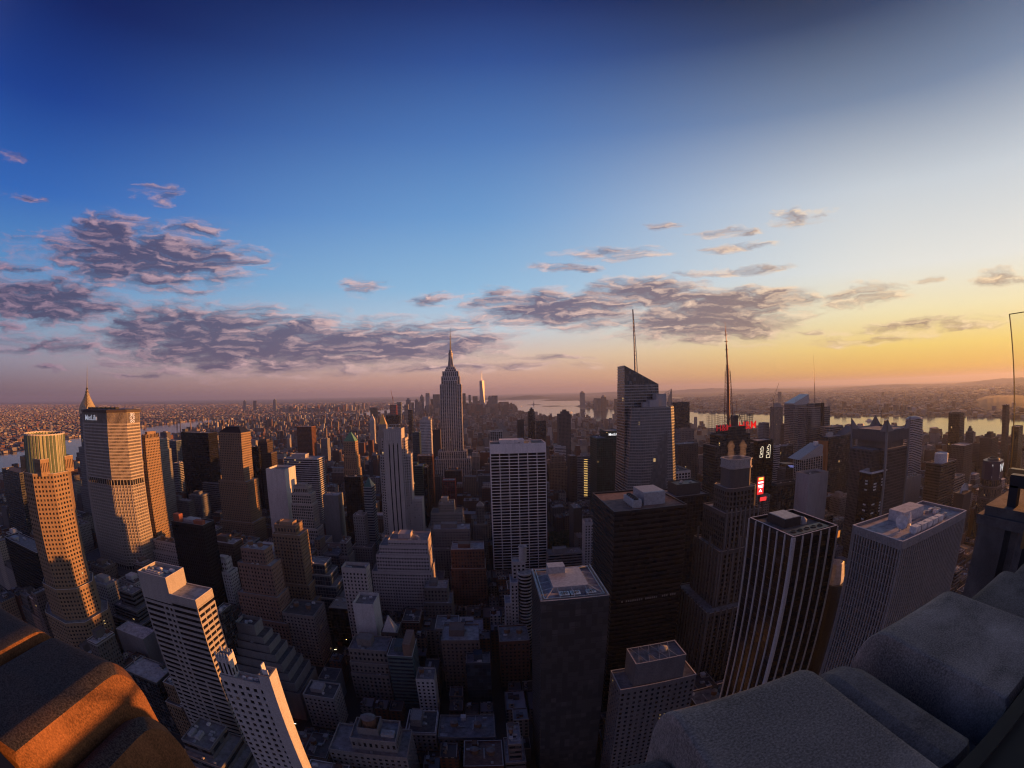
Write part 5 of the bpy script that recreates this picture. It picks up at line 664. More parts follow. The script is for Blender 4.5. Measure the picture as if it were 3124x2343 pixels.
LOTS = [0,0,0,0,0,0,0,0,0,0,0,0,0,0,0,0,0,0,0,0,0,0,0,0,0,0,0,0,0,0,0,0,0,0,0,0,0,0,0,0,0,0,0,0,0,0,0,0,0,0,0,0,0,0,0,0,0,0,0,0,0,0,0,0,0,0,0,0,0,0,0,0,0,0,0,0,0,0,0,0,0,0,0,0,0,0,0,0,0,0,0,0,0,0,0,0,0,0,0,0,0,0,0,0,0,44,48,0,0,61,54,55,74,39,71,41,77,78,61,19,31,34,41,83,46,46,31,44,26,23,54,71,72,38,23,24,18,57,76,33,25,25,59,23,59,49,75,51,45,36,22,65,30,48,82,26,30,32,64,28,24,40,41,43,65,54,20,76,37,60,24,31,22,74,24,41,73,25,83,27,23,67,29,46,62,42,24,82,32,36,32,21,42,56,34,51,28,71,53,58,56,58,50,49,56,27,37,22,47,23,53,41,26,45,47,30,19,64,29,72,50,101,68,28,58,57,33,41,40,32,24,38,46,27,18,41,24,35,31,18,64,24,33,23,69,33,34,37,24,66,48,20,81,46,66,32,78,38,59,27,25,18,130,41,31,28,0,0,0,0,0,0,0,0,0,0,0,0,0,0,0,0,0,0,0,0,0,0,0,0,0,0,0,0,0,0,0,0,0,0,0,0,0,0,0,0,0,0,0,0,0,0,0,0,0,0,0,0,0,0,0,0,0,0,0,0,0,0,0,0,0,0,0,0,0,0,0,0,0,0,0,0,0,0,0,0,0,0,0,0,0,0,0,0,0,0,0,0,38,62,54,42,34,0,38,53,64,54,45,60,69,80,67,37,70,49,65,60,68,44,76,34,45,62,58,36,58,50,26,32,22,27,51,79,36,27,22,46,51,18,73,49,40,76,20,64,34,34,81,63,67,31,46,48,52,20,29,80,56,21,26,74,68,50,43,37,62,64,105,51,58,56,52,33,26,50,22,37,33,23,20,31,69,39,33,71,51,52,61,27,31,61,23,25,50,63,30,47,50,29,32,23,71,69,56,25,59,23,39,32,51,58,24,49,37,49,36,25,62,37,64,46,25,32,49,38,19,24,47,23,43,53,31,45,44,65,30,20,37,40,40,25,36,55,33,76,65,31,46,29,34,60,56,30,36,20,31,24,22,60,81,126,43,53,26,29,78,27,22,64,50,51,51,26,55,20,0,0,0,0,0,0,0,0,0,0,0,0,0,0,0,0,0,0,0,0,0,0,0,0,0,0,0,0,0,0,0,0,0,0,0,0,0,0,0,0,0,0,0,0,0,0,0,0,0,0,0,0,0,0,0,0,0,0,0,0,0,0,0,0,49,60,0,33,46,0,0,0,47,56,77,0,0,0,79,55,42,46,76,75,41,72,49,55,40,74,80,42,62,41,34,67,75,66,65,53,43,66,41,64,50,74,43,76,45,36,53,92,61,34,26,24,19,23,52,37,81,50,62,60,61,54,61,63,32,28,57,26,55,49,18,58,63,34,60,55,48,28,61,44,0,50,24,134,52,46,26,77,26,27,26,49,58,36,46,45,50,31,28,39,0,0,0,28,0,0,0,0,32,70,33,22,53,62,19,30,18,44,42,59,79,28,26,59,50,67,35,27,24,78,24,25,37,29,26,31,38,43,49,40,37,24,28,51,38,41,51,46,40,39,69,28,31,56,20,43,25,32,19,25,44,36,77,63,32,20,67,32,59,33,75,63,33,26,65,61,29,37,60,38,75,32,66,29,24,64,0,0,0,0,0,0,0,0,0,0,0,0,0,0,0,0,0,0,0,0,0,0,0,0,0,0,0,0,0,0,0,0,0,0,0,72,73,40,35,53,0,63,43,0,67,52,39,0,60,64,42,46,74,53,0,59,0,74,53,39,0,0,0,0,0,0,0,0,59,51,36,58,63,60,35,34,21,46,58,31,34,57,28,33,29,23,50,70,62,26,67,0,45,0,0,26,58,0,0,37,32,36,31,60,24,27,18,38,23,24,34,28,32,53,31,19,52,58,74,64,75,69,49,45,58,45,30,38,69,25,38,78,25,29,66,34,40,63,50,23,24,25,30,41,30,37,52,62,83,43,65,37,24,116,30,58,26,76,40,34,41,26,68,20,41,69,0,0,0,0,0,0,0,0,0,0,0,0,0,0,0,0,0,0,0,0,0,0,0,0,0,0,44,44,0,0,37,44,0,0,0,0,0,0,0,0,0,14,0,36,49,50,0,0,0,0,0,0,0,0,0,0,49,0,0,33,55,0,64,79,80,52,56,35,37,42,42,39,0,34,33,37,0,0,0,26,39,0,0,0,41,19,0,0,0,56,0,0,20,18,58,33,17,18,22,13,13,13,83,20,0,0,0,0,24,26,0,0,38,58,21,25,42,84,29,21,73,21,37,18,19,34,38,35,71,34,24,26,40,45,22,25,50,48,20,21,33,31,26,47,59,0,0,0,66,25,0,0,0,38,19,56,48,42,25,37,24,83,0,0,0,0,0,0,0,0,0,0,0,0,0,0,0,0,0,0,0,0,0,0,0,0,0,0,0,0,0,0,0,0,0,0,0,0,0,0,0,0,0,0,18,27,30,0,0,0,0,0,0,0,0,0,0,0,0,0,0,0,0,41,43,0,0,0,0,0,0,0,0,0,0,0,48,43,67,44,72,0,62,0,0,43,37,0,0,0,0,0,0,0,0,0,0,0,23,48,39,39,25,60,31,38,48,51,28,37,0,0,34,28,47,0,0,0,0,20,62,76,63,37,44,62,36,23,65,32,65,32,26,23,83,56,61,37,59,23,65,19,31,33,32,23,72,41,47,19,21,30,61,18,33,42,36,29,65,48,39,34,31,50,58,31,38,25,24,40,27,26,27,26,52,58,29,21,19,33,24,19,63,69,26,26,57,29,56,50,62,42,70,37,50,42,44,86,0,0,0,0,0,0,0,0,0,0,0,0,0,0,0,0,0,0,0,0,0,0,0,0,0,0,0,0,0,0,0,0,0,0,0,0,0,0,0,0,0,0,0,0,0,0,12,36,0,0,0,0,0,0,0,0,0,48,0,0,0,0,0,0,0,0,0,67,0,0,37,49,56,0,0,0,0,0,0,23,0,0,0,0,46,37,69,20,20,62,31,21,22,32,52,30,42,0,0,63,39,0,0,24,63,26,50,53,26,42,32,42,31,52,23,82,105,28,30,60,41,63,21,20,51,21,66,25,50,31,27,29,63,53,31,19,68,82,36,22,23,39,32,24,54,33,36,49,34,63,30,18,23,21,69,32,63,59,32,53,25,63,68,50,37,69,48,65,52,26,58,40,61,66,0,0,0,0,0,0,0,0,0,0,0,0,0,0,0,0,0,0,0,0,0,0,0,0,0,0,0,0,0,0,0,0,0,0,0,0,0,0,0,0,0,0,0,0,0,0,0,0,0,0,0,0,0,0,0,0,0,0,0,0,0,0,0,0,0,0,0,12,12,0,0,0,0,0,0,0,0,0,0,0,13,12,0,0,0,0,0,0,29,0,0,0,0,0,0,0,0,0,0,0,43,0,0,0,0,0,0,0,0,30,0,0,0,41,0,0,0,0,0,0,0,20,18,0,34,0,26,32,0,0,0,0,0,0,0,0,0,47,32,0,0,0,0,0,29,28,25,31,27,46,0,0,19,19,18,0,0,0,0,0,30,0,0,0,0,0,0,0,0,0,0,0,0,0,0,0,23,0,0,0,0,21,50,31,51,39,12,13,19,40,29,57,24,45,52,56,21,13,14,22,44,20,28,47,19,70,62,14,14,12,26,37,54,40,69,38,32,23,0,0,0,0,36,29,42,18,49,46,0,0,47,23,49,40,62,0,74,0,0,20,33,26,32,37,60,24,0,0,60,41,37,57,52,49,0,76,50,50,63,76,74,104,45,50,42,0,0,0,33,82,44,72,45,101,27,0,0,47,38,19,25,67,19,23,25,23,19,43,0,0,70,0,42,19,21,41,60,0,0,0,81,0,0,0,0,0,41,32,24,29,0,0,0,0,0,39,24,36,64,0,0,0,0,0,42,64,34,31,47,0,41,34,20,73,31,38,56,35,18,31,51,41,26,46,83,57,43,61,42,26,79,54,18,64,32,30,41,76,58,24,34,71,51,47,47,59,64,53,0,0,0,0,0,0,0,0,0,0,0,0,0,0,0,0,0,0,0,0,0,0,0,0,0,0,0,0,0,0,0,0,0,0,0,0,0,0,0,0,0,0,0,0,0,0,0,0,0,0,0,0,0,0,0,0,0,0,0,0,0,0,0,0,0,0,0,0,0,0,0,0,21,0,0,0,0,0,0,0,0,0,0,0,0,0,0,0,0,0,0,0,0,0,0,0,0,0,0,0,0,0,15,13,13,0,0,0,0,0,0,0,12,0,0,0,0,0,0,0,0,0,0,0,44,0,0,0,43,0,0,43,44,52,0,0,42,36,43,0,0,0,0,0,0,0,0,0,0,0,0,0,0,36,57,0,0,0,52,70,43,0,38,54,45,0,0,0,0,0,32,57,46,36,0,0,40,38,0,0,41,52,72,39,18,44,0,0,53,26,44,59,22,47,51,24,38,19,0,0,0,0,0,51,73,38,25,30,29,32,31,0,0,0,26,32,61,35,37,20,18,31,67,83,53,21,26,33,14,13,14,22,42,23,41,48,28,30,23,13,13,13,19,50,29,22,41,36,19,12,13,14,12,20,43,37,73,37,30,29,0,0,0,0,48,50,45,30,47,0,0,21,48,50,38,35,81,0,0,0,0,64,62,25,57,23,26,50,0,0,0,38,36,67,41,49,113,40,63,25,59,33,54,26,49,52,66,37,33,23,25,36,42,38,61,59,60,0,0,0,24,26,51,59,108,22,25,51,38,84,49,53,48,19,32,51,48,73,48,58,25,23,26,0,0,0,71,57,52,79,47,66,107,0,41,53,81,67,55,21,29,28,64,57,29,41,84,38,25,61,46,38,0,0,0,0,0,0,0,0,0,0,0,0,0,0,0,0,0,0,0,0,0,0,0,0,0,0,0,0,0,0,0,0,0,0,0,0,0,0,0,0,0,0,0,0,0,0,0,0,0,0,36,37,0,38,0,57,32,0,0,0,0,0,0,33,0,34,57,0,0,38,0,0,0,0,0,52,0,45,46,0,0,0,0,41,32,0,0,0,60,35,40,34,0,0,0,0,43,0,0,0,0,0,0,0,0,0,0,0,39,33,0,0,0,0,0,0,0,0,0,0,0,0,0,0,0,0,0,0,52,50,78,47,0,0,0,0,0,37,33,61,0,0,34,43,0,44,0,76,34,76,0,0,0,0,0,0,0,36,42,62,37,35,0,0,71,71,51,0,0,0,22,0,0,0,0,0,30,70,22,0,0,66,54,18,0,0,0,0,52,0,0,0,24,78,28,62,56,23,47,27,80,0,0,0,70,51,26,50,26,39,32,81,47,0,0,21,45,25,50,23,30,24,38,23,59,0,0,57,114,34,29,20,49,21,62,52,33,38,39,62,33,63,0,95,0,0,49,31,41,25,29,49,0,0,21,33,30,20,32,64,24,57,54,28,44,46,63,58,29,61,26,71,23,50,26,45,48,55,47,18,80,54,75,50,59,69,58,25,61,34,36,37,32,0,0,0,40,66,25,31,64,45,42,40,42,0,0,0,47,25,60,49,84,50,43,28,49,23,22,42,38,26,42,58,74,49,49,45,50,29,23,48,82,21,40,29,25,22,39,30,58,48,50,25,24,28,82,22,21,38,62,50,41,49,36,53,45,59,39,55,29,40,19,53,70,61,23,44,57,25,35,44,58,52,25,81,46,30,47,24,25,0,0,0,0,0,0,0,0,0,0,0,0,0,0,0,0,0,0,0,0,0,0,0,0,0,0,0,0,0,0,0,0,0,0,0,0,0,0,0,0,0,0,0,0,0,0,0,0,0,0,0,0,0,0,0,0,0,0,0,35,46,77,64,0,0,0,0,0,0,56,71,46,64,39,44,0,0,0,0,0,0,66,52,77,67,59,74,41,46,0,0,58,61,78,65,34,77,54,42,58,0,62,73,58,44,55,54,49,60,39,44,38,33,0,0,0,57,67,51,75,61,64,0,0,0,46,75,49,73,44,78,65,41,67,39,50,50,48,40,36,49,53,74,72,77,60,49,99,68,52,72,39,43,52,54,0,47,49,58,77,48,56,64,34,47,46,0,0,24,30,37,39,55,32,21,23,0,0,0,30,42,63,19,54,20,45,0,0,0,35,44,57,36,62,54,38,0,0,48,45,24,48,51,65,50,69,59,22,41,61,21,33,25,48,19,40,39,26,25,53,23,76,20,73,103,73,26,74,38,62,49,36,42,61,41,26,62,74,45,43,36,34,39,47,65,24,53,41,20,77,23,20,29,59,57,22,20,0,0,29,47,31,38,55,71,39,33,33,50,55,20,51,33,51,35,26,24,24,33,52,22,69,47,43,45,18,40,49,29,23,18,26,27,70,27,49,33,51,27,18,30,69,28,37,22,45,39,31,58,65,38,54,33,92,44,25,22,31,28,41,21,39,38,35,23,66,24,62,46,31,51,70,29,76,67,58,48,42,41,50,42,51,29,30,82,20,41,31,25,41,32,32,33,48,40,33,18,60,52,46,29,25,71,23,25,27,46,26,28,32,63,0,0,0,0,0,0,0,0,0,0,0,0,0,0,0,0,0,0,0,0,0,0,0,0,0,0,0,0,0,0,0,0,0,0,0,0,0,0,0,0,0,0,0,0,0,0,0,0,0,0,0,0,0,0,0,0,0,0,0,0,0,0,0,0,0,0,0,0,0,0,0,0,0,0,0,50,0,0,0,0,0,0,0,0,32,50,43,41,0,0,0,0,0,48,47,44,33,36,32,30,23,18,15,47,49,37,38,34,31,25,21,16,16,0,0,57,37,32,28,0,0,0,0,13,12,57,34,33,36,0,0,0,0,75,64,79,65,64,65,0,0,68,36,106,61,76,67,62,53,38,0,0,69,75,78,56,48,0,0,53,65,70,80,60,55,76,53,60,0,0,39,26,50,39,36,19,44,59,27,49,64,38,24,26,20,49,23,27,37,49,45,39,64,20,37,73,30,110,66,29,18,81,58,64,53,80,29,66,56,19,48,30,31,57,26,36,59,33,41,29,55,59,50,62,38,37,19,82,22,60,63,72,26,76,66,18,76,50,83,53,18,31,31,59,46,54,54,59,48,77,32,31,37,28,19,53,68,20,25,38,34,23,28,23,28,47,25,34,58,48,48,54,39,31,63,81,45,64,80,27,50,65,41,32,27,43,43,19,74,53,58,46,28,77,47,40,71,56,20,57,54,21,58,26,81,47,41,40,51,41,31,42,43,58,35,78,55,59,30,37,27,94,64,23,60,32,50,29,67,54,22,24,50,45,32,30,68,30,46,49,47,28,23,38,26,37,23,59,82,40,25,42,23,35,41,33,41,53,22,27,60,37,25,35,33,21,77,40,41,66,33,72,34,0,0,0,25,18,0,0,0,0,0,0,0,0,0,0,0,0,0,0,0,0,0,0,0,0,0,0,0,0,0,0,0,0,0,0,0,0,0,0,0,0,0,0,0,0,0,0,0,0,0,0,0,0,0,0,0,0,0,0,0,0,0,0,0,0,0,0,0,0,0,0,0,0,0,0,0,0,0,0,0,0,0,0,0,0,0,0,0,0,0,0,0,0,0,0,0,0,0,0,0,0,0,0,0,0,0,0,0,0,0,0,0,0,0,0,0,0,0,0,0,14,14,57,38,57,0,0,0,0,0,0,0,12,77,57,37,63,58,71,61,70,52,0,13,0,0,0,12,67,80,41,77,64,69,68,71,77,59,68,75,71,55,79,59,37,58,38,77,65,70,48,60,56,47,55,34,40,59,44,70,37,44,32,72,56,70,34,23,54,57,24,31,38,70,20,40,49,27,41,52,79,38,84,79,60,77,45,30,48,56,40,57,32,24,60,24,25,73,19,69,18,53,41,50,25,75,39,37,63,28,18,28,41,33,62,19,38,26,47,31,38,83,77,59,65,51,55,31,53,84,32,18,53,23,31,33,62,65,45,21,84,23,21,41,52,35,18,19,25,35,29,70,52,35,61,54,59,24,34,65,82,36,36,71,30,39,21,31,72,34,60,26,36,46,32,41,32,51,21,23,98,66,24,82,18,63,79,23,31,53,70,23,23,26,69,47,39,54,82,50,77,65,51,80,26,38,24,40,23,83,24,40,30,23,76,38,21,49,20,48,64,21,84,32,39,69,20,50,71,97,35,25,61,78,21,26,74,65,71,26,40,60,25,38,29,51,40,23,20,31,22,29,50,69,25,26,40,28,33,47,49,25,24,23,31,72,0,0,0,0,0,0,0,0,0,0,0,0,0,0,0,0,0,0,0,0,0,0,0,0,0,0,0,0,0,0,0,0,0,0,0,0,0,0,0,0,0,0,0,0,0,0,0,0,0,0,0,0,0,0,0,0,0,0,0,0,0,0,0,0,0,0,0,0,0,0,0,0,0,0,0,0,0,0,0,0,0,0,0,0,0,0,0,0,0,0,0,0,0,0,0,0,0,0,0,0,0,0,0,0,0,0,0,0,0,53,70,0,0,0,0,0,0,0,61,75,73,35,50,61,71,71,0,71,37,49,68,37,38,61,73,65,36,43,70,55,35,66,64,45,25,50,41,21,70,66,37,65,24,27,56,28,32,41,64,32,26,20,28,78,42,81,36,20,22,59,42,54,38,42,45,72,66,40,30,46,65,43,54,43,45,45,51,24,31,20,75,80,63,23,29,58,81,47,49,21,48,38,60,18,28,44,32,45,57,26,26,28,26,30,18,40,37,29,35,60,37,30,58,26,62,50,45,35,19,18,63,22,32,56,20,33,29,22,30,36,36,76,60,82,62,62,29,65,47,53,64,47,41,24,39,32,60,74,39,30,65,19,19,26,32,66,43,58,39,83,66,54,65,71,53,59,22,61,29,72,48,52,22,28,24,50,40,78,70,62,23,25,60,39,33,50,74,52,46,53,24,45,21,30,39,69,79,46,23,23,42,20]
FARS = [
('downtown_tower', -9.4, -8.83, -0.64, 5706, 'grey', 'dome shouldered tower in the far downtown group, left of the needle topped skyscraper', 'step'),
('downtown_tower', -8.3, -7.89, -0.71, 5505, 'grey', 'slim grey tower in the far downtown group, left of the needle topped skyscraper', 'step'),
('downtown_tower', -7.64, -7.19, -0.32, 5697, 'grey', 'pointed grey tower in the far downtown group, left of the needle topped skyscraper', 'point'),
('downtown_tower', -6.94, -6.45, 0.15, 5526, 'white', 'bright sunlit tower in the far downtown group, left of the needle topped skyscraper'),
('downtown_tower', -6.04, -5.19, -0.03, 5540, 'grey', 'broad pale tower in the far downtown group, left of the needle topped skyscraper'),
('downtown_tower', -6.34, -5.61, -0.63, 5681, 'brown', 'dark squat tower in the far downtown group, left of the needle topped skyscraper'),
('downtown_tower', -2.35, -1.98, 0.01, 5707, 'dark', 'thin dark tower in the far downtown group, right of the needle topped skyscraper'),
('downtown_tower', -1.62, -1.34, -0.2, 5573, 'steel', 'thin bluish tower in the far downtown group, right of the needle topped skyscraper', 'glass'),
('downtown_tower', -1.1, -0.49, -0.38, 5654, 'grey', 'square grey tower in the far downtown group, right of the needle topped skyscraper'),
('downtown_tower', 0.8, 1.29, -0.54, 5793, 'grey', 'domed tower in the far downtown group, right of the needle topped skyscraper', 'dome'),
('downtown_tower', 1.25, 1.98, -0.35, 5800, 'steel', 'broad slab tower in the far downtown group, right of the needle topped skyscraper', 'glass'),
('downtown_tower', 2.17, 3.34, -1.14, 5851, 'tan', 'wide squat tower in the far downtown group, right of the needle topped skyscraper'),
('downtown_tower', 3.42, 3.62, -1.41, 5798, 'grey', 'tiny grey tower in the far downtown group, right of the needle topped skyscraper'),
('downtown_tower', 3.78, 4.07, -1.42, 5731, 'tan', 'short tan tower in the far downtown group, right of the needle topped skyscraper'),
('downtown_tower', -10.07, -9.98, -1.15, 5514, 'grey', 'small pointed tower in the far downtown group, left of the needle topped skyscraper', 'point'),
('downtown_tower', -8.8, -8.43, -0.98, 5861, 'grey', 'low grey tower in the far downtown group, left of the needle topped skyscraper'),
('downtown_tower', -7.86, -7.53, -0.92, 5512, 'lime', 'stepped stone tower in the far downtown group, left of the needle topped skyscraper', 'step'),
('far_tower', -11.42, -10.6, -1.21, 3300, 'red', 'reddish unfinished tower with a crane, left of the far downtown group', 'crane'),
('far_tower', -10.55, -10.02, -0.9, 3800, 'steel', 'grey slab directly right of the reddish unfinished tower'),
('far_tower', -9.62, -9.13, -1.2, 3900, 'lime', 'pale slab two steps right of the reddish unfinished tower'),
('far_tower', -9.15, -8.7, -1.86, 2400, 'black', 'black block under the far downtown group, left of the needle topped skyscraper'),
('far_tower', -13.88, -13.06, -1.48, 3900, 'brown', 'dark round shouldered tower left of the white campanile top'),
('far_tower', 12.21, 12.78, -0.29, 6646, 'steel', 'tall blue grey riverside tower standing alone over the harbour', 'dome'),
('far_tower', 13.94, 14.31, -0.98, 5700, 'grey', 'slim left tower of the harbour pair'),
('far_tower', 14.39, 14.71, -0.99, 5700, 'grey', 'slim right tower of the harbour pair'),
('far_tower', 14.84, 15.41, -0.84, 5600, 'tan', 'rounded tan tower right of the harbour pair', 'dome'),
('far_tower', 16.5, 17.11, -1.12, 5200, 'dark', 'dark square tower touching the sloped glass skyscraper'),
('far_tower', 17.06, 17.51, -1.74, 5000, 'grey', 'low grey tower beside the dark square one over the river'),
('far_tower', -29.95, -29.66, -0.44, 8200, 'grey', 'left dark tower on the horizon above the brown tan hipped roof', 'step'),
('far_tower', -28.68, -28.34, -0.38, 8200, 'brown', 'right dark tower of the pair on the left horizon'),
('far_tower', -26.12, -25.78, -0.38, 8200, 'steel', 'isolated tower on the horizon above the fluted brick tower', 'step'),
('far_tower', 37.31, 37.56, -0.79, 4600, 'grey', 'tall faint slab behind the unfinished tower across the river'),
('far_tower', 50.95, 51.09, -1.19, 5000, 'brown', 'very thin chimney like tower across the river'),
]
BOATS = [(2257, 2015, 46, 0.3, 'white ferry on the river left of the four horned tower'), (2529, 2197, 60, 2.9, 'moored white ship by the piers left of the four horned tower'), (2286, 1390, 10, 0, 'tiny boat in open water left of the brown glass slab'), (1071, 5478, 50, 0.5, 'boat crossing the far harbour left of the sloped glass skyscraper'), (1173, 5214, 40, 2.4, 'second boat in the far harbour nearer the sloped skyscraper'), (725, 8434, 40, 1.0, 'far boat near the harbour islands'), (-2639, 1953, 26, 0.9, 'dark boat on the left river between octagonal tower and sign slab'), (-3407, 4824, 40, -0.2, 'pale ferry under the far suspension bridge')]

# ---------------- ground, water, land ----------------
def polymesh(name, pts, z, mat, kind='structure'):
    me = bpy.data.meshes.new(name); me.from_pydata([(x, y, z) for x, y in pts], [], [tuple(range(len(pts)))]); me.update()
    if me.polygons[0].normal.z < 0: me.flip_normals()
    me.materials.append(mat); o = bpy.data.objects.new(name, me); C.objects.link(o); o['kind'] = kind; return o
def landmat():
    m, t, b = bsdf('city_ground'); tcn = t.n('ShaderNodeTexCoord')
    no = t.n('ShaderNodeTexNoise'); t.l(tcn.outputs['Object'], no.inputs['Vector']); no.inputs['Scale'].default_value = .004; no.inputs['Detail'].default_value = 10; no.inputs['Roughness'].default_value = .75
    vo = t.n('ShaderNodeTexVoronoi'); t.l(tcn.outputs['Object'], vo.inputs['Vector']); vo.inputs['Scale'].default_value = .012
    c = t.ramp(no.outputs[0], [(.35, (.022, .028, .018)), (.5, (.06, .055, .05)), (.65, (.13, .11, .10))])
    c = t.mix(.35, c, vo.outputs['Color'], 'OVERLAY'); t.l(c, b.inputs['Base Color']); b.inputs['Roughness'].default_value = .9
    return m
M_LAND = landmat()
def watermat():
    m, t, b = bsdf('river_water'); tcn = t.n('ShaderNodeTexCoord')
    b.inputs['Base Color'].default_value = (.02, .03, .045, 1); b.inputs['Roughness'].default_value = .11; b.inputs['IOR'].default_value = 1.33
    no = t.n('ShaderNodeTexNoise'); t.l(tcn.outputs['Object'], no.inputs['Vector']); no.inputs['Scale'].default_value = .02; no.inputs['Detail'].default_value = 6
    bp = t.n('ShaderNodeBump'); bp.inputs['Strength'].default_value = .07; bp.inputs['Distance'].default_value = 6.0; t.l(no.outputs[0], bp.inputs['Height']); t.l(bp.outputs[0], b.inputs['Normal'])
    return m
M_WATER = watermat()
W_ = 60000
far = polymesh('ground', [(-W_, -9000), (W_, -9000), (W_, W_), (-W_, W_)], -3.0, M_LAND)
MAN = [(2600, -4000), (1797, -604), (1801, 554), (1812, 1195), (1569, 2330), (1320, 2954), (795, 4250), (481, 5599), (73, 6770), (-454, 7112), (-787, 6928), (-1295, 5757), (-1704, 5277), (-2785, 4614), (-2585, 3646), (-2275, 2738), (-1660, 2064), (-1436, 1172), (-1403, 555), (-1516, -459), (-1596, -1012), (-1743, -1791), (-1505, -4135)]
BK = [(-2173, -6410), (-2607, -2842), (-2291, -889), (-2273, 645), (-2438, 1378), (-2827, 2115), (-3159, 3201), (-3321, 4190), (-3450, 4944), (-2490, 5476), (-1853, 5893), (-1831, 6984), (-1929, 7945), (-1400, 9254), (-1831, 10031), (-2451, 11846), (-2347, 14443), (-3801, 17065)]
NJ = [(3400, -3546), (3223, 390), (3222, 1786), (2774, 2680), (2262, 4301), (2163, 5262), (1571, 6330), (1569, 7726), (2078, 8897), (2238, 10001), (2537, 12072), (1576, 12936), (2199, 14423), (2029, 15599)]
# one sheet of water between the shores, above the far ground; islands and Manhattan above it
polymesh('water', BK[:1]+[(p[0]-150, p[1]) for p in BK[1:]]+[(-2300, 18500), (200, 17200), (700, 15100), (2000, 15600)]+[(p[0]+150, p[1]) for p in NJ[::-1]], -2.0, M_WATER)
polymesh('manhattan_ground', MAN, 0.0, plain('street_asphalt', (.045, .045, .05), .9))
def shore(name, pts, out):
    polymesh(name, pts+out, -1.2, M_LAND)
shore('brooklyn_ground', BK, [(-6000, 17500), (-9000, 17000), (-9000, -6410)])
shore('new_jersey_ground', NJ, [(6000, 15600), (6000, -3546)])
for nm, cx, cy_, a, b in (('liberty_island_ground', 1051, 9300, 150, 230), ('ellis_island_ground', 1244, 8244, 170, 150), ('governors_island_ground', -1000, 8270, 520, 420), ('long_pier_ground', 1340, 7900, 320, 60)):
    polymesh(nm, [(cx+a*math.cos(t*.5236), cy_+b*math.sin(t*.5236)) for t in range(12)], -.9, M_LAND)
polymesh('roosevelt_island_ground', [(-1800, 330), (-1900, 120), (-2280, -2800), (-2130, -2900), (-1740, 150)], -.9, M_LAND)
# far lakes and the bay behind the ridge, seen as bright streaks
for i, (cx, cy_, a, b) in enumerate([(5200, 9500, 300, 2600), (7000, 6200, 480, 420), (8200, 5200, 300, 260), (11500, 5200, 1100, 700), (9800, 3600, 700, 420), (12500, 3300, 1600, 420), (13500, 8500, 700, 500)]):
    polymesh('lake', [(cx+a*math.cos(t*.4488)*(1+.22*math.sin(t*2.7+i)), cy_+b*math.sin(t*.4488)*(1+.2*math.cos(t*1.9+i))) for t in range(14)], -1.1 if cx > 6000 else -1.0, M_WATER)
# hills on the horizon
hm = plain('wooded_hill', (.05, .055, .045), .95)
def hills(name, az0, az1, dist, h, seed):
    r = random.Random(seed); mb = MB(); n = 60; hs = [h*(.55+.45*math.sin(i*.21+seed)*math.sin(i*.083+1))*r.uniform(.93, 1.07) for i in range(n+1)]
    for i in range(n):
        a, b = R(az0+(az1-az0)*i/n), R(az0+(az1-az0)*(i+1)/n)
        e0 = min(1, i/6, (n-i)/6); e1 = min(1, (i+1)/6, (n-i-1)/6)
        for (d0, f0, d1, f1) in ((0, 0, 900, .8), (900, .8, 1800, 1), (1800, 1, 4200, 0)):
            q = lambda an, dd, f, hh: (math.sin(an)*(dist+dd), math.cos(an)*(dist+dd), -3.5+f*hh)
            mb.quad(q(a, d0, f0, hs[i]*e0), q(b, d0, f0, hs[i+1]*e1), q(b, d1, f1, hs[i+1]*e1), q(a, d1, f1, hs[i]*e0))
    tag(mb.build(name, hm, smooth=True), kind='structure')
hills('island_hills', -6, 9, 17500, 120, 1); hills('ridge_hills', 6, 40, 27000, 210, 3); hills('west_hills', 30, 84, 21000, 210, 8)
hills('palisades_hill', 62, 88, 3900, 55, 5)

# ---------------- measured buildings ----------------
GT = {'black': 'black', 'pink': 'black', 'green': 'green', 'teal': 'blue', 'blue': 'blue', 'steel': 'blue', 'dark': 'std', 'brownglass': 'brown', 'brown': 'brown'}
def style(s):
    if ':' in s:
        k, c = s.split(':'); bay, pw, fl, sp, dep = ST.get(k, (0, 0, 4, 1, 0))
        if c == 'pink': bay, pw, sp = 3.1, 1.5, 1.9
        if c in ('bw', 'bw2'): bay, pw, sp = 5.5, .9, .5
        if c == 'white3': bay, pw, sp = 2.9, 1.0, 1.9
        if c == 'lime2': bay, pw, sp = 4.6, 1.3, 1.1
        return (bay, pw, fl, sp, dep, k), c, GT.get(c, 'std')
    return {'grace': ((12.15, .95, 4.05, 1.0, .8, 'g'), 'trav', 'black'), 'patch': ((3.1, .12, 3.9, .3, .06, 'c'), 'dark', 'patch'),
            'stripes': ((6.25, .95, 3.9, .35, .55, 'c2'), 'white2', 'black'), 'exxon': ((1.75, .72, 3.9, .15, .7, 'p'), 'grey', 'black'),
            'strip': ((0, 0, 3.75, 1.75, .5, 'b'), 'lime3', 'black'), 'inset': ((3, 1, 4, 1, .2, 'x'), 'white2', 'std'), 'checker': ((3.2, .3, 3.7, .6, .2, 'c'), 'black', 'black')}[s]
BUILT = {}
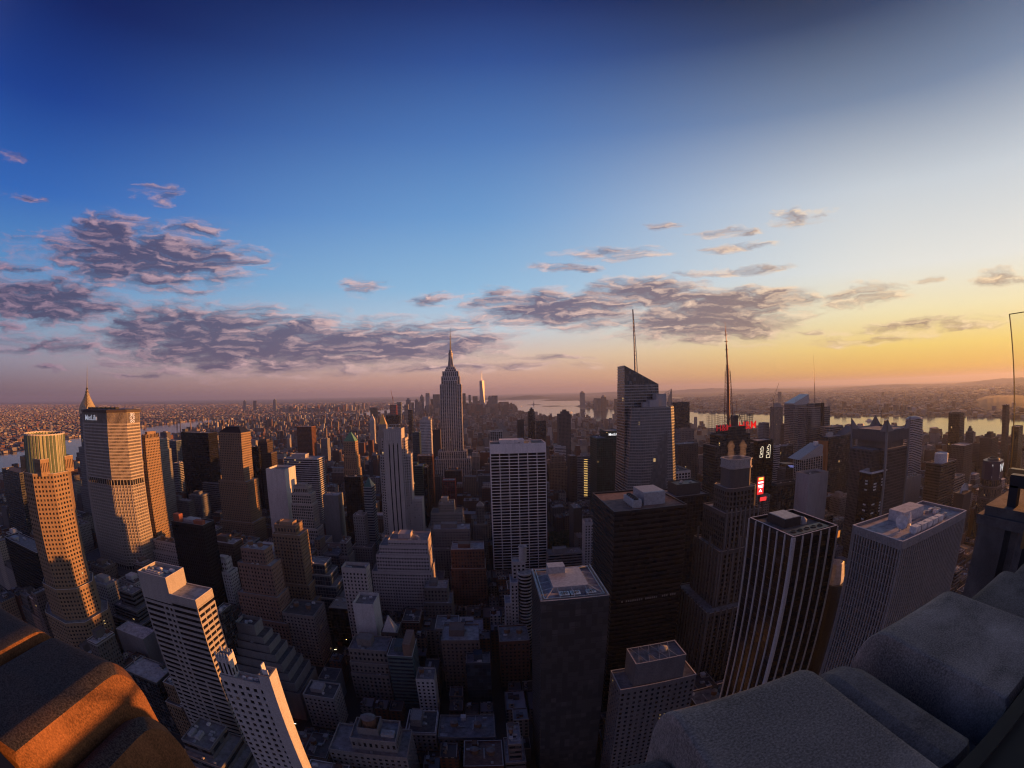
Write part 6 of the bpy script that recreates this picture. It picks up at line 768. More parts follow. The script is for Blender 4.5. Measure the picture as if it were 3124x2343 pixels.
for (key, x0, x1, y0, y1, h, stn, tiers, rk, name, cat, label) in MEAS:
    st, wc, gt = style(stn); wm = wallmat(wc)
    B = Bld((x0+x1)/2, (y0+y1)/2); bot = 0
    lv = sorted([(f*h, dl, dr, df) for f, dl, dr, df in tiers])
    zb = 0
    for (zt, dl, dr, df) in lv:
        B.tier(rect(x0-dl, x1+dr, y0-df, y1+1.5), zb, zt, st); 
        zb = zt
    if key in ('inset',): pass
    par = {'well': 3.2, 'flat': .9, 'hip': 0, 'pyramid': .3, 'glasspyr': .2, 'pyramid2': .3, 'plain': 1.0}.get(rk, 1.2)
    if key == 'grace':
        B.tier(rect(x0, x1, y0, y1), zb, h-9.5, st, par=0, roof=False); B.wall.prism(B.L(rect(x0, x1, y0, y1)), h-9.5, h, top=False); B.tier(rect(x0+.05, x1-.05, y0+.05, y1-.05), h-2, h-.03, (0, 0, 4, 1, .3, 'x'), par=1.2)
    elif key == 'pinstripe':
        B.tier(rect(x0+.6, x1-.6, y0+.6, y1-.6), 0, h, (0, 0, 3.9, .25, .08, 'c'), par=1.6)
        rb = MB()
        for i in range(6):
            a = (x0-B.ox)+(x1-x0-.8)*i/5; rb.box(a, a+.8, y0-B.oy, y0-B.oy+.9, 0, h+1.2)
        for i in range(1, 7):
            b = (y0-B.oy)+(y1-y0-.8)*i/6; rb.box(x0-B.ox, x0-B.ox+.9, b, b+.8, 0, h+1.2); rb.box(x1-B.ox-.9, x1-B.ox, b, b+.8, 0, h+1.2)
        rb.box(x0-B.ox-.25, x0-B.ox+1.5, y0-B.oy-.25, y0-B.oy+1.5, 0, h+1.25)
        B.part('white_rib', rb, wallmat('white')); wm = wallmat('black')
    elif key == 'hslab':
        # long window strips broken by short solid panels; upper box at the left end
        xm = x0+(x1-x0)*.5
        for (a0, a1, zt) in ((x0, x1, h),):
            B.tier(rect(a0, a1, y0, y1), 0, zt-4, st, par=0, roof=False)
        n = int((h-6)/3.75)
        pn = MB(); X0, X1, Y0, Y1 = x0-B.ox, x1-B.ox, y0-B.oy, y1-B.oy
        f = (h-4-.9)/max(1, int((h-4-.9)/3.75))
        for i in range(int((h-5)/f)):
            z = i*f+1.7; t = i/((h-5)/f)
            c0 = X0+(X1-X0)*(.40-.16*(1-t)); 
            for (a, b) in ((c0-1.2, c0), (c0+3.0, c0+4.3), (c0+9.0-3*t, c0+10.4-3*t)) + (((c0-9.5, c0-8.2), (c0+17.0, c0+18.4)) if t < .62 else ()):
                pn.box(a, b, Y0+.02, Y0+.75, z, z+f-1.65)
            for b in (Y0, Y0+(Y1-Y0)*.31, Y0+(Y1-Y0)*.64, Y1-.9):
                pn.box(X1-.75, X1-.02, b+.03, b+.85, z, z+f-1.65)
        pn.box(X0, X0+.9, Y0+.02, Y0+.8, 0, h-4); pn.box(X1-.9, X1-.03, Y0+.03, Y0+.8, 0, h-4)
        B.part('solid_panel', pn, wm)
        B.wall.prism(B.L(rect(x0, x1, y0, y1)), h-4.2, h, top=False); B.tier(rect(x0+.04, x1-.04, y0+.04, y1-.04), h-1, h, (0, 0, 4, 1, .3, 'x'), par=.8)
        B.tier(rect(x0-.05, x0+25, y0-.05, y1+.05), h-6, h+8.5, (0, 0, 4, 1, .3, 'x'), par=2.2)
        u = MB(); u.box(X0+4, X0+17, Y0+3, Y0+8, h+8, h+10.4)
        for i in range(4): u.lathe(X0+5.5+i*3.0, Y0+5.5, [(.9, h+10.4), (.9, h+11)], 10)
        B.part('fan_bank', u, M_UNIT); units(B, X0+2, X0+23, Y0+9, Y1-2, h+8.5, 8)
    elif key == 'inset':
        B.tier(rect(x0, x1, y0, y1), 0, h, (0, 0, 4, 1, .2, 'x'), par=2.5)
        g = MB(); g.box(x0-B.ox+11, x1-B.ox-4, y0-B.oy-.12, y0-B.oy+.2, 0, h-17); B.part('recessed_glass', g, glassmat(3, 4, 'std'))
        g = MB(); g.box(x0-B.ox+9.6, x1-B.ox-1.5, y0-B.oy-.25, y0-B.oy+.2, h-17, h-11); B.part('glass_lintel', g, M_DARKM)
        g = MB(); g.box(x1-B.ox-3.6, x1-B.ox-1.6, y0-B.oy-.6, y0-B.oy+.1, 20, h-16); B.part('blue_screen', g, plain('blue_screen', (.02, .02, .2), .4, 0, (.12, .12, .9), .35))
    else:
        B.tier(rect(x0, x1, y0, y1), zb, h, st if key != 'lowR' else (0, 0, 4, 1, .3, 'x'), par=par)
    X0, X1, Y0, Y1 = x0-B.ox, x1-B.ox, y0-B.oy, y1-B.oy; w_, d_ = X1-X0, Y1-Y0
    if rk == 'bigtank':
        u = MB(); u.ring(rect(X0+4, X0+17, Y0+6, Y1-2), rect(X0+4.5, X0+16.5, Y0+6.5, Y1-2.5), h-1, h+6, inner=True); B.part('tank_wall', u, wm)
        tank(B, X0+10.5, Y0+13.5, h, 4.4, 7.5)
        u = MB(); u.box(X0+18.5, X1-1.5, Y0+5, Y0+10, h+.4, h+3)
        for i in range(2):
            for k in range(4):
                t = k*math.pi/4; cx, cyy = X0+20.7+i*3.3, Y0+7.5; u.tube((cx-1.4*math.cos(t), cyy-1.4*math.sin(t), h+3.25), (cx+1.4*math.cos(t), cyy+1.4*math.sin(t), h+3.25), .12, k=4)
            u.lathe(X0+20.7+i*3.3, Y0+7.5, [(1.55, h+3), (1.55, h+3.3), (1.3, h+3.3), (1.3, h+3.02)], 14, cap=False)
        B.part('fan_unit', u, M_UNIT)
    elif rk == 'coolers':
        u = MB(); u.box(X0+16, X0+23, Y0+8, Y0+30, h+1.2, h+6)
        for i in range(6): u.box(X0+16.2, X0+22.8, Y0+9+i*4, Y0+9.3+i*4, h, h+1.3)
        B.part('cooler_bank', u, M_UNIT)
        f = MB()
        for i in range(5): f.lathe(X0+19.5, Y0+10.8+i*4.2, [(1.9, h+6), (1.8, h+7.2), (1.5, h+7.2), (1.5, h+6.3)], 16, cap=True)
        B.part('fan_cowl', f, M_DARKM, 'last')
        u = MB(); u.box(X0+27, X0+44, Y0+14, Y0+40, h, h+9.5); u.box(X0+36, X0+37.4, Y0+13.9, Y0+14.2, h, h+2.2); B.part('roof_box', u, M_UNIT)
    elif rk == 'frames':
        u = MB(); cx0, cx1, cy0, cy1 = X0+8.5, X1-8.5, Y0+13, Y1-6
        u.box(cx0, cx1, cy0, cy1, h, h+3.2); u.box(cx0, cx0+10, cy1-8, cy1, h+3, h+7.5); B.part('roof_core', u, M_UNIT)
        f = MB()
        f.ring(rect(X0+2, X1-2, Y0+2, Y1-2), rect(X0+2.4, X1-2.4, Y0+2.4, Y1-2.4), h+1.0, h+1.8, inner=True)
        for i in range(5):
            a = X0+3+i*(w_-6)/4; f.tube((a, Y0+2, h+1.5), (min(max(a, cx0), cx1), cy0, h+2.8), .22, k=4); f.tube((a, Y1-2, h+1.5), (min(max(a, cx0), cx1), cy1, h+2.8), .22, k=4)
            b = Y0+3+i*(d_-6)/4; f.tube((X0+2, b, h+1.5), (cx0, min(max(b, cy0), cy1), h+2.8), .22, k=4); f.tube((X1-2, b, h+1.5), (cx1, min(max(b, cy0), cy1), h+2.8), .22, k=4)
        B.part('roof_frame', f, M_STEELP)
        q = MB(); 
        for i in range(34):
            b = Y0+.3+i*(d_-.6)/34; q.box(X0+.1, X0+1.2, b, b+.5, h+.8, h+1.9); q.box(X1-1.2, X1-.1, b, b+.5, h+.8, h+1.9)
        q.box(X0+.35, X0+.6, Y0, Y1, h+1.9, h+2.1); q.box(X1-.6, X1-.35, Y0, Y1, h+1.9, h+2.1); B.part('window_track', q, M_STEELP)
        for i in range(3):
            cx = X0+(13.5, 19.5, 28)[i]; q = MB(); q.box(cx-2.7, cx+2.7, Y0+4, Y0+9.5, h+.3, h+2); B.part('fan_tray', q, M_STEELP)
            q = MB()
            for k in range(8):
                t = k*math.pi/4; q.quad((cx+.4*math.cos(t), Y0+6.75+.4*math.sin(t), h+2.15), (cx+2.2*math.cos(t-.13), Y0+6.75+2.2*math.sin(t-.13), h+2.1), (cx+2.2*math.cos(t+.13), Y0+6.75+2.2*math.sin(t+.13), h+2.25), (cx+.4*math.cos(t+.3), Y0+6.75+.4*math.sin(t+.3), h+2.2))
            q.lathe(cx, Y0+6.75, [(.5, h+2.05), (.5, h+2.4)], 10); B.part('fan_blades', q, M_DARKM, 'last')
    elif rk == 'openframes':
        f = MB()
        for i in range(4):
            a = X0+2+i*6; f.tube((a, Y0+.6, h+1.2), (a+5, Y1-.6, h+1.2), .2, k=4); f.tube((a+5, Y0+.6, h+1.2), (a, Y1-.6, h+1.2), .2, k=4)
        B.part('roof_frame', f, M_STEELP); u = MB(); u.lathe(X0+20, Y0+11, [(2.4, h), (2.4, h+2.5), (.2, h+3.2)], 14); B.part('round_vent', u, M_UNIT)
    elif rk == 'plant2':
        u = MB(); u.box(X0+8, X0+19, Y0+18, Y1-7, h, h+4.5); B.part('roof_box', u, M_DARKM); u = MB(); u.box(X0+8.5, X0+18.5, Y0+18.5, Y1-7.5, h+4.5, h+4.8); B.part('box_top', u, M_UNIT, 'last')
        u = MB(); u.lathe(X0+22, Y0+19, [(1.9, h), (1.9, h+2.2), (.2, h+3.6)], 16); B.part('round_vent', u, M_UNIT)
        u = MB(); u.box(X0+3, X1-3, Y0+4, Y0+13, h+.1, h+1)
        for i in range(5):
            u.lathe(X0+6.5+i*4.6, Y0+8.5, [(1.7, h+1), (1.7, h+1.5), (1.3, h+1.5), (1.3, h+1.05)], 14, cap=True)
        B.part('fan_deck', u, M_DARKM); units(B, X0+22, X1-2, Y0+20, Y1-3, h, 4, .7)
        return_ = None
    elif rk == 'dishes':
        u = MB(); u.box(X0+22, X0+40, Y0+17, Y1-4, h+.2, h+5); B.part('roof_box', u, plain('pale_roof_box', (.5, .47, .49), .7))
        for i, (a, b, s_) in enumerate(((X0+13, Y0+12, -.35), (X0+19.5, Y0+12.5, .25))):
            dm = MB(); k = 20; prof = [(0.05, 0), (1.1, .16), (2.2, .62), (3.1, 1.35)]
            dm.lathe(0, 0, prof, k, cap=False); 
            mtx = Matrix.Translation((a, b, h+3.6)) @ Matrix.Rotation(R(60+20*i), 4, Vector((1, s_*2, 0)).normalized())
            dm.v = [tuple(mtx @ Vector(v)) for v in dm.v]; n = len(dm.v)
            tip = mtx @ Vector((0, 0, 2.6)); dm.tube(tuple(mtx @ Vector((0, 0, 0))), tuple(tip), .08, k=4); dm.tube((a, b, h), (a, b, h+3.6), .35, k=8)
            B.part('satellite_dish', dm, M_WHITE, smooth=True)
        for i in range(5):
            u = MB(); a = X0+14+i*5.2; u.box(a, a+4.2, Y0+3.2, Y0+7, h+.6, h+3.1); u.box(a+.3, a+4, Y0+3.6, Y0+6.6, h, h+.6); B.part('cooling_unit', u, M_WHITE)
        u = MB()
        for i in range(5): u.tube((X0+4+i*1.7, Y0+4, h), (X0+4+i*1.7, Y0+4, h+1.6), .1, k=4)
        u.tube((X0+4, Y0+4, h+1.6), (X0+11, Y0+4, h+1.6), .1, k=4); u.tube((X0+4, Y0+4, h+.9), (X0+11, Y0+4, h+.9), .1, k=4); B.part('railing', u, M_STEELP)
        units(B, X0+42, X1-2, Y0+4, Y1-4, h, 7, .9)
    elif rk == 'darkpent':
        u = MB(); u.box(X0+10, X1-7, Y0+8, Y1-8, h, h+11); u.ring(rect(X0+10, X1-7, Y0+8, Y1-8), rect(X0+10.5, X1-7.5, Y0+8.5, Y1-8.5), h+10.9, h+12, inner=True); B.part('roof_box', u, M_DARKM); units(B, X0+14, X1-12, Y0+12, Y1-14, h+11, 3)
    elif rk == 'drum':
        u = MB(); u.lathe(X0+w_*.42, Y0+d_*.45, [(11.5, h-.5), (11.5, h+12), (10.5, h+13), (10.3, h+12.2)], 32); B.part('white_drum', u, M_WHITE, smooth=False)
    elif rk == 'glyph':
        # two outlined emblems standing on the face like stacked squared scrolls
        for i in range(2):
            g = MB(); cx = X0+(9 if i == 0 else 24); s_ = 1.0+.25*i; yy = Y0-.35
            P_ = [(-4, -9), (3.6, -9), (4.6, 8), (1, 9), (1, 6.5), (-2.5, 6), (-2.5, 3), (1, 3.4), (1, 1), (-3, .6), (-3, -2.4), (1, -2), (1, -4.6), (-4, -5), (-4, -9)]
            for a, b in zip(P_, P_[1:]): g.tube((cx+a[0]*s_*.8, yy, h-18+a[1]*s_), (cx+b[0]*s_*.8, yy, h-18+b[1]*s_), .3, k=4)
            B.part('sign_emblem', g, plain('warm_neon', (.9, .85, .7), .5, 0, (1, .86, .62), .75))
    elif rk == 'canopy':
        g = MB(); P_ = [(X0-12, h-3), (X1-6, h+17), (X1-1, h+15), (X1-3, h-1), (X0+4, h-4)]
        n = len(g.v); g.v += [(a, Y0-1, b) for a, b in P_]+[(a, Y1+3, b) for a, b in P_]; g.f.append((n, n+4, n+3, n+2, n+1)); g.f.append((n+5, n+6, n+7, n+8, n+9))
        for i in range(5): j = (i+1) % 5; g.f.append((n+i, n+j, n+5+j, n+5+i))
        B.part('wing_roof', g, M_UNIT); u = MB(); u.box(X1-14, X1-7, Y0+6, Y0+12, h+10, h+21); B.part('roof_box', u, M_WHITE)
    elif rk == 'slant':
        g = MB(); g.v += [(X0, Y0, h+.9), (X1, Y0, h+.9), (X1, Y0, h+15), (X0+w_*.55, Y0, h+.92), (X0, Y1, h+.9), (X1, Y1, h+.9), (X1, Y1, h+15), (X0+w_*.55, Y1, h+.92)]
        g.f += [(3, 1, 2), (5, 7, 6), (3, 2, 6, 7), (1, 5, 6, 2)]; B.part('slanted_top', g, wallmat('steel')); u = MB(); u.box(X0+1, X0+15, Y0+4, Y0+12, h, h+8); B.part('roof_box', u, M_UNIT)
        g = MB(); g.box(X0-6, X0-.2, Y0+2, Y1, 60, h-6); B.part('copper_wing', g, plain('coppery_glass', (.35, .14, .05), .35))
    elif rk == 'arch':
        g = MB(); n = 10
        for i in range(n):
            t0, t1 = i/n, (i+1)/n; z0 = h+9*math.sin(math.pi*(.5+t0*.5)); z1 = h+9*math.sin(math.pi*(.5+t1*.5)); a, b = X0+w_*t0, X0+w_*t1
            g.quad((a, Y0, z0), (b, Y0, z1), (b, Y1, z1), (a, Y1, z0)); g.quad((a, Y0, h-1), (b, Y0, h-1), (b, Y0, z1), (a, Y0, z0))
        B.part('curved_roof', g, M_DARKM); g = MB()
        for i in range(3): g.tube((X0+4+i*2, Y0-.3, h+7-i*1.6), (X0+w_*.7+i*2, Y0-.3, h+1.5-i*1.6), .4, k=4)
        B.part('light_stripe', g, plain('blue_stripe', (.3, .32, .8), .5, 0, (.35, .4, 1), .3))
    elif rk == 'crane':
        g = MB()
        for a in (0, 1.6):
            for b in (0, 1.6): g.tube((X0-6+a, Y0+b, 0), (X0-6+a, Y0+b, h+26), .22, k=4)
        for i in range(int((h+26)/4)): g.tube((X0-6, Y0, i*4), (X0-4.4, Y0, i*4+4), .12, k=3); g.tube((X0-4.4, Y0, i*4), (X0-6, Y0, i*4+4), .12, k=3)
        g.tube((X0-14, Y0+1, h+24), (X0-5, Y0+1, h+30), .8, k=4); g.tube((X0-5, Y0+1, h+27), (X0+26, Y0+1, h+92), .7, .4, k=4); g.tube((X0-14, Y0+1, h+24), (X0-5, Y0+1, h+44), .3, k=4); g.tube((X0-5, Y0+1, h+44), (X0+26, Y0+1, h+92), .2, k=4)
        c = g.build('tower_crane', M_DARKM, loc=(B.ox, B.oy, 0)); tag(c, 'red brown tower crane leaning its jib over the unfinished grey tower', 'crane')
        pen = MB(); pen.box(X0+9, X1-10, Y0+3, Y0+20, h, h+14); B.part('concrete_core', pen, wm)
    elif rk == 'mechred':
        g = MB(); g.box(X0+3, X0+12, Y0+1.5, Y0+9, h, h+9); B.part('red_lit_roof_box', g, M_RED); g = MB(); g.box(X1-14, X1-2, Y0+2, Y0+9, h-4, h+5); B.part('red_lit_roof_box', g, M_RED)  # rooftop plant boxes; the red light on them is put into the colour
        g = MB()
        for i in range(9): g.box(X0+14+i*1.9, X0+15.2+i*1.9, Y0+8, Y1-4, h+1, h+3.2)
        g.box(X0+13.5, X0+31.5, Y0+7.5, Y1-3.5, h+.4, h+1.2); B.part('ridged_roof', g, M_UNIT)
    elif rk == 'checkroof':
        g = MB(); P_ = rect(X0-.6, X1+.6, Y0-.6, Y1+.6); g.ring(P_, inset(P_, 3.0), h+.4, h+2.2, inner=True); B.part('white_roof_rim', g, M_WHITE)
        g = MB()
        for i in range(9): g.box(X0+5+i*2.2, X0+6.2+i*2.2, Y1-8, Y1-4, h, h+4.5)
        B.part('fan_row', g, M_UNIT); wp = MB(); r2 = random.Random(3)
        for (cx) in (.28, .78):
            for i in range(22):
                if (i//4) % 2 == 1 or r2.random() < .35: continue
                zz = h-10-i*3.7
                if zz > 60: wp.box(X0+w_*cx-3, X0+w_*cx+3, Y0-.12, Y0+.1, zz, zz+1.9)
        for i in range(14):
            if r2.random() < .6: wp.box(X0-.12, X0+.1, Y0+6, Y0+11, h-10-i*3.7, h-8-i*3.7)
        B.part('white_window_panel', wp, plain('pale_blinds', (.55, .62, .66), .6))
    elif rk == 'apt':
        # ornate stepped attic at the left end and a taller lit slab at the right
        B.tier(rect(x0+.6, x0+7.5, y0+.6, y1-.3), h-1, h+10, (2.6, 1.2, 5, 1.6, .35, 'm'), par=.6)
        g = MB()
        for i in range(5):
            for b in (Y0+.4, Y1-.7): g.box(X0+.6+i*1.6, X0+1.1+i*1.6, b, b+.5, h+8, h+13)
        g.box(X0+7.2, X0+7.8, Y0+.5, Y1-.4, h+6, h+12); B.part('attic_pinnacles', g, wm)
        B.tier(rect(x1-5.2, x1+.3, y0-.4, y1+1.5), 0, h+5, (0, 0, 4, 1, .3, 'x'), par=1.4)
        g = MB(); g.box(X1-3.4, X1-2.9, Y0+1, Y0+4, h+4, h+11); g.box(X1-2.9, X1-.6, Y0+1, Y0+1.4, h+4, h+9); B.part('roof_screen', g, M_WHITE); units(B, X0+9, X1-6, Y0+1, Y1-1, h, 4, .7)
    elif rk == 'rubble':
        g = MB(); r2 = random.Random(9); n = 12
        zz = [[h+.3+r2.uniform(0, 1.6) for _ in range(n+1)] for _ in range(n+1)]
        for i in range(n):
            for j in range(n): q = lambda a, b: (X0+w_*a/n, Y0+d_*b/n, zz[a][b]); g.quad(q(i, j), q(i+1, j), q(i+1, j+1), q(i, j+1))
        B.part('rough_roof', g, roofmat(3))
    elif rk == 'vents':
        g = MB()
        for i in range(18): g.box(X0+1+i*(w_-2)/18, X0+1.3+i*(w_-2)/18, Y0+.3, Y0+1.6, h-3, h+1.3)
        g.box(X0, X1, Y0, Y1, h+.1, h+.7); B.part('ribbed_roof', g, wallmat('lime')); units(B, X0, X1*.3, Y0+3, Y1-3, h+.7, 5)
    elif rk == 'dome':
        g = MB(); g.lathe((X0+X1)/2, (Y0+Y1)/2, [(w_*.48, h), (w_*.42, h+2.5), (w_*.3, h+4.5), (w_*.1, h+6)], 20); B.part('low_dome', g, M_UNIT, smooth=True)
    else:
        roofkit(B, rk, x0, x1, y0, y1, h, wm)
    for (zt, dl, dr, df) in lv[-2:]:
        if df > 3.5: units(B, X0-dl, X1+dr, Y0-df+.3, Y0-.4, zt, 2, .7)
    if key == 'lampstrip':
        g = MB()
        for i in range(22): g.box(X0+w_*.33, X0+w_*.52, Y0-.3, Y0+.2, h-8-i*4, h-7.5-i*4)
        B.part('lamp_strip', g, plain('amber_lamp', (.9, .6, .2), .5, 0, (1, .6, .18), 1.1))
    if key == 'wedge':
        g = MB()
        for i in range(9): g.box(X1-.1, X1+.3, Y0+3, Y0+4, h-12-i*4, h-10.5-i*4)
        B.part('lamp_strip', g, plain('amber_lamp', (.9, .6, .2), .5, 0, (1, .6, .18), 1.1))
    if key == 'copper':
        g = MB(); g.ring(rect(X0-.2, X1+.2, Y0-.2, Y1+.2), rect(X0+.3, X1-.3, Y0+.3, Y1-.3), h-6, h+1.5); B.part('green_band', g, M_GREENCU)
    if key == 'vzA':
        B.tier(rect(x0+18, x1, y0+4, y1), h, h+11, st, par=1)
        txt = 'MetLife'
    if key == 'black1185':
        g = MB(); r2 = random.Random(1)
        for i in range(26):
            if r2.random() < .8: g.box(X0+8+i*1.7, X0+9.1+i*1.7, Y0-.12, Y0+.1, h-71, h-69.4)
        B.part('pale_window_row', g, plain('pale_shades', (.2, .2, .22), .6))
    o = B.done(name, label, cat, wm, glassmat(st[0] or 3.0, st[2], gt, lit=0 if gt in ('black', 'patch', 'blue') else .002), roofmat({'exxon': 1, 'black1185': 4, 'hslab': 1, 'grace': 2}.get(key, rg.choice([0, 0, 1, 2]))))
    BUILT[key] = o

# ---------------- lettering ----------------
def text(name, body, size, loc, rotz, mat, parent=None, tilt=90, ext=.15):
    cu = bpy.data.curves.new(name, 'FONT'); cu.body = body; cu.size = size; cu.extrude = ext; cu.align_x = 'CENTER'; cu.align_y = 'CENTER'; cu.offset = size*.012
    o = bpy.data.objects.new(name, cu); C.objects.link(o); o.rotation_euler = (R(tilt), 0, R(rotz)); o.location = loc; cu.materials.append(mat)
    dg = bpy.context.evaluated_depsgraph_get(); me = bpy.data.meshes.new_from_object(o.evaluated_get(dg)); me.name = name
    q = bpy.data.objects.new(name, me); C.objects.link(q); q.rotation_euler = o.rotation_euler; q.location = loc
    bpy.data.objects.remove(o)
    if not me.materials: me.materials.append(mat)
    if parent: q.parent = parent
    return q
M_SIGN = plain('sign_white', (.75, .75, .78), .5, 0, (.8, .85, 1), .12)
v = BUILT['vzA']; text('sign_letters', 'MetLife', 6, (8, -21.25, 184), 0, plain('sign_glow', (.8, .8, .8), .5, 0, (1, 1, 1), .5), v)

# ---------------- landmark towers ----------------
STEAM = []
def octo(cx, cy, w, d, cx_, cy_): # chamfered rectangle, CCW
    a, b = w/2, d/2; return [(cx-a+cx_, cy-b), (cx+a-cx_, cy-b), (cx+a, cy-b+cy_), (cx+a, cy+b-cy_), (cx+a-cx_, cy+b), (cx-a+cx_, cy+b), (cx-a, cy+b-cy_), (cx-a, cy-b+cy_)]
# octagonal tower with the glass crown
B = Bld(-402, 260); m_ = (4.3, 1.9, 3.9, 1.9, .5, 'm')
P8 = octo(-402, 260, 55, 55, 17, 17)
B.tier(octo(-402, 260, 74, 72, 17, 17), 0, 62, m_); B.tier(octo(-402, 260, 62, 60, 17, 17), 62, 92, m_); B.tier(P8, 92, 196, m_, top=1.0)
for (cx, cy_) in ((-419, 243), (-385, 243), (-385, 277), (-419, 277)):
    B.tier(rect(cx-6, cx+6, cy_-6, cy_+6), 195.5, 209, (2.6, 1.5, 8, 2.4, .5, 'm'), par=.8)
cr = MB(); n = 36; cx = cy_ = 0
for i in range(n):
    t0, t1 = 2*math.pi*i/n, 2*math.pi*(i+1)/n; tm = (t0+t1)/2
    for a, b, r0, r1 in ((t0, tm, 24, 24.9), (tm, t1, 24.9, 24)):
        cr.quad((r0*math.cos(a), r0*math.sin(a), 195), (r1*math.cos(b), r1*math.sin(b), 195), (r1*math.cos(b), r1*math.sin(b), 230), (r0*math.cos(a), r0*math.sin(a), 230))
        cr.quad((r1*.96*math.cos(b), r1*.96*math.sin(b), 214), (r0*.96*math.cos(a), r0*.96*math.sin(a), 214), (r0*.96*math.cos(a), r0*.96*math.sin(a), 230), (r1*.96*math.cos(b), r1*.96*math.sin(b), 230))
B.part('glass_crown', cr, plain('crown_glass', (.10, .14, .09), .3))
f = MB()
for i in range(n):
    t = 2*math.pi*i/n; f.tube((24*math.cos(t), 24*math.sin(t), 195), (24*math.cos(t), 24*math.sin(t), 231), .3, k=4)
f.lathe(0, 0, [(24.8, 229.3), (25.0, 230.4), (23.6, 230.6), (23.4, 229.3)], 36, cap=False); f.lathe(0, 0, [(24.9, 196), (25.1, 197)], 36, cap=False); B.part('crown_frame', f, wallmat('lime2'), 'last')
B.done('octagonal_tower', 'octagonal stone tower topped by a tall ribbed green glass crown, lit orange on its right', 'skyscraper', wallmat('tan'), glassmat(2, 3.9), roofmat(0))

# wide slab with the sign
ML = [(-548, 433), (-483, 433), (-457, 450), (-457, 479), (-483, 496), (-541, 496), (-567, 479), (-567, 450)]
ML[0] = (-541, 433)
B = Bld(-512, 464); b_ = (1.75, .55, 4.05, 1.55, .7, 'b')
for z0, z1 in ((40, 150), (157, 228.5)): B.tier(ML, z0, z1, b_, par=0, roof=False, top=1)
Pc = B.L(inset(ML, 4.0)); c = MB(); c.prism(Pc, 150, 157); c.prism(Pc, 34, 40)
B.part('dark_belt', c, wallmat('black')); c = MB(); PL = B.L(ML)
for i in range(8):
    a, b = Vector(PL[i]), Vector(PL[(i+1) % 8]); nb = max(3, round((b-a).length/5.2))
    for j in range(nb):
        q = a+(b-a)*((j+.5)/nb); c.box(q.x-.45, q.x+.45, q.y-.45, q.y+.45, 33, 157.5)
B.part('belt_columns', c, wallmat('lime'), 'last')
B.tier(ML, 228.5, 243, (1.75, .5, 14.5, .8, .5, 'p'), par=0, roof=True, top=.6)
c = MB(); c.prism(B.L(inset(ML, -1.6)), 243, 246.2, True, True); B.part('roof_slab', c, wallmat('brown'))
c = MB(); c.prism(B.L(inset(ML, 4)), 246.2, 247); 
for i in range(7): c.box(-40+i*11, -37+i*11, -12, -4, 247, 249.5)
B.part('roof_plant', c, M_DARKM)
B.tier(rect(-600, -430, 410, 520), 0, 34, (6, 1, 4, 1.2, .5, 'b'))
o = B.done('name_sign_tower', 'wide angled office slab with white name letters and a knot emblem', 'skyscraper', wallmat('lime'), glassmat(1.75, 4.05, 'std', 0), roofmat(2))
text('sign_letters', 'MetLife', 10.0, (-9.5, -32.0, 236), 0, M_SIGN, o)
em = MB(); cxe, cye = (55.3, 236.0)
def knot(cy0):
    for (dy, dz) in ((0, 3.6), (0, -3.6), (3.6, 0), (-3.6, 0), (2.6, 4.6), (-2.6, 4.6), (2.6, -4.6), (-2.6, -4.6)):
        for k in range(8):
            t0, t1 = k*math.pi/4, (k+1)*math.pi/4
            em.tube((cxe, cy0+dy+1.7*math.cos(t0), cye+dz+1.7*math.sin(t0)), (cxe, cy0+dy+1.7*math.cos(t1), cye+dz+1.7*math.sin(t1)), .3, k=4)
knot(-2); em.build('knot_emblem', plain('sign_bright', (.8, .8, .8), .5, 0, (1, 1, .95), .15), o)

# arched metal spire
B = Bld(-689, 562)
B.tier(rect(-709, -669, 540, 584), 0, 110, (3.4, 1.9, 3.7, 1.6, .35, 'm')); B.tier(rect(-706, -672, 545, 579), 110, 178, (3.4, 1.9, 3.7, 1.6, .35, 'm')); B.tier(rect(-701, -677, 550, 574), 178, 240, (3.2, 1.6, 3.7, 1.5, .35, 'm'), par=0)
cr = MB(); tr = MB()
for k in range(7):
    z0 = 238+k*6.2; hw = (13.0, 10.6, 8.2, 6.0, 4.2, 2.8, 1.7)[k]; 
    for (ux, uy) in ((1, 0), (0, -1), (-1, 0), (0, 1)):
        pts = []; N = 10
        for i in range(N+1):
            t = math.pi*i/N; pts.append((-hw*math.cos(t), z0+(4+hw*.95)*math.sin(t)**.8))
        for (a, za), (b, zb_) in zip(pts, pts[1:]):
            f = lambda s_, z_, o_: (ux*o_-uy*s_, uy*o_+ux*s_, z_)
            cr.quad(f(a, za, hw), f(b, zb_, hw), f(b*.7, zb_+.3, hw*.62), f(a*.7, za+.3, hw*.62))
            cr.quad(f(a, z0-2, hw), f(b, z0-2, hw), f(b, zb_, hw), f(a, za, hw))
        for i in range(5):
            t = math.pi*(i+1)/6; a = -hw*.82*math.cos(t); z = z0+(3+hw*.6)*math.sin(t)
            for (p, q, r_) in (((a-.8, z-1), (a+.8, z-1), (a, z+1.3)),):
                f = lambda s_, z_, o_: (ux*o_-uy*s_, uy*o_+ux*s_, z_); nn = len(tr.v); tr.v += [f(*p, hw+.15), f(*q, hw+.15), f(*r_, hw+.15)]; tr.f.append((nn, nn+1, nn+2))
B.part('arched_crown', cr, plain('crown_steel', (.42, .36, .28), .38, .55)); B.part('crown_windows', tr, wallmat('black'), 'last')
s_ = MB(); s_.tube((0, 0, 270), (0, 0, 319), 2.0, .12, 6); B.part('spire', s_, plain('spire_steel', (.45, .42, .38), .3, .8))
B.done('arched_spire_tower', 'slender tower with tiers of shining metal arches and a needle, behind the sign slab', 'skyscraper', wallmat('grey'), glassmat(3.4, 3.7), roofmat(0))

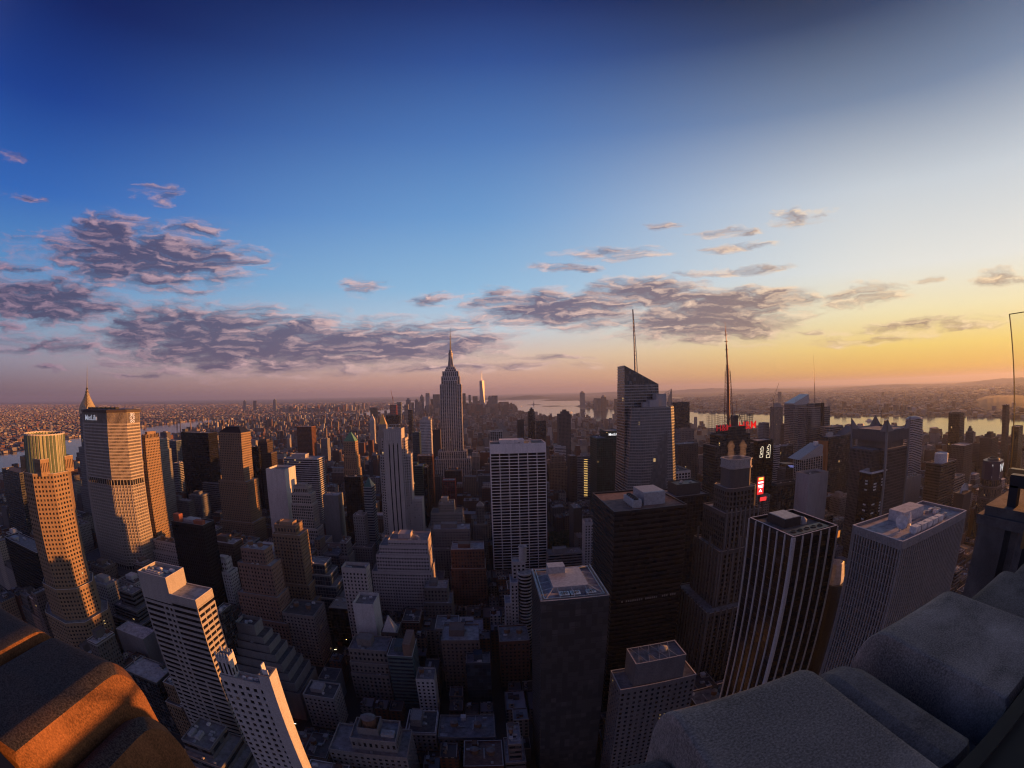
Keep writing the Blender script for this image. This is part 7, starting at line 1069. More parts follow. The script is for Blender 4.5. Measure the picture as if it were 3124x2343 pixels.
# needle topped skyscraper
B = Bld(-83, 1268); e_ = (5.8, 2.5, 3.75, .7, .8, 'p')
def eb(w, d, z0, z1, par=1): B.tier(rect(-83-w/2, -83+w/2, 1268-d/2, 1268+d/2), z0, z1, e_, par=par)
eb(120, 58, 0, 24); eb(98, 54, 24, 84); eb(78, 52, 84, 104); eb(58, 48, 104, 285); eb(50, 42, 285, 306); eb(44, 36, 306, 320); 
B.tier(rect(-101, -65, 1243.2, 1293), 84, 296, e_)
eb(30, 28, 320, 327, .6); eb(24, 22, 327, 333, .6)
t = MB(); t.lathe(0, 0, [(9.5, 333), (7.4, 340), (6.0, 352), (5.6, 366), (6.2, 368), (6.2, 371), (4.6, 373), (4.4, 377), (2.5, 381)], 16)
for k in range(4):
    a = k*math.pi/2+math.pi/4; t.tube((9*math.cos(a), 9*math.sin(a), 333), (5.6*math.cos(a), 5.6*math.sin(a), 364), 1.6, .7, 4)
B.part('mooring_mast', t, plain('mast_metal', (.30, .28, .27), .45, .4)); t = MB()
t.tube((0, 0, 381), (0, 0, 404), 1.9, 1.5, 6); t.tube((0, 0, 404), (0, 0, 425), 1.1, .9, 6); t.tube((0, 0, 425), (0, 0, 443), .55, .3, 5)
for z in (386, 391, 396, 401, 410, 417): t.lathe(0, 0, [(2.3, z), (2.3, z+.7)], 8)
B.part('antenna', t, M_DARKM)
B.done('needle_topped_skyscraper', 'tallest stepped stone skyscraper with a mast and needle, left of the picture middle', 'skyscraper', wallmat('lime2'), glassmat(3.1, 3.75, 'std', .002), roofmat(1))

# three stripe tower
B = Bld(-122, 636)
w0 = -139.5; 
B.tier(rect(-136, -111, 624, 650), 60, 212, (0, 0, 4, 1, .3, 'x'), par=2)
B.tier(rect(-140.5, -106.5, 627, 650), 60, 199, (3.1, 1.6, 3.7, 1.7, .35, 'm')); B.tier(rect(-144, -101, 630, 652), 60, 176, (3.1, 1.6, 3.7, 1.7, .35, 'm')); B.tier(rect(-146, -88, 633, 656), 0, 112, (3.1, 1.6, 3.7, 1.7, .35, 'm')); B.tier(rect(-148, -80, 622, 658), 0, 62, (3.1, 1.6, 3.7, 1.7, .35, 'm'))
s = MB(); s2 = MB()
for i in range(3):
    a = -7.6+i*6.0; s.box(a, a+1.5, -12.16, -11.5, 62, 192); s.box(a+.4, a+1.1, -12.2, -11.5, 192, 194)
for i in range(9):
    a = -13.2+i*2.9; s2.box(a, a+.7, -12.5, -11.7, 198, 209)
B.part('black_stripe', s, wallmat('black')); B.part('crown_piers', s2, wallmat('lime2'))
s = MB()
for a in (-8, -3, 2, 7): s.tube((a, -6, 212), (a, -6, 219), .3, k=4); s.tube((a, 4, 212), (a, 4, 219), .3, k=4)
for z in (215, 219): s.tube((-8, -6, z), (7, -6, z), .3, k=4); s.tube((-8, 4, z), (7, 4, z), .3, k=4); s.tube((7, -6, z), (7, 4, z), .3, k=4)
s.box(-9, -3, -8, 6, 212, 215); B.part('roof_frame', s, M_STEELP)
B.done('three_stripe_tower', 'tall pale stone tower with three narrow black stripes up its front', 'skyscraper', wallmat('lime2'), glassmat(3.1, 3.7), roofmat(1))

# sloped glass skyscraper
B = Bld(205, 572); g_ = (1.5, .12, 4.3, 1.0, .25, 'c'); gb = (3.0, .2, 4.3, 1.35, .25, 'c')
def slab(name, bot, topz, zt, mat, band=True):
    """faceted shaft: bottom polygon (z 0), top polygon with its own heights"""
    mb = MB(); k = len(bot); n = 40
    bd = MB()
    for i in range(k):
        j = (i+1) % k; a0, b0 = bot[i], bot[j]; a1, b1 = topz[i], topz[j]
        mb.quad((*a0, 0), (*b0, 0), (*b1, zt[j]), (*a1, zt[i]))
        for q in range(n*2 if band else 0):
            z = q*4.3*68/(n*2)+12
            fa, fb = z/zt[i], z/zt[j]
            if max(fa, fb) > 1: continue
            P0 = Vector((*[a0[c_]+(a1[c_]-a0[c_])*fa for c_ in (0, 1)], z)); P1 = Vector((*[b0[c_]+(b1[c_]-b0[c_])*fb for c_ in (0, 1)], z))
            e = (P1-P0); L_ = e.length
            if L_ < .5: continue
            e /= L_; nn = Vector((e.y, -e.x, 0))*.22; h_ = Vector((0, 0, 1.25))
            bd.quad(tuple(P0+nn), tuple(P1+nn), tuple(P1+nn+h_), tuple(P0+nn+h_)); bd.quad(tuple(P0+nn+h_), tuple(P1+nn+h_), tuple(P1+h_), tuple(P0+h_)); bd.quad(tuple(P0), tuple(P1), tuple(P1+nn), tuple(P0+nn))
            ncl = int(L_/3)
            if q % 2 == 0 or True:
                for c_ in range(ncl+1):
                    p = P0+e*(L_*c_/max(1, ncl)); bd.quad(tuple(p-e*.12+nn*.7+h_), tuple(p+e*.12+nn*.7+h_), tuple(p+e*.12+nn*.7+h_+Vector((0, 0, 2.5))), tuple(p-e*.12+nn*.7+h_+Vector((0, 0, 2.5))))
    nn = len(mb.v); mb.v += [(*topz[i], zt[i]) for i in range(k)]; mb.f.append(tuple(range(nn, nn+k)))
    B.part(name, mb, mat)
    if band: B.part('spandrel_bands', bd, wallmat('white3') if False else plain('boa_band', (.25, .26, .28), .35, .2), 'last')
gm = glassmat(3, 4.3, 'std', .01)
ox, oy = 205, 572
loc = lambda P: [(x-ox, y-oy) for x, y in P]
# rear taller shard (left in the view), real footprint
slab('tall_shard', loc([(176, 566), (232, 566), (232, 610), (176, 610)]), loc([(184, 573), (231, 573), (231, 604), (184, 604)]), [291, 266, 266, 291], glassmat(3.0, 4.3, 'std', .002))
# front lower shard
slab('front_shard', loc([(172, 555), (197, 540), (244, 540), (251, 548), (251, 590), (172, 590)]), loc([(187, 556), (196, 551), (238, 549), (246, 557), (246, 588), (187, 588)]), [237]*6, glassmat(3.0, 4.3, 'pale', .002))
# screen walls above the roofs: open lattice
sc_ = MB()
def lattice(a, b, za0, zb0, za1, zb1, n, m, r=.28):
    a = Vector(a); b = Vector(b)
    for i in range(n+1):
        p = a+(b-a)*i/n; z0 = za0+(zb0-za0)*i/n; z1 = za1+(zb1-za1)*i/n; sc_.tube((p.x, p.y, z0), (p.x, p.y, z1), r, k=4)
    for j in range(m+1):
        t = j/m; sc_.tube((a.x, a.y, za0+(za1-za0)*t), (b.x, b.y, zb0+(zb1-zb0)*t), r, k=4)
lattice(loc([(229, 577)])[0], loc([(249, 570)])[0], 237, 237, 247, 259, 10, 6); lattice(loc([(249, 570)])[0], loc([(252, 590)])[0], 237, 237, 259, 245, 8, 6)
B.part('roof_screen', sc_, M_STEELP)
u = MB(); u.box(5, 18, -20, -6, 237, 246); u.box(16, 30, -16, -2, 237, 253); u.box(-2, 6, -16, -8, 237, 243); B.part('roof_box', u, M_UNIT)
s = MB(); k_ = [(-1.6, -1.6), (1.6, -1.6), (0, 1.8)]; bx, by = -1.5, 14
for i in range(18):
    z0, z1 = 270+i*5.4, 270+(i+1)*5.4; f0, f1 = 1-i/22, 1-(i+1)/22
    for q in range(3):
        a, b = k_[q], k_[(q+1) % 3]; s.tube((bx+a[0]*f0*1.5, by+a[1]*f0*1.5, z0), (bx+a[0]*f1*1.5, by+a[1]*f1*1.5, z1), .42, k=4); s.tube((bx+a[0]*f0*1.5, by+a[1]*f0*1.5, z0), (bx+b[0]*f1*1.5, by+b[1]*f1*1.5, z1), .25, k=3)
s.tube((bx, by, 262), (bx, by, 366), .55, .3, 5); B.part('lattice_spire', s, plain('spire_paint', (.30, .27, .27), .5, .3))
B.done('sloped_glass_skyscraper', 'faceted glass skyscraper with slanting tops and a tall lattice spire, right of centre', 'skyscraper', wallmat('steel'), gm, roofmat(1))

# red lettered tower with the mast
cx, cy_ = 345, 580
B = Bld(cx, cy_); B.tier(rect(cx-32, cx+34, cy_-18, cy_+20), 0, 178, (3.2, .35, 3.9, 1.2, .25, 'c')); B.tier(rect(cx-24, cx+26, cy_-20, cy_+14), 0, 193, (3.2, .35, 3.9, 1.2, .25, 'c')); B.tier(rect(cx-14, cx+16, cy_-23, cy_+14), 0, 205, (1.6, .35, 3.9, 1.4, .25, 'c'), par=0)
s = MB()
def frame(x0, x1, y, z0, z1, n, m, ydir=False):
    for i in range(n+1):
        a = x0+(x1-x0)*i/n; s.tube((a, y, z0) if not ydir else (y, a, z0), (a, y, z1) if not ydir else (y, a, z1), .22, k=4)
    for j in range(m+1):
        z = z0+(z1-z0)*j/m; s.tube((x0, y, z) if not ydir else (y, x0, z), (x1, y, z) if not ydir else (y, x1, z), .22, k=4)
frame(-28, -14, -21, 194, 220, 5, 9); frame(12, 30, -21, 194, 221, 6, 10); frame(-20, 16, -28, 194, 221, 8, 10, True); frame(-20, 16, 30, 194, 221, 8, 10, True); frame(-14, 12, -21, 213, 221, 9, 3)
s.box(-2, 6, -18, -10, 205, 220); 
for a in (-14, 12): s.tube((a, -21, 206), (a+6*(1 if a < 0 else -1), -21, 221), .6, k=4); s.tube((a+12*(1 if a < 0 else -1), -21, 206), (a+6*(1 if a < 0 else -1), -21, 221), .6, k=4)
B.part('sign_frame', s, plain('sign_frame_paint', (.10, .095, .10), .5, .4))
s = MB()
for a in (-5, 5):
    for b in (-5, 5): s.tube((a, b, 205), (a*.55, b*.55, 282), .5, k=4)
for z in range(206, 282, 5): 
    f = 1-(z-205)/77*.45
    for q in ((-5, -5, 5, -5), (5, -5, 5, 5), (5, 5, -5, 5), (-5, 5, -5, -5)): s.tube((q[0]*f, q[1]*f, z), (q[2]*f, q[3]*f, z), .25, k=3); s.tube((q[0]*f, q[1]*f, z), (q[2]*f*.95, q[3]*f*.95, z+5), .22, k=3)
s.tube((0, 0, 205), (0, 0, 290), 2.6, 1.8, 6); s.tube((0, 0, 290), (0, 0, 320), 1.4, 1.2, 6); s.tube((0, 0, 320), (0, 0, 340), .8, .7, 5); s.tube((0, 0, 340), (0, 0, 353), .35, .2, 5)
for z in (284, 287, 290, 303, 312, 324, 333): s.lathe(0, 0, [(2.8, z), (2.8, z+.6)], 8)
for a in (-9, 9): s.tube((a, -9, 221), (a, -9, 240), .3, k=4)
B.part('broadcast_mast', s, plain('mast_paint', (.26, .13, .09), .6, .2))
o = B.done('red_sign_tower', 'dark tower with red letters on a lattice frame and a long broadcast mast', 'skyscraper', wallmat('dark'), glassmat(3.2, 3.9), roofmat(0))
M_REDL = plain('red_sign', (.6, .02, .02), .5, 0, (1, .02, .015), .3)
text('sign_letters', 'H&M', 15, (20, -22.3, 205), 0, M_REDL, o); text('sign_letters', 'H&M', 12, (-21, -22.3, 204), 0, plain('red_sign_dim', (.4, .02, .03), .5, 0, (.7, .02, .03), .2), o)

# stone tower with the steaming rim
B = Bld(191, 308); P_ = octo(191, 308, 20, 20, 3, 3); q_ = (3.4, 1.15, 3.8, 1.3, .7, 'p')
B.tier(rect(158, 214, 276, 338), 0, 92, q_); B.tier(rect(168, 210, 286, 332), 92, 138, q_); B.tier(rect(173, 207, 291, 328), 138, 166, q_); B.tier(octo(191, 308, 28, 28, 4, 4), 166, 184, q_, par=.5); B.tier(P_, 184, 198, (0, 0, 4, 1, .3, 'x'), par=.4)
rr = MB(); rr.ring(B.L(inset(P_, -1.0)), B.L(inset(P_, .8)), 198.4, 199.6, inner=True); rr.ring(B.L(inset(P_, -.3)), B.L(inset(P_, .6)), 199.6, 204.6, inner=True); rr.ring(B.L(inset(P_, -.9)), B.L(inset(P_, 1)), 204.6, 205.6, inner=True); B.part('pale_rim', rr, wallmat('lime3'))
c = MB(); r2 = random.Random(4)
for i in range(8):
    a = -22+i*5.4; c.box(a, a+1.2, -22.8, -21.5, 92, 142+r2.uniform(-6, 8)); c.box(a*.78, a*.78+1.1, -17.8, -16.5, 138, 170)
    c.box(-23.8, -22.5, a, a+1.2, 92, 142+r2.uniform(-6, 8))
for i in range(11):
    a = -33+i*5.4; c.box(a, a+1.2, -32.9, -31.6, 0, 95); c.box(-33.9, -32.6, a, a+1.2, 0, 95)
B.part('tall_piers', c, wallmat('grey2'))
o = B.done('steaming_rim_tower', 'tall dark stone tower with stepped piers and a pale rimmed flat top giving off steam', 'skyscraper', wallmat('dark2'), glassmat(3.4, 3.8, 'black', 0), roofmat(0))
for k, (sx_, sy_) in enumerate(((-4, 2), (5, -2))):
    g = MB(); g.lathe(0, 0, [(1.4, 0), (2.2, 3), (1.6, 6), (3.0, 9), (2.6, 13), (3.4, 16), (.8, 20)], 10); q = g.build('steam_plume', None or plain('steam_tmp', (1, 1, 1)), loc=(191+sx_, 308+sy_, 199)); q['kind'] = 'stuff'; STEAM.append(q)

# lattice topped tower and its neighbour with the slanted crown
B = Bld(660, 738); n_ = (3.0, .3, 4.0, 1.3, .4, 'c')
B.tier(rect(632, 688, 716, 760), 0, 214, n_, par=0); B.tier(rect(624, 696, 724, 752), 0, 214, n_, par=0)
s = MB()
for (a, b) in ((-36, -20), (20, 36)):
    for i in range(6):
        x = a+(b-a)*i/5; s.tube((x, -22.4, 205), (x, -22.4, 230+2*(i % 2)), .3, k=4); s.tube((x, 22.4, 205), (x, 22.4, 230), .3, k=4)
    for z in range(206, 231, 4): s.tube((a, -22.4, z), (b, -22.4, z), .22, k=4)
for i in range(6):
    y = -12+4.8*i; s.tube((36.4, y, 205), (36.4, y, 229), .3, k=4)
for z in range(206, 230, 4): s.tube((36.4, -12, z), (36.4, 12, z), .2, k=4)
for z in range(10, 212, 2): s.box(-27, -3, -22.35, -22.2, z, z+.5)
B.part('ceramic_screen', s, plain('grey_rods', (.28, .28, .30), .5)); s = MB(); s.box(1, 9, -23.5, -21.5, 0, 222); B.part('dark_notch', s, wallmat('black'))
s = MB(); s.tube((2, 0, 214), (2, 0, 262), .9, .6, 6); s.tube((2, 0, 262), (2, 0, 318), .5, .12, 5); B.part('thin_mast', s, M_DARKM); u = MB(); u.box(-12, 14, -10, 10, 214, 221); B.part('roof_box', u, M_DARKM)
B.done('lattice_topped_tower', 'grey tower with open rod screens at its corners and a thin mast by the river', 'skyscraper', wallmat('grey'), glassmat(3, 4), roofmat(0))
t1 = [azv for azv in ()]
B = Bld(700, 842); B.tier(rect(685, 735, 842, 880), 0, 216, (3.0, .3, 4.0, 1.3, .3, 'b'), par=0)
g = MB(); g.v += [(-15, -.2, 214), (35, -.2, 214), (35, -.2, 237), (-15, -.2, 218), (-15, 38, 214), (35, 38, 214), (35, 38, 237), (-15, 38, 218)]; g.f += [(0, 1, 2, 3), (1, 5, 6, 2), (3, 2, 6, 7), (5, 4, 7, 6), (4, 0, 3, 7)]; B.part('slanted_crown', g, plain('pale_fin_glass', (.34, .36, .40), .35, .2))
B.done('slanted_crown_tower', 'pale tower with a sharply slanted crown just left of the lattice topped tower', 'skyscraper', wallmat('grey'), glassmat(3, 4), roofmat(0))

# four horned tower
B = Bld(507, 412); h_ = (2.6, .9, 3.9, .9, .5, 'p')
B.tier(rect(462, 548, 392, 436), 0, 177, h_, par=0)
B.tier(rect(479, 532, 381, 447), 0, 177, (2.6, .9, 3.9, .9, .5, 'p'), par=0); B.tier(rect(484, 527, 386, 442), 177, 185, (0, 0, 4, 1, .3, 'x'), par=0)
B.tier(rect(477, 534, 379, 449), 186, 200, (0, 0, 4, 1, .3, 'x'), par=.5)
g = MB(); 
for (xa, xb, ya, yb_) in ((-30.5, -14, -33.5, -20), (27.5, 11, -33.5, -20), (-30.5, -14, 37.5, 24), (27.5, 11, 37.5, 24)):
    for f in ((( xa, ya), (xb, ya)), ((xa, ya), (xa, yb_))):
        (ax, ay), (bx_, by_) = f; tx, ty = (0, .9 if ya < 0 else -.9) if ay == by_ else ((.9 if xa < 0 else -.9), 0)
        nn = len(g.v); g.v += [(ax, ay, 199), (bx_, by_, 199), (ax, ay, 214), (ax+tx, ay+ty, 199), (bx_+tx, by_+ty, 199), (ax+tx, ay+ty, 214)]; g.f += [(nn, nn+1, nn+2), (nn+4, nn+3, nn+5), (nn, nn+3, nn+4, nn+1), (nn+1, nn+4, nn+5, nn+2), (nn+2, nn+5, nn+3, nn)]
    g.box(min(xa, xa+3*(1 if xa < 0 else -1)), max(xa, xa+3*(1 if xa < 0 else -1)), min(ya, ya+3*(1 if ya < 0 else -1)), max(ya, ya+3*(1 if ya < 0 else -1)), 60, 200)
B.part('horn_fin', g, wallmat('grey')); s = MB(); s.tube((-4, 0, 200), (-4, 0, 224), .4, k=4); s.lathe(-4, 0, [(2, 203), (2, 205)], 8); s.tube((-26, -20, 200), (-26, -20, 214), .3, k=4); B.part('antenna', s, M_DARKM)
B.done('four_horned_tower', 'dark ribbed tower with four pointed concrete fins at its top corners', 'skyscraper', wallmat('dark2'), glassmat(2.6, 3.9, 'black', 0), roofmat(0))

# tower with the letter W
B = Bld(700, 301); PW = octo(700, 301, 34, 34, 9, 9)
B.tier(octo(700, 301, 44, 40, 8, 8), 0, 90, (3.4, 1.7, 3.7, 1.7, .4, 'm')); B.tier(octo(700, 301, 40, 38, 8, 8), 90, 106, (6, 3.4, 8, 2.4, .6, 'm')); B.tier(octo(700, 301, 34, 34, 9, 9), 106, 117, (5, 1, 6, 1, .4, 'c'), par=0)
g = MB(); g.prism(B.L(inset(PW, -1.5)), 117, 143, True, True); B.part('sign_drum', g, plain('navy_panel', (.022, .018, .06), .45)); g = MB(); g.lathe(0, 0, [(12, 143.1), (11, 146), (9, 146), (9, 143.2)], 20, cap=True); B.part('drum_top', g, M_DARKM)
o = B.done('letter_w_tower', 'tower whose dark drum carries a large white letter W on several sides', 'skyscraper', wallmat('brown'), glassmat(3.4, 3.7), roofmat(0))
ms = plain('letter_white', (.8, .8, .82), .5, 0, (1, 1, 1), .28)
text('sign_letters', 'W', 16, (-13.3, -13.3, 133), -45, ms, o); text('sign_letters', 'HOTELS', 4.6, (-13.3, -13.3, 121.5), -45, plain('letter_dim', (.5, .5, .55), .5, 0, (1, 1, 1), .06), o); text('sign_letters', 'W', 16, (0, -18.9, 133), 0, ms, o)

# gold pyramid tower and the white campanile beside it
B = Bld(-393, 1800); B.tier(rect(-413, -373, 1780, 1820), 0, 120, ST['m']+('m',)); B.tier(rect(-408, -378, 1785, 1815), 120, 146, ST['m']+('m',), par=0)
g = MB(); g.prism(rect(-14, 14, -14, 14), 146, 183, True, False, rect(-1.2, 1.2, -1.2, 1.2)); g.tube((0, 0, 183), (0, 0, 190), .8, .1, 5); B.part('gold_pyramid', g, plain('gold_leaf', (.85, .48, .10), .35, .6))
B.done('gold_pyramid_tower', 'small far tower under a bright gold pyramid, left of the three stripe tower', 'skyscraper', wallmat('lime'), glassmat(3.6, 3.7), roofmat(0))
B = Bld(-498, 2053); B.tier(rect(-509, -487, 2042, 2064), 0, 148, ST['m']+('m',)); g = MB(); g.prism(rect(-11, 11, -11, 11), 148, 168, True, False, rect(-3, 3, -3, 3)); g.lathe(0, 0, [(2.6, 168), (2.6, 172), (.3, 177)], 8); B.part('spire_roof', g, wallmat('lime2'))
B.done('white_campanile', 'slim pale clock tower shape with a pointed roof, left of the gold pyramid', 'skyscraper', wallmat('lime2'), glassmat(3.6, 3.7), roofmat(0))

# far downtown towers, each from its bearing and height
def far_tower(name, a0, a1, el_, Y, wc, label, crown=None, dpt=40):
    x0, x1 = math.tan(R(a0))*Y, math.tan(R(a1))*Y; h = 260+math.tan(R(el_))*Y/math.cos(R((a0+a1)/2))
    B = Bld((x0+x1)/2, Y); B.tier(rect(x0, x1, Y, Y+dpt), 0, h, (9, 3, 12, 5, 1, 'p' if crown != 'glass' else 'c'), par=0)
    w = x1-x0
    if crown == 'dome': g = MB(); g.lathe(0, dpt/2, [(w*.45, h), (w*.38, h+w*.2), (w*.2, h+w*.35), (1, h+w*.42)], 12); B.part('dome_roof', g, wallmat('grey'), smooth=True)
    if crown == 'point': g = MB(); g.prism(rect(-w/2, w/2, 0, dpt), h, h+w*.7, True, False, rect(-w*.06, w*.06, dpt*.4, dpt*.6)); B.part('pointed_roof', g, wallmat('grey'))
    if crown == 'step': g = MB(); g.box(-w*.28, w*.28, 6, dpt-6, h, h+w*.35); B.part('roof_house', g, wallmat(wc))
    if crown == 'crane': g = MB(); g.tube((0, 5, h), (0, 5, h+60), 2, k=4); g.tube((0, 5, h+30), (-14, 5, h+105), 1.5, k=4); B.part('hoist_crane', g, M_RED)
    return B.done(name, label, 'skyscraper', wallmat(wc), glassmat(9, 12, 'std', 0), roofmat(1), 'far downtown towers')
for r_ in FARS: far_tower(*r_)
# the tapering glass giant downtown
B = Bld(8, 5885); g = MB(); a = 31; bq = [(-a, -a), (a, -a), (a, a), (-a, a)]; tq = [(0, -a), (a, 0), (0, a), (-a, 0)]
n = len(g.v); g.v += [(x, y, 58) for x, y in bq]+[(x, y, 417) for x, y in tq]
for i in range(4):
    j = (i+1) % 4; g.f += [(n+i, n+j, n+4+i), (n+j, n+4+j, n+4+i)]
g.f.append((n+4, n+5, n+6, n+7)); B.part('glass_shaft', g, plain('giant_glass', (.36, .34, .36), .5, .25)); g = MB(); g.box(-a, a, -a, a, 0, 58); B.part('podium', g, wallmat('steel'))
g = MB(); g.tube((0, 0, 417), (0, 0, 541), 3.2, .6, 6); g.lathe(0, 0, [(16, 418), (16, 421)], 16); B.part('spire', g, M_STEELP)
B.done('tapering_glass_giant', 'tapering bright glass skyscraper with a spire in the far downtown cluster', 'skyscraper', wallmat('steel'), glassmat(3, 4), roofmat(1))

# ---------------- generated street blocks, each building a thing ----------------
for (x0, x1, y0, y1, h, stn, rk, lab) in GEN:
    st, wc, gt = style(stn); B = Bld((x0+x1)/2, (y0+y1)/2); r2 = random.Random(int(x0*7+y0*3))
    near = y0 < 420
    sb = h > 45 and r2.random() < .5
    if sb:
        q = h*r2.uniform(.55, .8); B.tier(rect(x0, x1, y0, y1), 0, q, st); a = r2.uniform(1.5, 3.5); x0b, x1b, y0b, y1b = x0+a, x1-a, y0+a+1, y1-1; B.tier(rect(x0b, x1b, y0b, y1b), q, h, st)
    else:
        x0b, x1b, y0b, y1b = x0, x1, y0, y1; B.tier(rect(x0, x1, y0, y1), 0, h, st)
    if stn[0] == 'm' and r2.random() < .6:
        c = MB(); P_ = B.L(rect(x0b, x1b, y0b, y1b)); c.ring(inset(P_, -.5), inset(P_, .2), h-.9, h-.2, inner=False); B.part('cornice', c, wallmat(r2.choice(['lime3', 'white', 'grey', wc])))
    roofkit(B, rk if rk != 'well' else 'flat', x0b, x1b, y0b, y1b, h, wallmat(wc))
    if near:
        for _ in range(3):
            u = MB(); X0, X1, Y0, Y1 = x0b-B.ox, x1b-B.ox, y0b-B.oy, y1b-B.oy; a = r2.uniform(X0+1, X1-4); e = r2.uniform(Y0+1, Y1-4)
            if r2.random() < .5: u.box(a, min(X1-.8, a+r2.uniform(5, 12)), e, e+.7, h+.3, h+1.0)
            else: u.box(a, a+.7, e, min(Y1-.8, e+r2.uniform(5, 12)), h+.3, h+1.0)
            u.lathe(a+.4, e+.4, [(.5, h), (.5, h+1.5), (.7, h+1.6), (.3, h+1.9)], 8); B.part('roof_duct', u, M_UNIT)
        u = MB(); a = r2.uniform(X0+1, X1-5); u.box(a, a+3.2, Y1-5.5, Y1-1.5, h, h+2.9); u.box(a-.2, a+3.4, Y1-5.7, Y1-1.3, h+2.9, h+3.15); u.box(a+.9, a+1.9, Y1-5.58, Y1-5.4, h, h+2.1); B.part('stair_bulkhead', u, wallmat(r2.choice([wc, 'white', 'brick', 'grey'])))
        u = MB(); a = r2.uniform(X0+1, X1-6); e = r2.uniform(Y0+1, Y1-6); u.box(a, a+r2.uniform(3, 6), e, e+r2.uniform(3, 6), h+.013, h+.05); B.part('roof_patch', u, roofmat(r2.choice([1, 3, 2])))
    if near and rk != 'tanks' and r2.random() < .35: tank(B, (x0b+x1b)/2-B.ox+r2.uniform(-4, 4), (y0b+y1b)/2-B.oy, h, 2.2, 3.4)
    nm = {'m': 'masonry_building', 'p': 'piered_building', 'b': 'banded_building', 'c': 'glass_building'}[stn[0]]
    B.done(nm, lab, 'building', wallmat(wc), glassmat(st[0] or 3.0, st[2], gt, .003), roofmat(r2.choice([0, 0, 1, 2, 3, 4])), 'street blocks between the towers')

# ---------------- the rest of the city: one mass nobody could count ----------------
def massmat():
    m, t, b = bsdf('far_city_walls'); tcn = t.n('ShaderNodeTexCoord'); ge = t.n('ShaderNodeNewGeometry')
    sn = t.n('ShaderNodeSeparateXYZ'); t.l(ge.outputs['Normal'], sn.inputs[0]); sp = t.n('ShaderNodeSeparateXYZ'); t.l(tcn.outputs['Object'], sp.inputs[0])
    rnd = ge.outputs['Random Per Island']
    c = t.ramp(rnd, [(0, (.16, .07, .045)), (.16, (.22, .16, .12)), (.3, (.10, .095, .10)), (.42, (.34, .30, .27)), (.55, (.12, .07, .055)), (.66, (.24, .22, .22)), (.78, (.17, .11, .08)), (.88, (.48, .45, .43)), (.95, (.07, .07, .08))], 'CONSTANT')
    u = t.m('SUBTRACT', t.m('MULTIPLY', sp.outputs[1], sn.outputs[0]), t.m('MULTIPLY', sp.outputs[0], sn.outputs[1]))
    fu = t.m('FRACT', t.m('DIVIDE', u, 3.9)); fz = t.m('FRACT', t.m('DIVIDE', sp.outputs[2], 3.6))
    win = t.m('MULTIPLY', t.m('LESS_THAN', t.m('ABSOLUTE', t.m('SUBTRACT', fu, .5)), .24), t.m('LESS_THAN', t.m('ABSOLUTE', t.m('SUBTRACT', fz, .55)), .27))
    side = t.m('LESS_THAN', t.m('ABSOLUTE', sn.outputs[2]), .5); win = t.m('MULTIPLY', win, side)
    rv = t.m('FRACT', t.m('MULTIPLY', rnd, 17.3)); rc = t.ramp(rv, [(0, (.07, .07, .08)), (.35, (.13, .13, .15)), (.6, (.24, .24, .27)), (.8, (.10, .08, .07)), (.92, (.38, .38, .42))], 'CONSTANT')
    c = t.mix(win, c, (.018, .02, .028)); c = t.mix(side, rc, c); t.l(c, b.inputs['Base Color'])
    t.l(t.m('SUBTRACT', .85, t.m('MULTIPLY', win, .55)), b.inputs['Roughness']); return m
V = []; F = []
def mbox(x0, x1, y0, y1, h, z=0):
    n = len(V); V.extend([(x0, y0, z), (x1, y0, z), (x1, y1, z), (x0, y1, z), (x0, y0, h), (x1, y0, h), (x1, y1, h), (x0, y1, h)])
    F.extend([(n+4, n+5, n+6, n+7), (n, n+1, n+5, n+4), (n+1, n+2, n+6, n+5), (n+2, n+3, n+7, n+6), (n+3, n, n+4, n+7)])
r2 = random.Random(21)
AV = [-1330, -1130, -920, -730, -590, -455, -300, -158, 113, 388, 660, 930, 1205, 1480, 1720]
lots = []; rw = random.Random(11); k_ = 0
for i in range(len(AV)-1):
    a0, a1 = AV[i]+14, AV[i+1]-14
    for s_ in range(19):
        for row in (0, 1):
            x = a0
            while x < a1-12:
                wd = min(rw.choice([14, 18, 22, 26, 32, 40]), a1-x)
                if a1-x-wd < 12: wd = a1-x
                yy = s_*80.4-30.6+row*31.5+1
                if yy <= 1500:
                    if LOTS[k_]: lots.append((x+.6, x+wd-.6, yy, yy+27, LOTS[k_]))
                    k_ += 1
                x += wd
k_ = 0
for i in range(len(AV)-1):
    a0, a1 = AV[i]+14, AV[i+1]-14
    if a1 < -460 or a0 > 560: continue
    for s_ in range(12):
        for row in range(4):
            x = a0
            while x < a1-9:
                if SMALL[k_]: lots.append((x+.3, x+11.7, s_*80.4-30+row*15.2, s_*80.4-30+row*15.2+14.4, SMALL[k_]))
                k_ += 1; x += 12
for x0, x1, y0, y1, h in lots:
    mbox(x0+.4, x1-.4, y0, y1, h); w, d = x1-x0, y1-y0
    mbox(x0+.4, x1-.4, y0+.02, y0+.5, h+1.0, h-.1); mbox(x0+.4, x1-.4, y1-.5, y1-.02, h+1.0, h-.1); mbox(x0+.4, x0+.9, y0+.5, y1-.5, h+1.0, h-.1); mbox(x1-.9, x1-.4, y0+.5, y1-.5, h+1.0, h-.1)
    for _ in range(3):
        a = x0+w*r2.uniform(.08, .6); b = y0+d*r2.uniform(.08, .6); mbox(a, a+w*r2.uniform(.12, .3), b, b+d*r2.uniform(.15, .35), h+r2.uniform(1.5, 5), h-.1)
    if h > 35 and r2.random() < .3: mbox(x0+2.5, x1-2.5, y0+3, y1-3, h*1.18, h-.1)
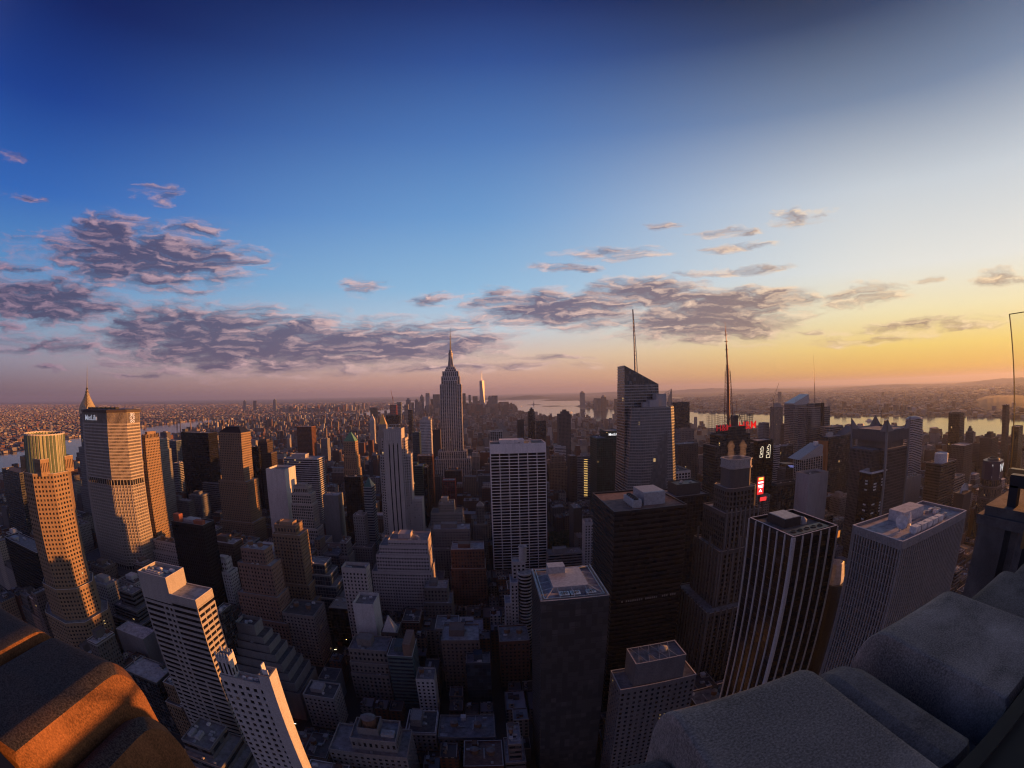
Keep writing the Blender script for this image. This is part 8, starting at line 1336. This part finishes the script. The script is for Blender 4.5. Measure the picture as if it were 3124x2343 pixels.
def inside(x, y, P):
    c = False; j = len(P)-1
    for i in range(len(P)):
        if (P[i][1] > y) != (P[j][1] > y) and x < (P[j][0]-P[i][0])*(y-P[i][1])/(P[j][1]-P[i][1])+P[i][0]: c = not c
        j = i
    return c
def fill(xr, yr, test, stx, sty, hs, dens=1.0, tall=.04, amin=-78, amax=78, tallh=(40, 75)):
    y = yr[0]
    while y < yr[1]:
        s = 1+max(0, (y-4000))/9000
        x = xr[0]
        while x < xr[1]:
            q_ = math.sin((x//420)*12.9898+(y//380)*78.233)*43758.5453; q_ -= math.floor(q_)
            if r2.random() < dens*(1 if y < 1600 else min(1, .25+1.2*q_)):
                w = stx*s*r2.uniform(.45, .95); d = sty*s*r2.uniform(.5, .9); a = math.degrees(math.atan2(x, y))
                if amin < a < amax and test(x, y) and test(x+w, y+d):
                    h = r2.choice(hs)*r2.uniform(.75, 1.25)*(1 if y < 1600 else .75+.6*q_)
                    if r2.random() < tall: h = r2.uniform(*tallh); w = min(w, 30)
                    px_, py_ = x+r2.uniform(0, 6), y+r2.uniform(0, 8); mbox(px_, px_+w, py_, py_+d, h, -2)
            x += stx*s
        y += sty*s
inm = lambda x, y: inside(x, y, MAN)
fill((-1560, -1335), (60, 1500), inm, 38, 40, (20, 30, 45, 60), .8, .12); fill((1400, 1800), (60, 1500), inm, 38, 40, (12, 18, 25), .6, .04)
# Manhattan below the park: blocks with taller loft and tower clusters
fill((-2750, 1800), (1505, 4700), lambda x, y: inm(x, y) and (y % 80.4) > 12 and abs((x+158) % 274-14) > 14, 27, 27, (12, 16, 20, 25, 32), .93, .035, tallh=(45, 85))
fill((-2750, 1500), (4700, 6950), lambda x, y: inm(x, y) and (y % 90) > 16, 34, 34, (14, 18, 24, 34), .85, .02, tallh=(50, 75))
fill((-700, 420), (5300, 6800), inm, 46, 46, (50, 70, 90, 110), .7, .1, tallh=(120, 160))
# slab estates along the East River
for i in range(75):
    x, y = r2.uniform(-2700, -1500), r2.uniform(1900, 5300)
    if inm(x-60, y) and inm(x+40, y+30): mbox(x, x+r2.choice([14, 50]), y, y+r2.choice([14, 40]), r2.uniform(38, 62))
nb = lambda x, y: inside(x, y, BK+[(-30000, 17065), (-30000, -6410)])
fill((-9000, -1400), (-100, 9000), nb, 36, 44, (7, 8, 10, 12, 16), .85, .006, -79, 20, (28, 45))
fill((-26000, -1400), (9000, 17000), nb, 60, 75, (8, 10, 12, 16), .7, .006, -70, 20, (28, 45)); fill((-26000, -9000), (900, 9000), nb, 80, 90, (8, 10, 12, 16), .7, .006, -79, 20, (28, 45))
nj = lambda x, y: inside(x, y, NJ+[(26000, 15600), (26000, -3546)])
fill((1600, 7500), (-100, 11000), nj, 46, 56, (8, 9, 11, 15), .5, .010, 0, 80, (30, 55)); fill((7500, 22000), (600, 14000), nj, 110, 130, (9, 12, 16), .38, .01, 0, 80, (30, 50))
fill((1560, 1900), (5300, 7200), nj, 42, 45, (30, 50, 75), .5, .1, 0, 80, (80, 120)); fill((3230, 3700), (500, 3500), nj, 60, 60, (16, 25, 35), .55, .08, 0, 80, (50, 90))
fill((-3500, -2200), (7200, 8600), nb, 50, 50, (30, 50, 70), .5, .15, -79, 20, (90, 130))
me = bpy.data.meshes.new('distant_city'); me.from_pydata(V, [], F); me.update(); me.materials.append(massmat())
o = bpy.data.objects.new('distant_city', me); C.objects.link(o); tag(o, 'countless low and mid-rise buildings filling the land to the horizon', 'city', kind='stuff')

# tree patches: Bryant park and riverside greens
def canopy(name, x0, x1, y0, y1, n, label):
    mb = MB(); r3 = random.Random(hash(name) % 99 if False else int(x0))
    for i in range(n):
        cx, cyy, s_, z = r3.uniform(x0, x1), r3.uniform(y0, y1), r3.uniform(1.0, 2.2), 9+r3.uniform(-3, 4)
        for k in range(7):
            a, e, q = r3.uniform(0, 6.3), r3.uniform(-.6, 1.4), r3.uniform(.5, 1.6); p = Vector((cx+math.cos(a)*q*2, cyy+math.sin(a)*q*2, z+e*1.6)); u = Vector((r3.gauss(0, 1), r3.gauss(0, 1), r3.gauss(0, .6))).normalized()*s_*.6; v_ = u.orthogonal().normalized()*s_*.6
            mb.quad(tuple(p-u-v_), tuple(p+u-v_), tuple(p+u+v_), tuple(p-u+v_))
    tag(mb.build(name, plain('foliage', (.05, .09, .03), .8)), label, 'trees', kind='stuff')
canopy('park_foliage', 86, 150, 640, 780, 900, 'dark green treetops of the small park beyond the low stone block')

# bridges and river chimneys
br = thing('suspension_bridge', 'long steel suspension bridge crossing the far river on two towers', 'bridge', (-3070, 4165, 0))
mb = MB(); A = Vector((540, -60, 0)); dk = MB()
d_ = Vector((-500, -70)).normalized()
for k in range(-30, 31): 
    p = d_*(k*34); dk.box(p.x-18, p.x+18, p.y-9, p.y+9, 40, 46)
dk.build('deck', M_DARKM, br)
for s_ in (-1, 1):
    tw = MB(); p = d_*(245*s_)
    for q in (-10, 10): tw.tube((p.x, p.y+q, 0), (p.x, p.y+q*.7, 100), 4, 3, 4)
    for z in (52, 75, 97): tw.tube((p.x, p.y-9, z), (p.x, p.y+9, z), 2.5, k=4)
    tw.build('bridge_tower', M_DARKM, br)
cb = MB()
for q in (-8, 8):
    pr = None
    for k in range(-20, 21):
        t = k/20; s_ = t*2.0; x = s_*490/2
        z = 50+50*min(1, (abs(x)/245)**2) if abs(x) <= 245 else max(44, 100-(abs(x)-245)*.22)
        p = (d_.x*x, d_.y*x+q, z)
        if pr: cb.tube(pr, p, .9, k=3)
        pr = p
cb.build('main_cable', M_DARKM, br)
for i, (a, yy) in enumerate(((-38.3, 2900), (-36.9, 2900), (-35.8, 2950), (-34.6, 2950))):
    c = MB(); c.lathe(0, 0, [(5, 0), (3.6, 112), (3.9, 113)], 12); o = c.build('power_chimney', wallmat('tan'), loc=(math.tan(R(a))*yy, yy, 0))
    tag(o, ['leftmost', 'second', 'third', 'rightmost'][i]+' of the four slim river chimneys in front of the far bridge', 'chimney', 'river chimneys')
# far statue on its island
B = Bld(1040, 9250); g = MB(); g.prism(rect(-20, 20, -20, 20), 0, 20, True, False, rect(-11, 11, -11, 11)); g.prism(rect(-9, 9, -9, 9), 20, 46, True, False, rect(-6, 6, -6, 6)); B.part('pedestal', g, wallmat('lime3')); g = MB(); g.lathe(0, 0, [(4.5, 46), (4.2, 62), (3.4, 74), (1.6, 78), (2.2, 81), (1.4, 84)], 8); g.tube((2.5, 0, 74), (5.5, 0, 92), 1.2, .9, 5); B.part('figure', g, M_GREENCU)
B.done('harbour_statue', 'tiny statue with raised arm on a tall pedestal on the far harbour island', 'statue', wallmat('grey'), M_DARKM, M_DARKM)
# boats
def boat(x, y, L_, rz, lab, grp='boats on the river'):
    o = thing('boat', lab, 'boat', (x, y, -2.0), grp); o.rotation_euler = (0, 0, rz)
    h = MB(); P_ = [(-L_/2, -L_*.11), (L_*.3, -L_*.11), (L_/2, 0), (L_*.3, L_*.11), (-L_/2, L_*.11)]; h.prism(P_, 0, L_*.09); h.build('hull', M_WHITE, o); d = MB(); d.box(-L_*.35, L_*.2, -L_*.08, L_*.08, L_*.09, L_*.2); d.box(-L_*.2, L_*.1, -L_*.06, L_*.06, L_*.2, L_*.27); d.build('cabin', M_WHITE, o)
    if L_ > 30:
        wk = MB(); wk.quad((-L_/2, -1.5, .03), (-L_/2, 1.5, .03), (-L_*3.2, L_*.35, .03), (-L_*3.2, -L_*.35, .03)); wk.build('wake', plain('boat_wake', (.5, .5, .5), .5), o)
for bx_, by_, L_, rz, lab in BOATS: boat(bx_, by_, L_, rz, lab)

# Times Square screens
def screen(name, x0, x1, y, z0, z1, em_, label, es=1.0):
    o = thing(name, label, 'screen', ((x0+x1)/2, y, z0), None)
    f = MB(); w = (x1-x0)/2; f.box(-w-.6, w+.6, 0, 2.5, 0, z1-z0); f.box(-1.5, 1.5, .5, 2.2, -z0, 0); f.build('frame', M_DARKM, o); s = MB(); s.box(-w, w, -.25, -.02, .8, z1-z0-.8); s.build('screen_panel', plain(name+'_panel', em_, .5, 0, em_, es), o); return o
scr = screen('red_billboard', 351.5, 362.5, 508, 116, 141, (1, .03, .03), 'tall glowing red billboard with white lines in the gap right of the steaming tower', .5)
for z, w, h in ((16, 4.2, 2.2), (13, 4.4, .8), (11.4, 4.4, .8), (9.8, 3.6, .6)):
    q = MB(); q.box(-w, w, -.5, -.27, z, z+h); q.build('white_line', plain('screen_white', (1, .9, .9), .5, 0, (1, .85, .85), 1.2), scr)
q = MB(); q.box(-3.8, 3.8, -.5, -.2, 20.5, 23.5); q.build('yellow_caption', plain('screen_amber', (1, .6, .1), .5, 0, (1, .55, .08), 1.3), scr)
q = MB(); q.prism([(-2, -.5), (2, -.5), (2, -.3), (-2, -.3)], 5, 5.6); q.tube((-2.5, -.5, 4), (0, -.5, 8), .3, k=4); q.tube((0, -.5, 8), (2.5, -.5, 4), .3, k=4); q.build('white_mark', plain('screen_white', (1, .9, .9), .5), scr)
screen('low_red_sign', 356, 367, 506, 107, 114, (1, .05, .05), 'small wide red sign just under the tall red billboard', .5)
screen('amber_sign_wall', 470, 492, 470, 40, 52, (1, .30, .05), 'row of amber street level signs at the foot of the white flecked black tower', .4)
screen('pink_sign', 486, 490, 455, 64, 70, (1, .05, .15), 'tiny pink red sign left of the white flecked black tower', 1.0)
# pale half dome and octagonal lantern between the towers
o = thing('half_dome', 'pale half dome on a low roof between the ribbed slab and the letter W tower', 'dome', (640, 325, 104))
g = MB(); n = 16
for i in range(n):
    for j in range(6):
        t0, t1 = math.pi*i/n, math.pi*(i+1)/n; e0, e1 = math.pi/2*j/6, math.pi/2*(j+1)/6; q = lambda t, e: (13*math.cos(t)*math.cos(e), 8*math.sin(e)*1.0, 13*math.sin(t)*math.cos(e)); g.quad(q(t0, e0), q(t1, e0), q(t1, e1), q(t0, e1))
g.build('shell', M_WHITE, o, smooth=True); g = MB(); g.box(-15, 15, -6, 14, -104, 0); g.build('base_building', wallmat('brown'), o)
o = thing('glass_lantern', 'octagonal glass lantern glowing amber on one side between the two ribbed towers', 'rooftop lantern', (191, 181, 0))
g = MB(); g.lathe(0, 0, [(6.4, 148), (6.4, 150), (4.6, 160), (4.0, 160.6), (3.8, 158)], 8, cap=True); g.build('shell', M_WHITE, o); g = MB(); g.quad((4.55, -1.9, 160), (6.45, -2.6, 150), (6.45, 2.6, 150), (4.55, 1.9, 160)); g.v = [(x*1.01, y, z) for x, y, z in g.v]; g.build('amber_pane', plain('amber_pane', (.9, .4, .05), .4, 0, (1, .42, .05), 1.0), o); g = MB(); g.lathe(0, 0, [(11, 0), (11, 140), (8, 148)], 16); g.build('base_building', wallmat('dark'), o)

# white pyramid on a low block, and the round banded tower with its drum
B = Bld(-88, 350); B.tier(rect(-95, -80, 353, 374), 0, 54, ST['m']+('m',)); g = MB(); g.prism(B.L(rect(-94, -82, 354, 367)), 54.1, 69, True, False, B.L(rect(-88.3, -87.7, 360, 361))); B.part('white_pyramid', g, wallmat('white'))
B.done('pyramid_roof_house', 'low block topped by a steep plain white pyramid, right of the narrow white panel tower', 'building', wallmat('brown'), glassmat(3.6, 3.7), roofmat(0))
B = Bld(27, 392); RP = [(34+7*math.cos(t), 396+8.5*math.sin(t)) for t in [2*math.pi*i/18 for i in range(18)]]
B.tier(RP, 0, 96, (0, 0, 3.5, 1.2, .9, 'b'), par=.6); B.tier(rect(20.5, 27, 388, 408), 0, 88, ST['m']+('m',)); B.tier(rect(15, 20.5, 390, 408), 0, 66, ST['m']+('m',)); B.tier(rect(23, 35, 400, 412), 0, 104, ST['m']+('m',))
g = MB(); g.lathe(6, 12, [(3.6, 104), (3.6, 118), (4.0, 118), (4.0, 119.4), (3.2, 119.4), (3.2, 117.5)], 20); B.part('roof_drum', g, wallmat('beige'))
B.done('round_banded_tower', 'slim tower with rounded banded front and roof drum, left of the grey tower', 'building', wallmat('beige'), glassmat(3.6, 3.5, 'black', 0), roofmat(1))

# street life glowing in the canyon, bottom left of centre
def car(x, y, rz, c, lab):
    o = thing('car', lab, 'car', (x, y, .02), 'cars in the dark avenue'); o.rotation_euler = (0, 0, rz)
    b = MB(); b.prism([(-2.2, -.9), (2.2, -.9), (2.2, .9), (-2.2, .9)], .3, .95); b.prism([(-1.5, -.8), (1.2, -.8), (1.2, .8), (-1.5, .8)], .95, 1.5, True, False, [(-1.1, -.7), (.6, -.7), (.6, .7), (-1.1, .7)]); b.build('body', plain('car_paint_%d' % int(c[0]*9), c, .3), o)
    for sy in (-.6, .6):
        q = MB(); q.box(2.2, 2.26, sy-.2, sy+.2, .55, .8); q.build('headlight', plain('headlight', (1, .9, .7), .4, 0, (1, .85, .6), 12), o); q = MB(); q.box(-2.27, -2.2, sy-.2, sy+.2, .6, .85); q.build('tail_light', plain('tail_light', (1, .05, .03), .4, 0, (1, .06, .03), 8), o)
        q = MB(); 
        for sx_ in (-1.4, 1.4): q.tube((sx_, sy*1.4-.05, .32), (sx_, sy*1.4+.05, .32), .32, k=10)
        q.build('wheel', M_DARKM, o)
r2 = random.Random(8)
for i in range(14):
    y = 250+i*17+r2.uniform(-4, 4); x = -158+(-6, -2, 2, 6)[i % 4]
    car(x, y, -math.pi/2, ((.5, .33, .03), (.02, .02, .02), (.4, .4, .4))[i % 3], ('yellow', 'black', 'silver')[i % 3]+' car in the dark avenue left of centre, '+['first', 'second', 'third', 'fourth', 'fifth', 'sixth', 'seventh', 'eighth', 'ninth', 'tenth', 'eleventh', 'twelfth', 'thirteenth', 'fourteenth'][i]+' from the near end')

lp = thing('street_lamp', 'first glowing amber lamp on the dark avenue, nearest the parapet', 'street lamp', (-170, 260, 0), 'lamps along the dark avenue')
q = MB(); q.tube((0, 0, 0), (0, 0, 9), .12, .08, 6); q.tube((0, 0, 9), (1.6, 0, 9.6), .07, k=5); q.build('pole', M_DARKM, lp); q = MB(); q.lathe(1.9, 0, [(.15, 9.3), (.45, 9.4), (.4, 9.7), (.1, 9.8)], 10); q.build('lamp_head', plain('amber_street_lamp', (1, .6, .3), .5, 0, (1, .45, .12), 25), lp)
for i in range(11):
    s_ = -1 if i % 2 else 1; o = lp.copy(); C.objects.link(o); o.location = (-158+s_*-11, 290+i*24, 0); o.rotation_euler = (0, 0, 0 if s_ > 0 else math.pi)
    o['label'] = 'glowing amber lamp on the dark avenue, '+['second', 'third', 'fourth', 'fifth', 'sixth', 'seventh', 'eighth', 'ninth', 'tenth', 'eleventh', 'twelfth'][i]+' from the near end'
    for ch in lp.children: q = ch.copy(); C.objects.link(q); q.parent = o

# ---------------- foreground: the observation deck's stone crest ----------------
def stonemat(name, c, seed):
    m, t, b = bsdf(name); tcn = t.n('ShaderNodeTexCoord')
    n1 = t.n('ShaderNodeTexNoise'); t.l(tcn.outputs['Object'], n1.inputs['Vector']); n1.inputs['Scale'].default_value = 3.2; n1.inputs['Detail'].default_value = 9; n1.inputs['Roughness'].default_value = .68
    n2 = t.n('ShaderNodeTexNoise'); t.l(tcn.outputs['Object'], n2.inputs['Vector']); n2.inputs['Scale'].default_value = 110; n2.inputs['Detail'].default_value = 8; n2.inputs['Roughness'].default_value = .75
    n3 = t.n('ShaderNodeTexNoise', noise_dimensions='4D'); t.l(tcn.outputs['Object'], n3.inputs['Vector']); n3.inputs['Scale'].default_value = 1.3; n3.inputs['Detail'].default_value = 6; n3.inputs['W'].default_value = seed
    vo = t.n('ShaderNodeTexVoronoi', feature='SMOOTH_F1'); t.l(tcn.outputs['Object'], vo.inputs['Vector']); vo.inputs['Scale'].default_value = 26
    col = t.ramp(n1.outputs[0], [(.34, tuple(v*.22 for v in c)), (.44, tuple(v*.62 for v in c)), (.55, c), (.68, tuple(v*1.5 for v in c))])
    col = t.mix(t.ramp(n3.outputs[0], [(.47, (0, 0, 0)), (.60, (.8, .8, .8))]), col, tuple(v*.28 for v in c))
    col = t.mix(.40, col, t.ramp(n2.outputs[0], [(.36, tuple(v*.12 for v in c)), (.5, c), (.64, tuple(v*2.1 for v in c))]))
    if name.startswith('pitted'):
        # weathering crust and painted-in shade darken the flat top, broken by cleaner patches
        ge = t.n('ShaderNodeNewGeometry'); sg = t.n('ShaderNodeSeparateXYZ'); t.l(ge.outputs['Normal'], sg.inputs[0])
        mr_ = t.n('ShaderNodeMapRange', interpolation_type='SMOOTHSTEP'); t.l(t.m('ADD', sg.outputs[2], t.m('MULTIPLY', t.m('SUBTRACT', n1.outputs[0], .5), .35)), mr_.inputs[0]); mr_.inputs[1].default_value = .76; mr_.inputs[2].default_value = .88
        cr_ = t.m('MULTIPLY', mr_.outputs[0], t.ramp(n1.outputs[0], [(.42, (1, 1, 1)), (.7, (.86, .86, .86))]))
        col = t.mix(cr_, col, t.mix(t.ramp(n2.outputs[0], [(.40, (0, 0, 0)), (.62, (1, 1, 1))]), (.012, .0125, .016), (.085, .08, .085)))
    t.l(col, b.inputs['Base Color']); b.inputs['Roughness'].default_value = .88; b.inputs['Specular IOR Level'].default_value = .2
    hh = t.m('ADD', t.m('MULTIPLY', n2.outputs[0], .5), t.m('ADD', t.m('MULTIPLY', n1.outputs[0], 1.6), t.m('MULTIPLY', vo.outputs[0], .25)))
    bp = t.n('ShaderNodeBump'); bp.inputs['Strength'].default_value = .38; bp.inputs['Distance'].default_value = .008; t.l(hh, bp.inputs['Height']); t.l(bp.outputs[0], b.inputs['Normal']); return m
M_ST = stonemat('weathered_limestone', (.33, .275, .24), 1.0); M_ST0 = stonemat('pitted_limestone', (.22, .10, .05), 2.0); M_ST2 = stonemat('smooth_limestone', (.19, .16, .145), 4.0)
def stone(name, x0, x1, h, yo, yi, rout, mat, label, slope=0.0, deep=2.2, bev=.014, tilt=0.0):
    """an upright crest stone: top h below the eye, rounded over towards the drop, extruded along x"""
    prof = [(yi, -h-deep), (yi, -h-.03), (yi+.03, -h+.0), (yo-rout*1.15, -h+slope)]
    for i in range(1, 11):
        a = math.pi/2*i/10; prof.append((yo-rout+rout*math.sin(a), -h+slope-rout*1.35*(1-math.cos(a))))
    prof.append((yo+.10, -h-deep))
    mb = MB(); n = len(prof); xs = [x0, x0+bev*.35, x0+bev, x1-bev, x1-bev*.35, x1]; sh = [bev, bev*.35, 0, 0, bev*.35, bev]
    nseg = 26; X_ = [(x0, bev), (x0+bev*.3, bev*.3), (x0+bev, 0)]+[(x0+bev+(x1-x0-2*bev)*i/nseg, 0) for i in range(1, nseg)]+[(x1-bev, 0), (x1-bev*.3, bev*.3), (x1, bev)]
    r3 = random.Random(int(x0*100)); cy0 = (yo+yi)/2; cz0 = -h-deep/2
    for (x, s_) in X_:
        for (y, z) in prof:
            mb.v.append((x, y-s_*(1 if y > cy0 else -1), z-s_*(1 if z > -h-1.0 else 0)+tilt*(x-x1)))
    for i in range(len(X_)-1):
        for j in range(n-1):
            a = i*n+j; mb.f.append((a, a+n, a+n+1, a+1))
    mb.f.append(tuple(range(n))); mb.f.append(tuple(range(len(mb.v)-1, len(mb.v)-1-n, -1)))
    o = mb.build(name, mat, loc=(0, 0, CZ), smooth=True); tag(o, label, 'parapet stone', 'stones of the parapet'); 
    bm_ = o.modifiers.new('edge', 'EDGE_SPLIT'); bm_.split_angle = R(38)
    return o
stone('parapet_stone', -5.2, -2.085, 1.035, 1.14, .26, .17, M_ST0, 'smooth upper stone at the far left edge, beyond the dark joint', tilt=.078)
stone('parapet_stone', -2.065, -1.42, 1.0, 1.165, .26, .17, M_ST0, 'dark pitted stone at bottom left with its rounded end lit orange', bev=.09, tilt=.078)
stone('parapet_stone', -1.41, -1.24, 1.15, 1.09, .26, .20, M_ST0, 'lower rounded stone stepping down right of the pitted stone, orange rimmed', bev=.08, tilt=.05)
stone('parapet_stone', -1.23, .33, 2.1, 1.0, .26, .16, M_ST2, 'deep low sill stone between the left and right groups', deep=1.2)
stone('parapet_stone', .33, .535, 1.17, 1.12, .26, .20, M_ST2, 'low stone at the bottom edge left of the big speckled block', bev=.02)
stone('parapet_stone', .54, 1.10, 1.0, 1.19, .26, .19, M_ST, 'big speckled block in the middle of the right hand group')
stone('parapet_stone', 1.11, 1.345, 1.03, 1.16, .26, .22, M_ST2, 'narrow rounded stone just right of the big speckled block', bev=.075)
stone('parapet_stone', 1.355, 1.515, 1.20, 1.10, .26, .14, M_ST2, 'sunken dark stone with a hollow between two higher blocks', bev=.02)
stone('parapet_stone', 1.52, 2.13, 1.0, 1.18, .26, .17, M_ST, 'big speckled block nearest the right edge, highest of the group')
stone('parapet_stone', 2.14, 2.7, 1.04, 1.0, .26, .12, M_ST2, 'last pale stone disappearing at the right edge behind the highest block')
stone('parapet_stone', 2.71, 5.4, 1.1, .95, .26, .12, M_ST2, 'long stone at the right edge below the fluted wing wall')
# dark kerb of the deck on the near side
g = MB(); g.box(-7, 7, -.6, .245, -1.35, -.99); g.box(-7, 7, .17, .24, -.99, -.965); tag(g.build('deck_kerb', plain('dark_bronze', (.006, .006, .008), .8), loc=(0, 0, CZ)), 'dark metal kerb of the deck below the camera at the bottom corners', 'kerb')
# the building that carries the deck
B = Bld(0, 0); B.tier(rect(-46, 14, -16, .86), 0, CZ-2.4, (4.5, 2.2, 3.9, 1.3, .4, 'p'), par=0); B.done('observation_tower', 'stone tower carrying the parapet stones at the bottom of the view', 'skyscraper', wallmat('lime3'), glassmat(4.5, 3.9), roofmat(1))
# fluted wing wall with railing and thin glass screen on the right
o = thing('wing_wall', 'fluted stone wing wall with a capped ledge at the right edge', 'wall', (5.46, 0, CZ))
g = MB(); zt = -1.50
ys = [2.46, 2.0, 1.93, 1.82, 1.76, 1.30, 1.22, .6, .52, -.4, -3]; xs_ = [0, 0, .10, .10, 0, 0, .22, .22, .05, .05, .05]
for (ya, yb_, xa, xb) in zip(ys, ys[1:], xs_, xs_[1:]): g.quad((xa, ya, -14), (xb, yb_, -14), (xb, yb_, zt-.05), (xa, ya, zt-.05))
g.quad((6, 2.46, -14), (0, 2.46, -14), (0, 2.46, zt-.05), (6, 2.46, zt-.05)); g.build('fluted_face', M_ST2, o)
g = MB(); g.box(.02, 6, -3, 2.40, zt-.05, zt+.06); g.box(-.03, .5, -3, 2.49, zt-.16, zt-.045); g.build('cap_stone', M_ST2, o)
g = MB(); g.box(.15, .28, -3, 2.1, zt+.28, zt+.42); g.box(.15, .28, 1.95, 2.1, zt+.06, zt+.3); g.build('ledge_rail', M_DARKM, o)
g = MB(); g.lathe(0, 0, [(.10, 0), (.12, .1), (.05, .22)], 12); g.build('floodlight', M_DARKM, o, loc=(.35, 1.3, zt+.06)); g = MB(); g.tube((-.06, .95, zt-1.3), (.02, .95, zt-1.3), .055, k=10); g.build('drain_eye', M_DARKM, o)
o2 = thing('deck_bulkhead', 'black bulkhead of the deck filling the right edge under the glass sheet', 'bulkhead', (3.95, 0, CZ))
g = MB(); g.box(0, 3.5, -3.5, 1.20, -6, -.72); g.build('bulkhead_body', plain('black_paint', (.012, .011, .013), .7), o2); g = MB(); g.box(-.02, 3.5, -3.5, 1.22, -.72, -.69); g.build('bronze_cap', plain('bronze_rail', (.30, .20, .09), .4, .6), o2)
g = MB(); g.tube((.02, 1.2, -.69), (.02, .8, -.5), .012, k=4); g.tube((.02, .8, -.5), (.02, -2, -.5), .012, k=4); g.build('cap_rail', plain('bronze_rail', (.30, .20, .09), .4, .6), o2)
o = thing('glass_screen', 'tall clear safety glass sheet with a shining thin edge at the right side', 'glass panel', (3.90, 1.466, CZ-.70))
gm_ = bpy.data.materials.new('clear_glass'); gm_.use_nodes = True; nt = gm_.node_tree; nt.nodes.clear(); tr_ = nt.nodes.new('ShaderNodeBsdfTransparent'); gl_ = nt.nodes.new('ShaderNodeBsdfGlossy'); fr = nt.nodes.new('ShaderNodeFresnel'); mx = nt.nodes.new('ShaderNodeMixShader'); ou = nt.nodes.new('ShaderNodeOutputMaterial')
tr_.inputs[0].default_value = (.97, .97, .93, 1); gl_.inputs['Roughness'].default_value = .02; fr.inputs[0].default_value = 1.2; nt.links.new(fr.outputs[0], mx.inputs[0]); nt.links.new(tr_.outputs[0], mx.inputs[1]); nt.links.new(gl_.outputs[0], mx.inputs[2]); nt.links.new(mx.outputs[0], ou.inputs[0])
g = MB(); g.box(-.004, .006, -2.2, 0, 0, 1.17); g.build('pane', gm_, o); me_ = plain('golden_edge', (.55, .36, .12), .3, .8)
g = MB(); g.box(-.006, .008, -.003, .006, 0, 1.173); g.box(-.006, .008, -2.2, 0, 1.17, 1.176); g.build('polished_edge', me_, o); g = MB(); g.box(-.03, .03, -2.2, .01, -.03, .0); g.box(-.02, .02, -.30, -.26, -.6, 0); g.build('clamp_rail', plain('bronze_rail', (.30, .20, .09), .4, .6), o)

# steam over the rim of the stone tower
def volmat(name, dens, col, aniso, noise=0):
    m = bpy.data.materials.new(name); m.use_nodes = True; nt = m.node_tree; nt.nodes.clear(); pv = nt.nodes.new('ShaderNodeVolumePrincipled'); ou = nt.nodes.new('ShaderNodeOutputMaterial'); nt.links.new(pv.outputs[0], ou.inputs['Volume'])
    pv.inputs['Color'].default_value = (*col, 1); pv.inputs['Density'].default_value = dens; pv.inputs['Anisotropy'].default_value = aniso; return m
# ---------------- haze ----------------
g = MB(); g.box(-45000, 45000, -6000, 45000, -4.2, 550)
hz = g.build('haze', volmat('haze_air', 3.6e-5, (.58, .68, 1.0), .3)); hz['kind'] = 'stuff'

sm_ = volmat('steam_vapour', .03, (1, .95, .92), .2)
for q in STEAM: q.data.materials.clear(); q.data.materials.append(sm_)
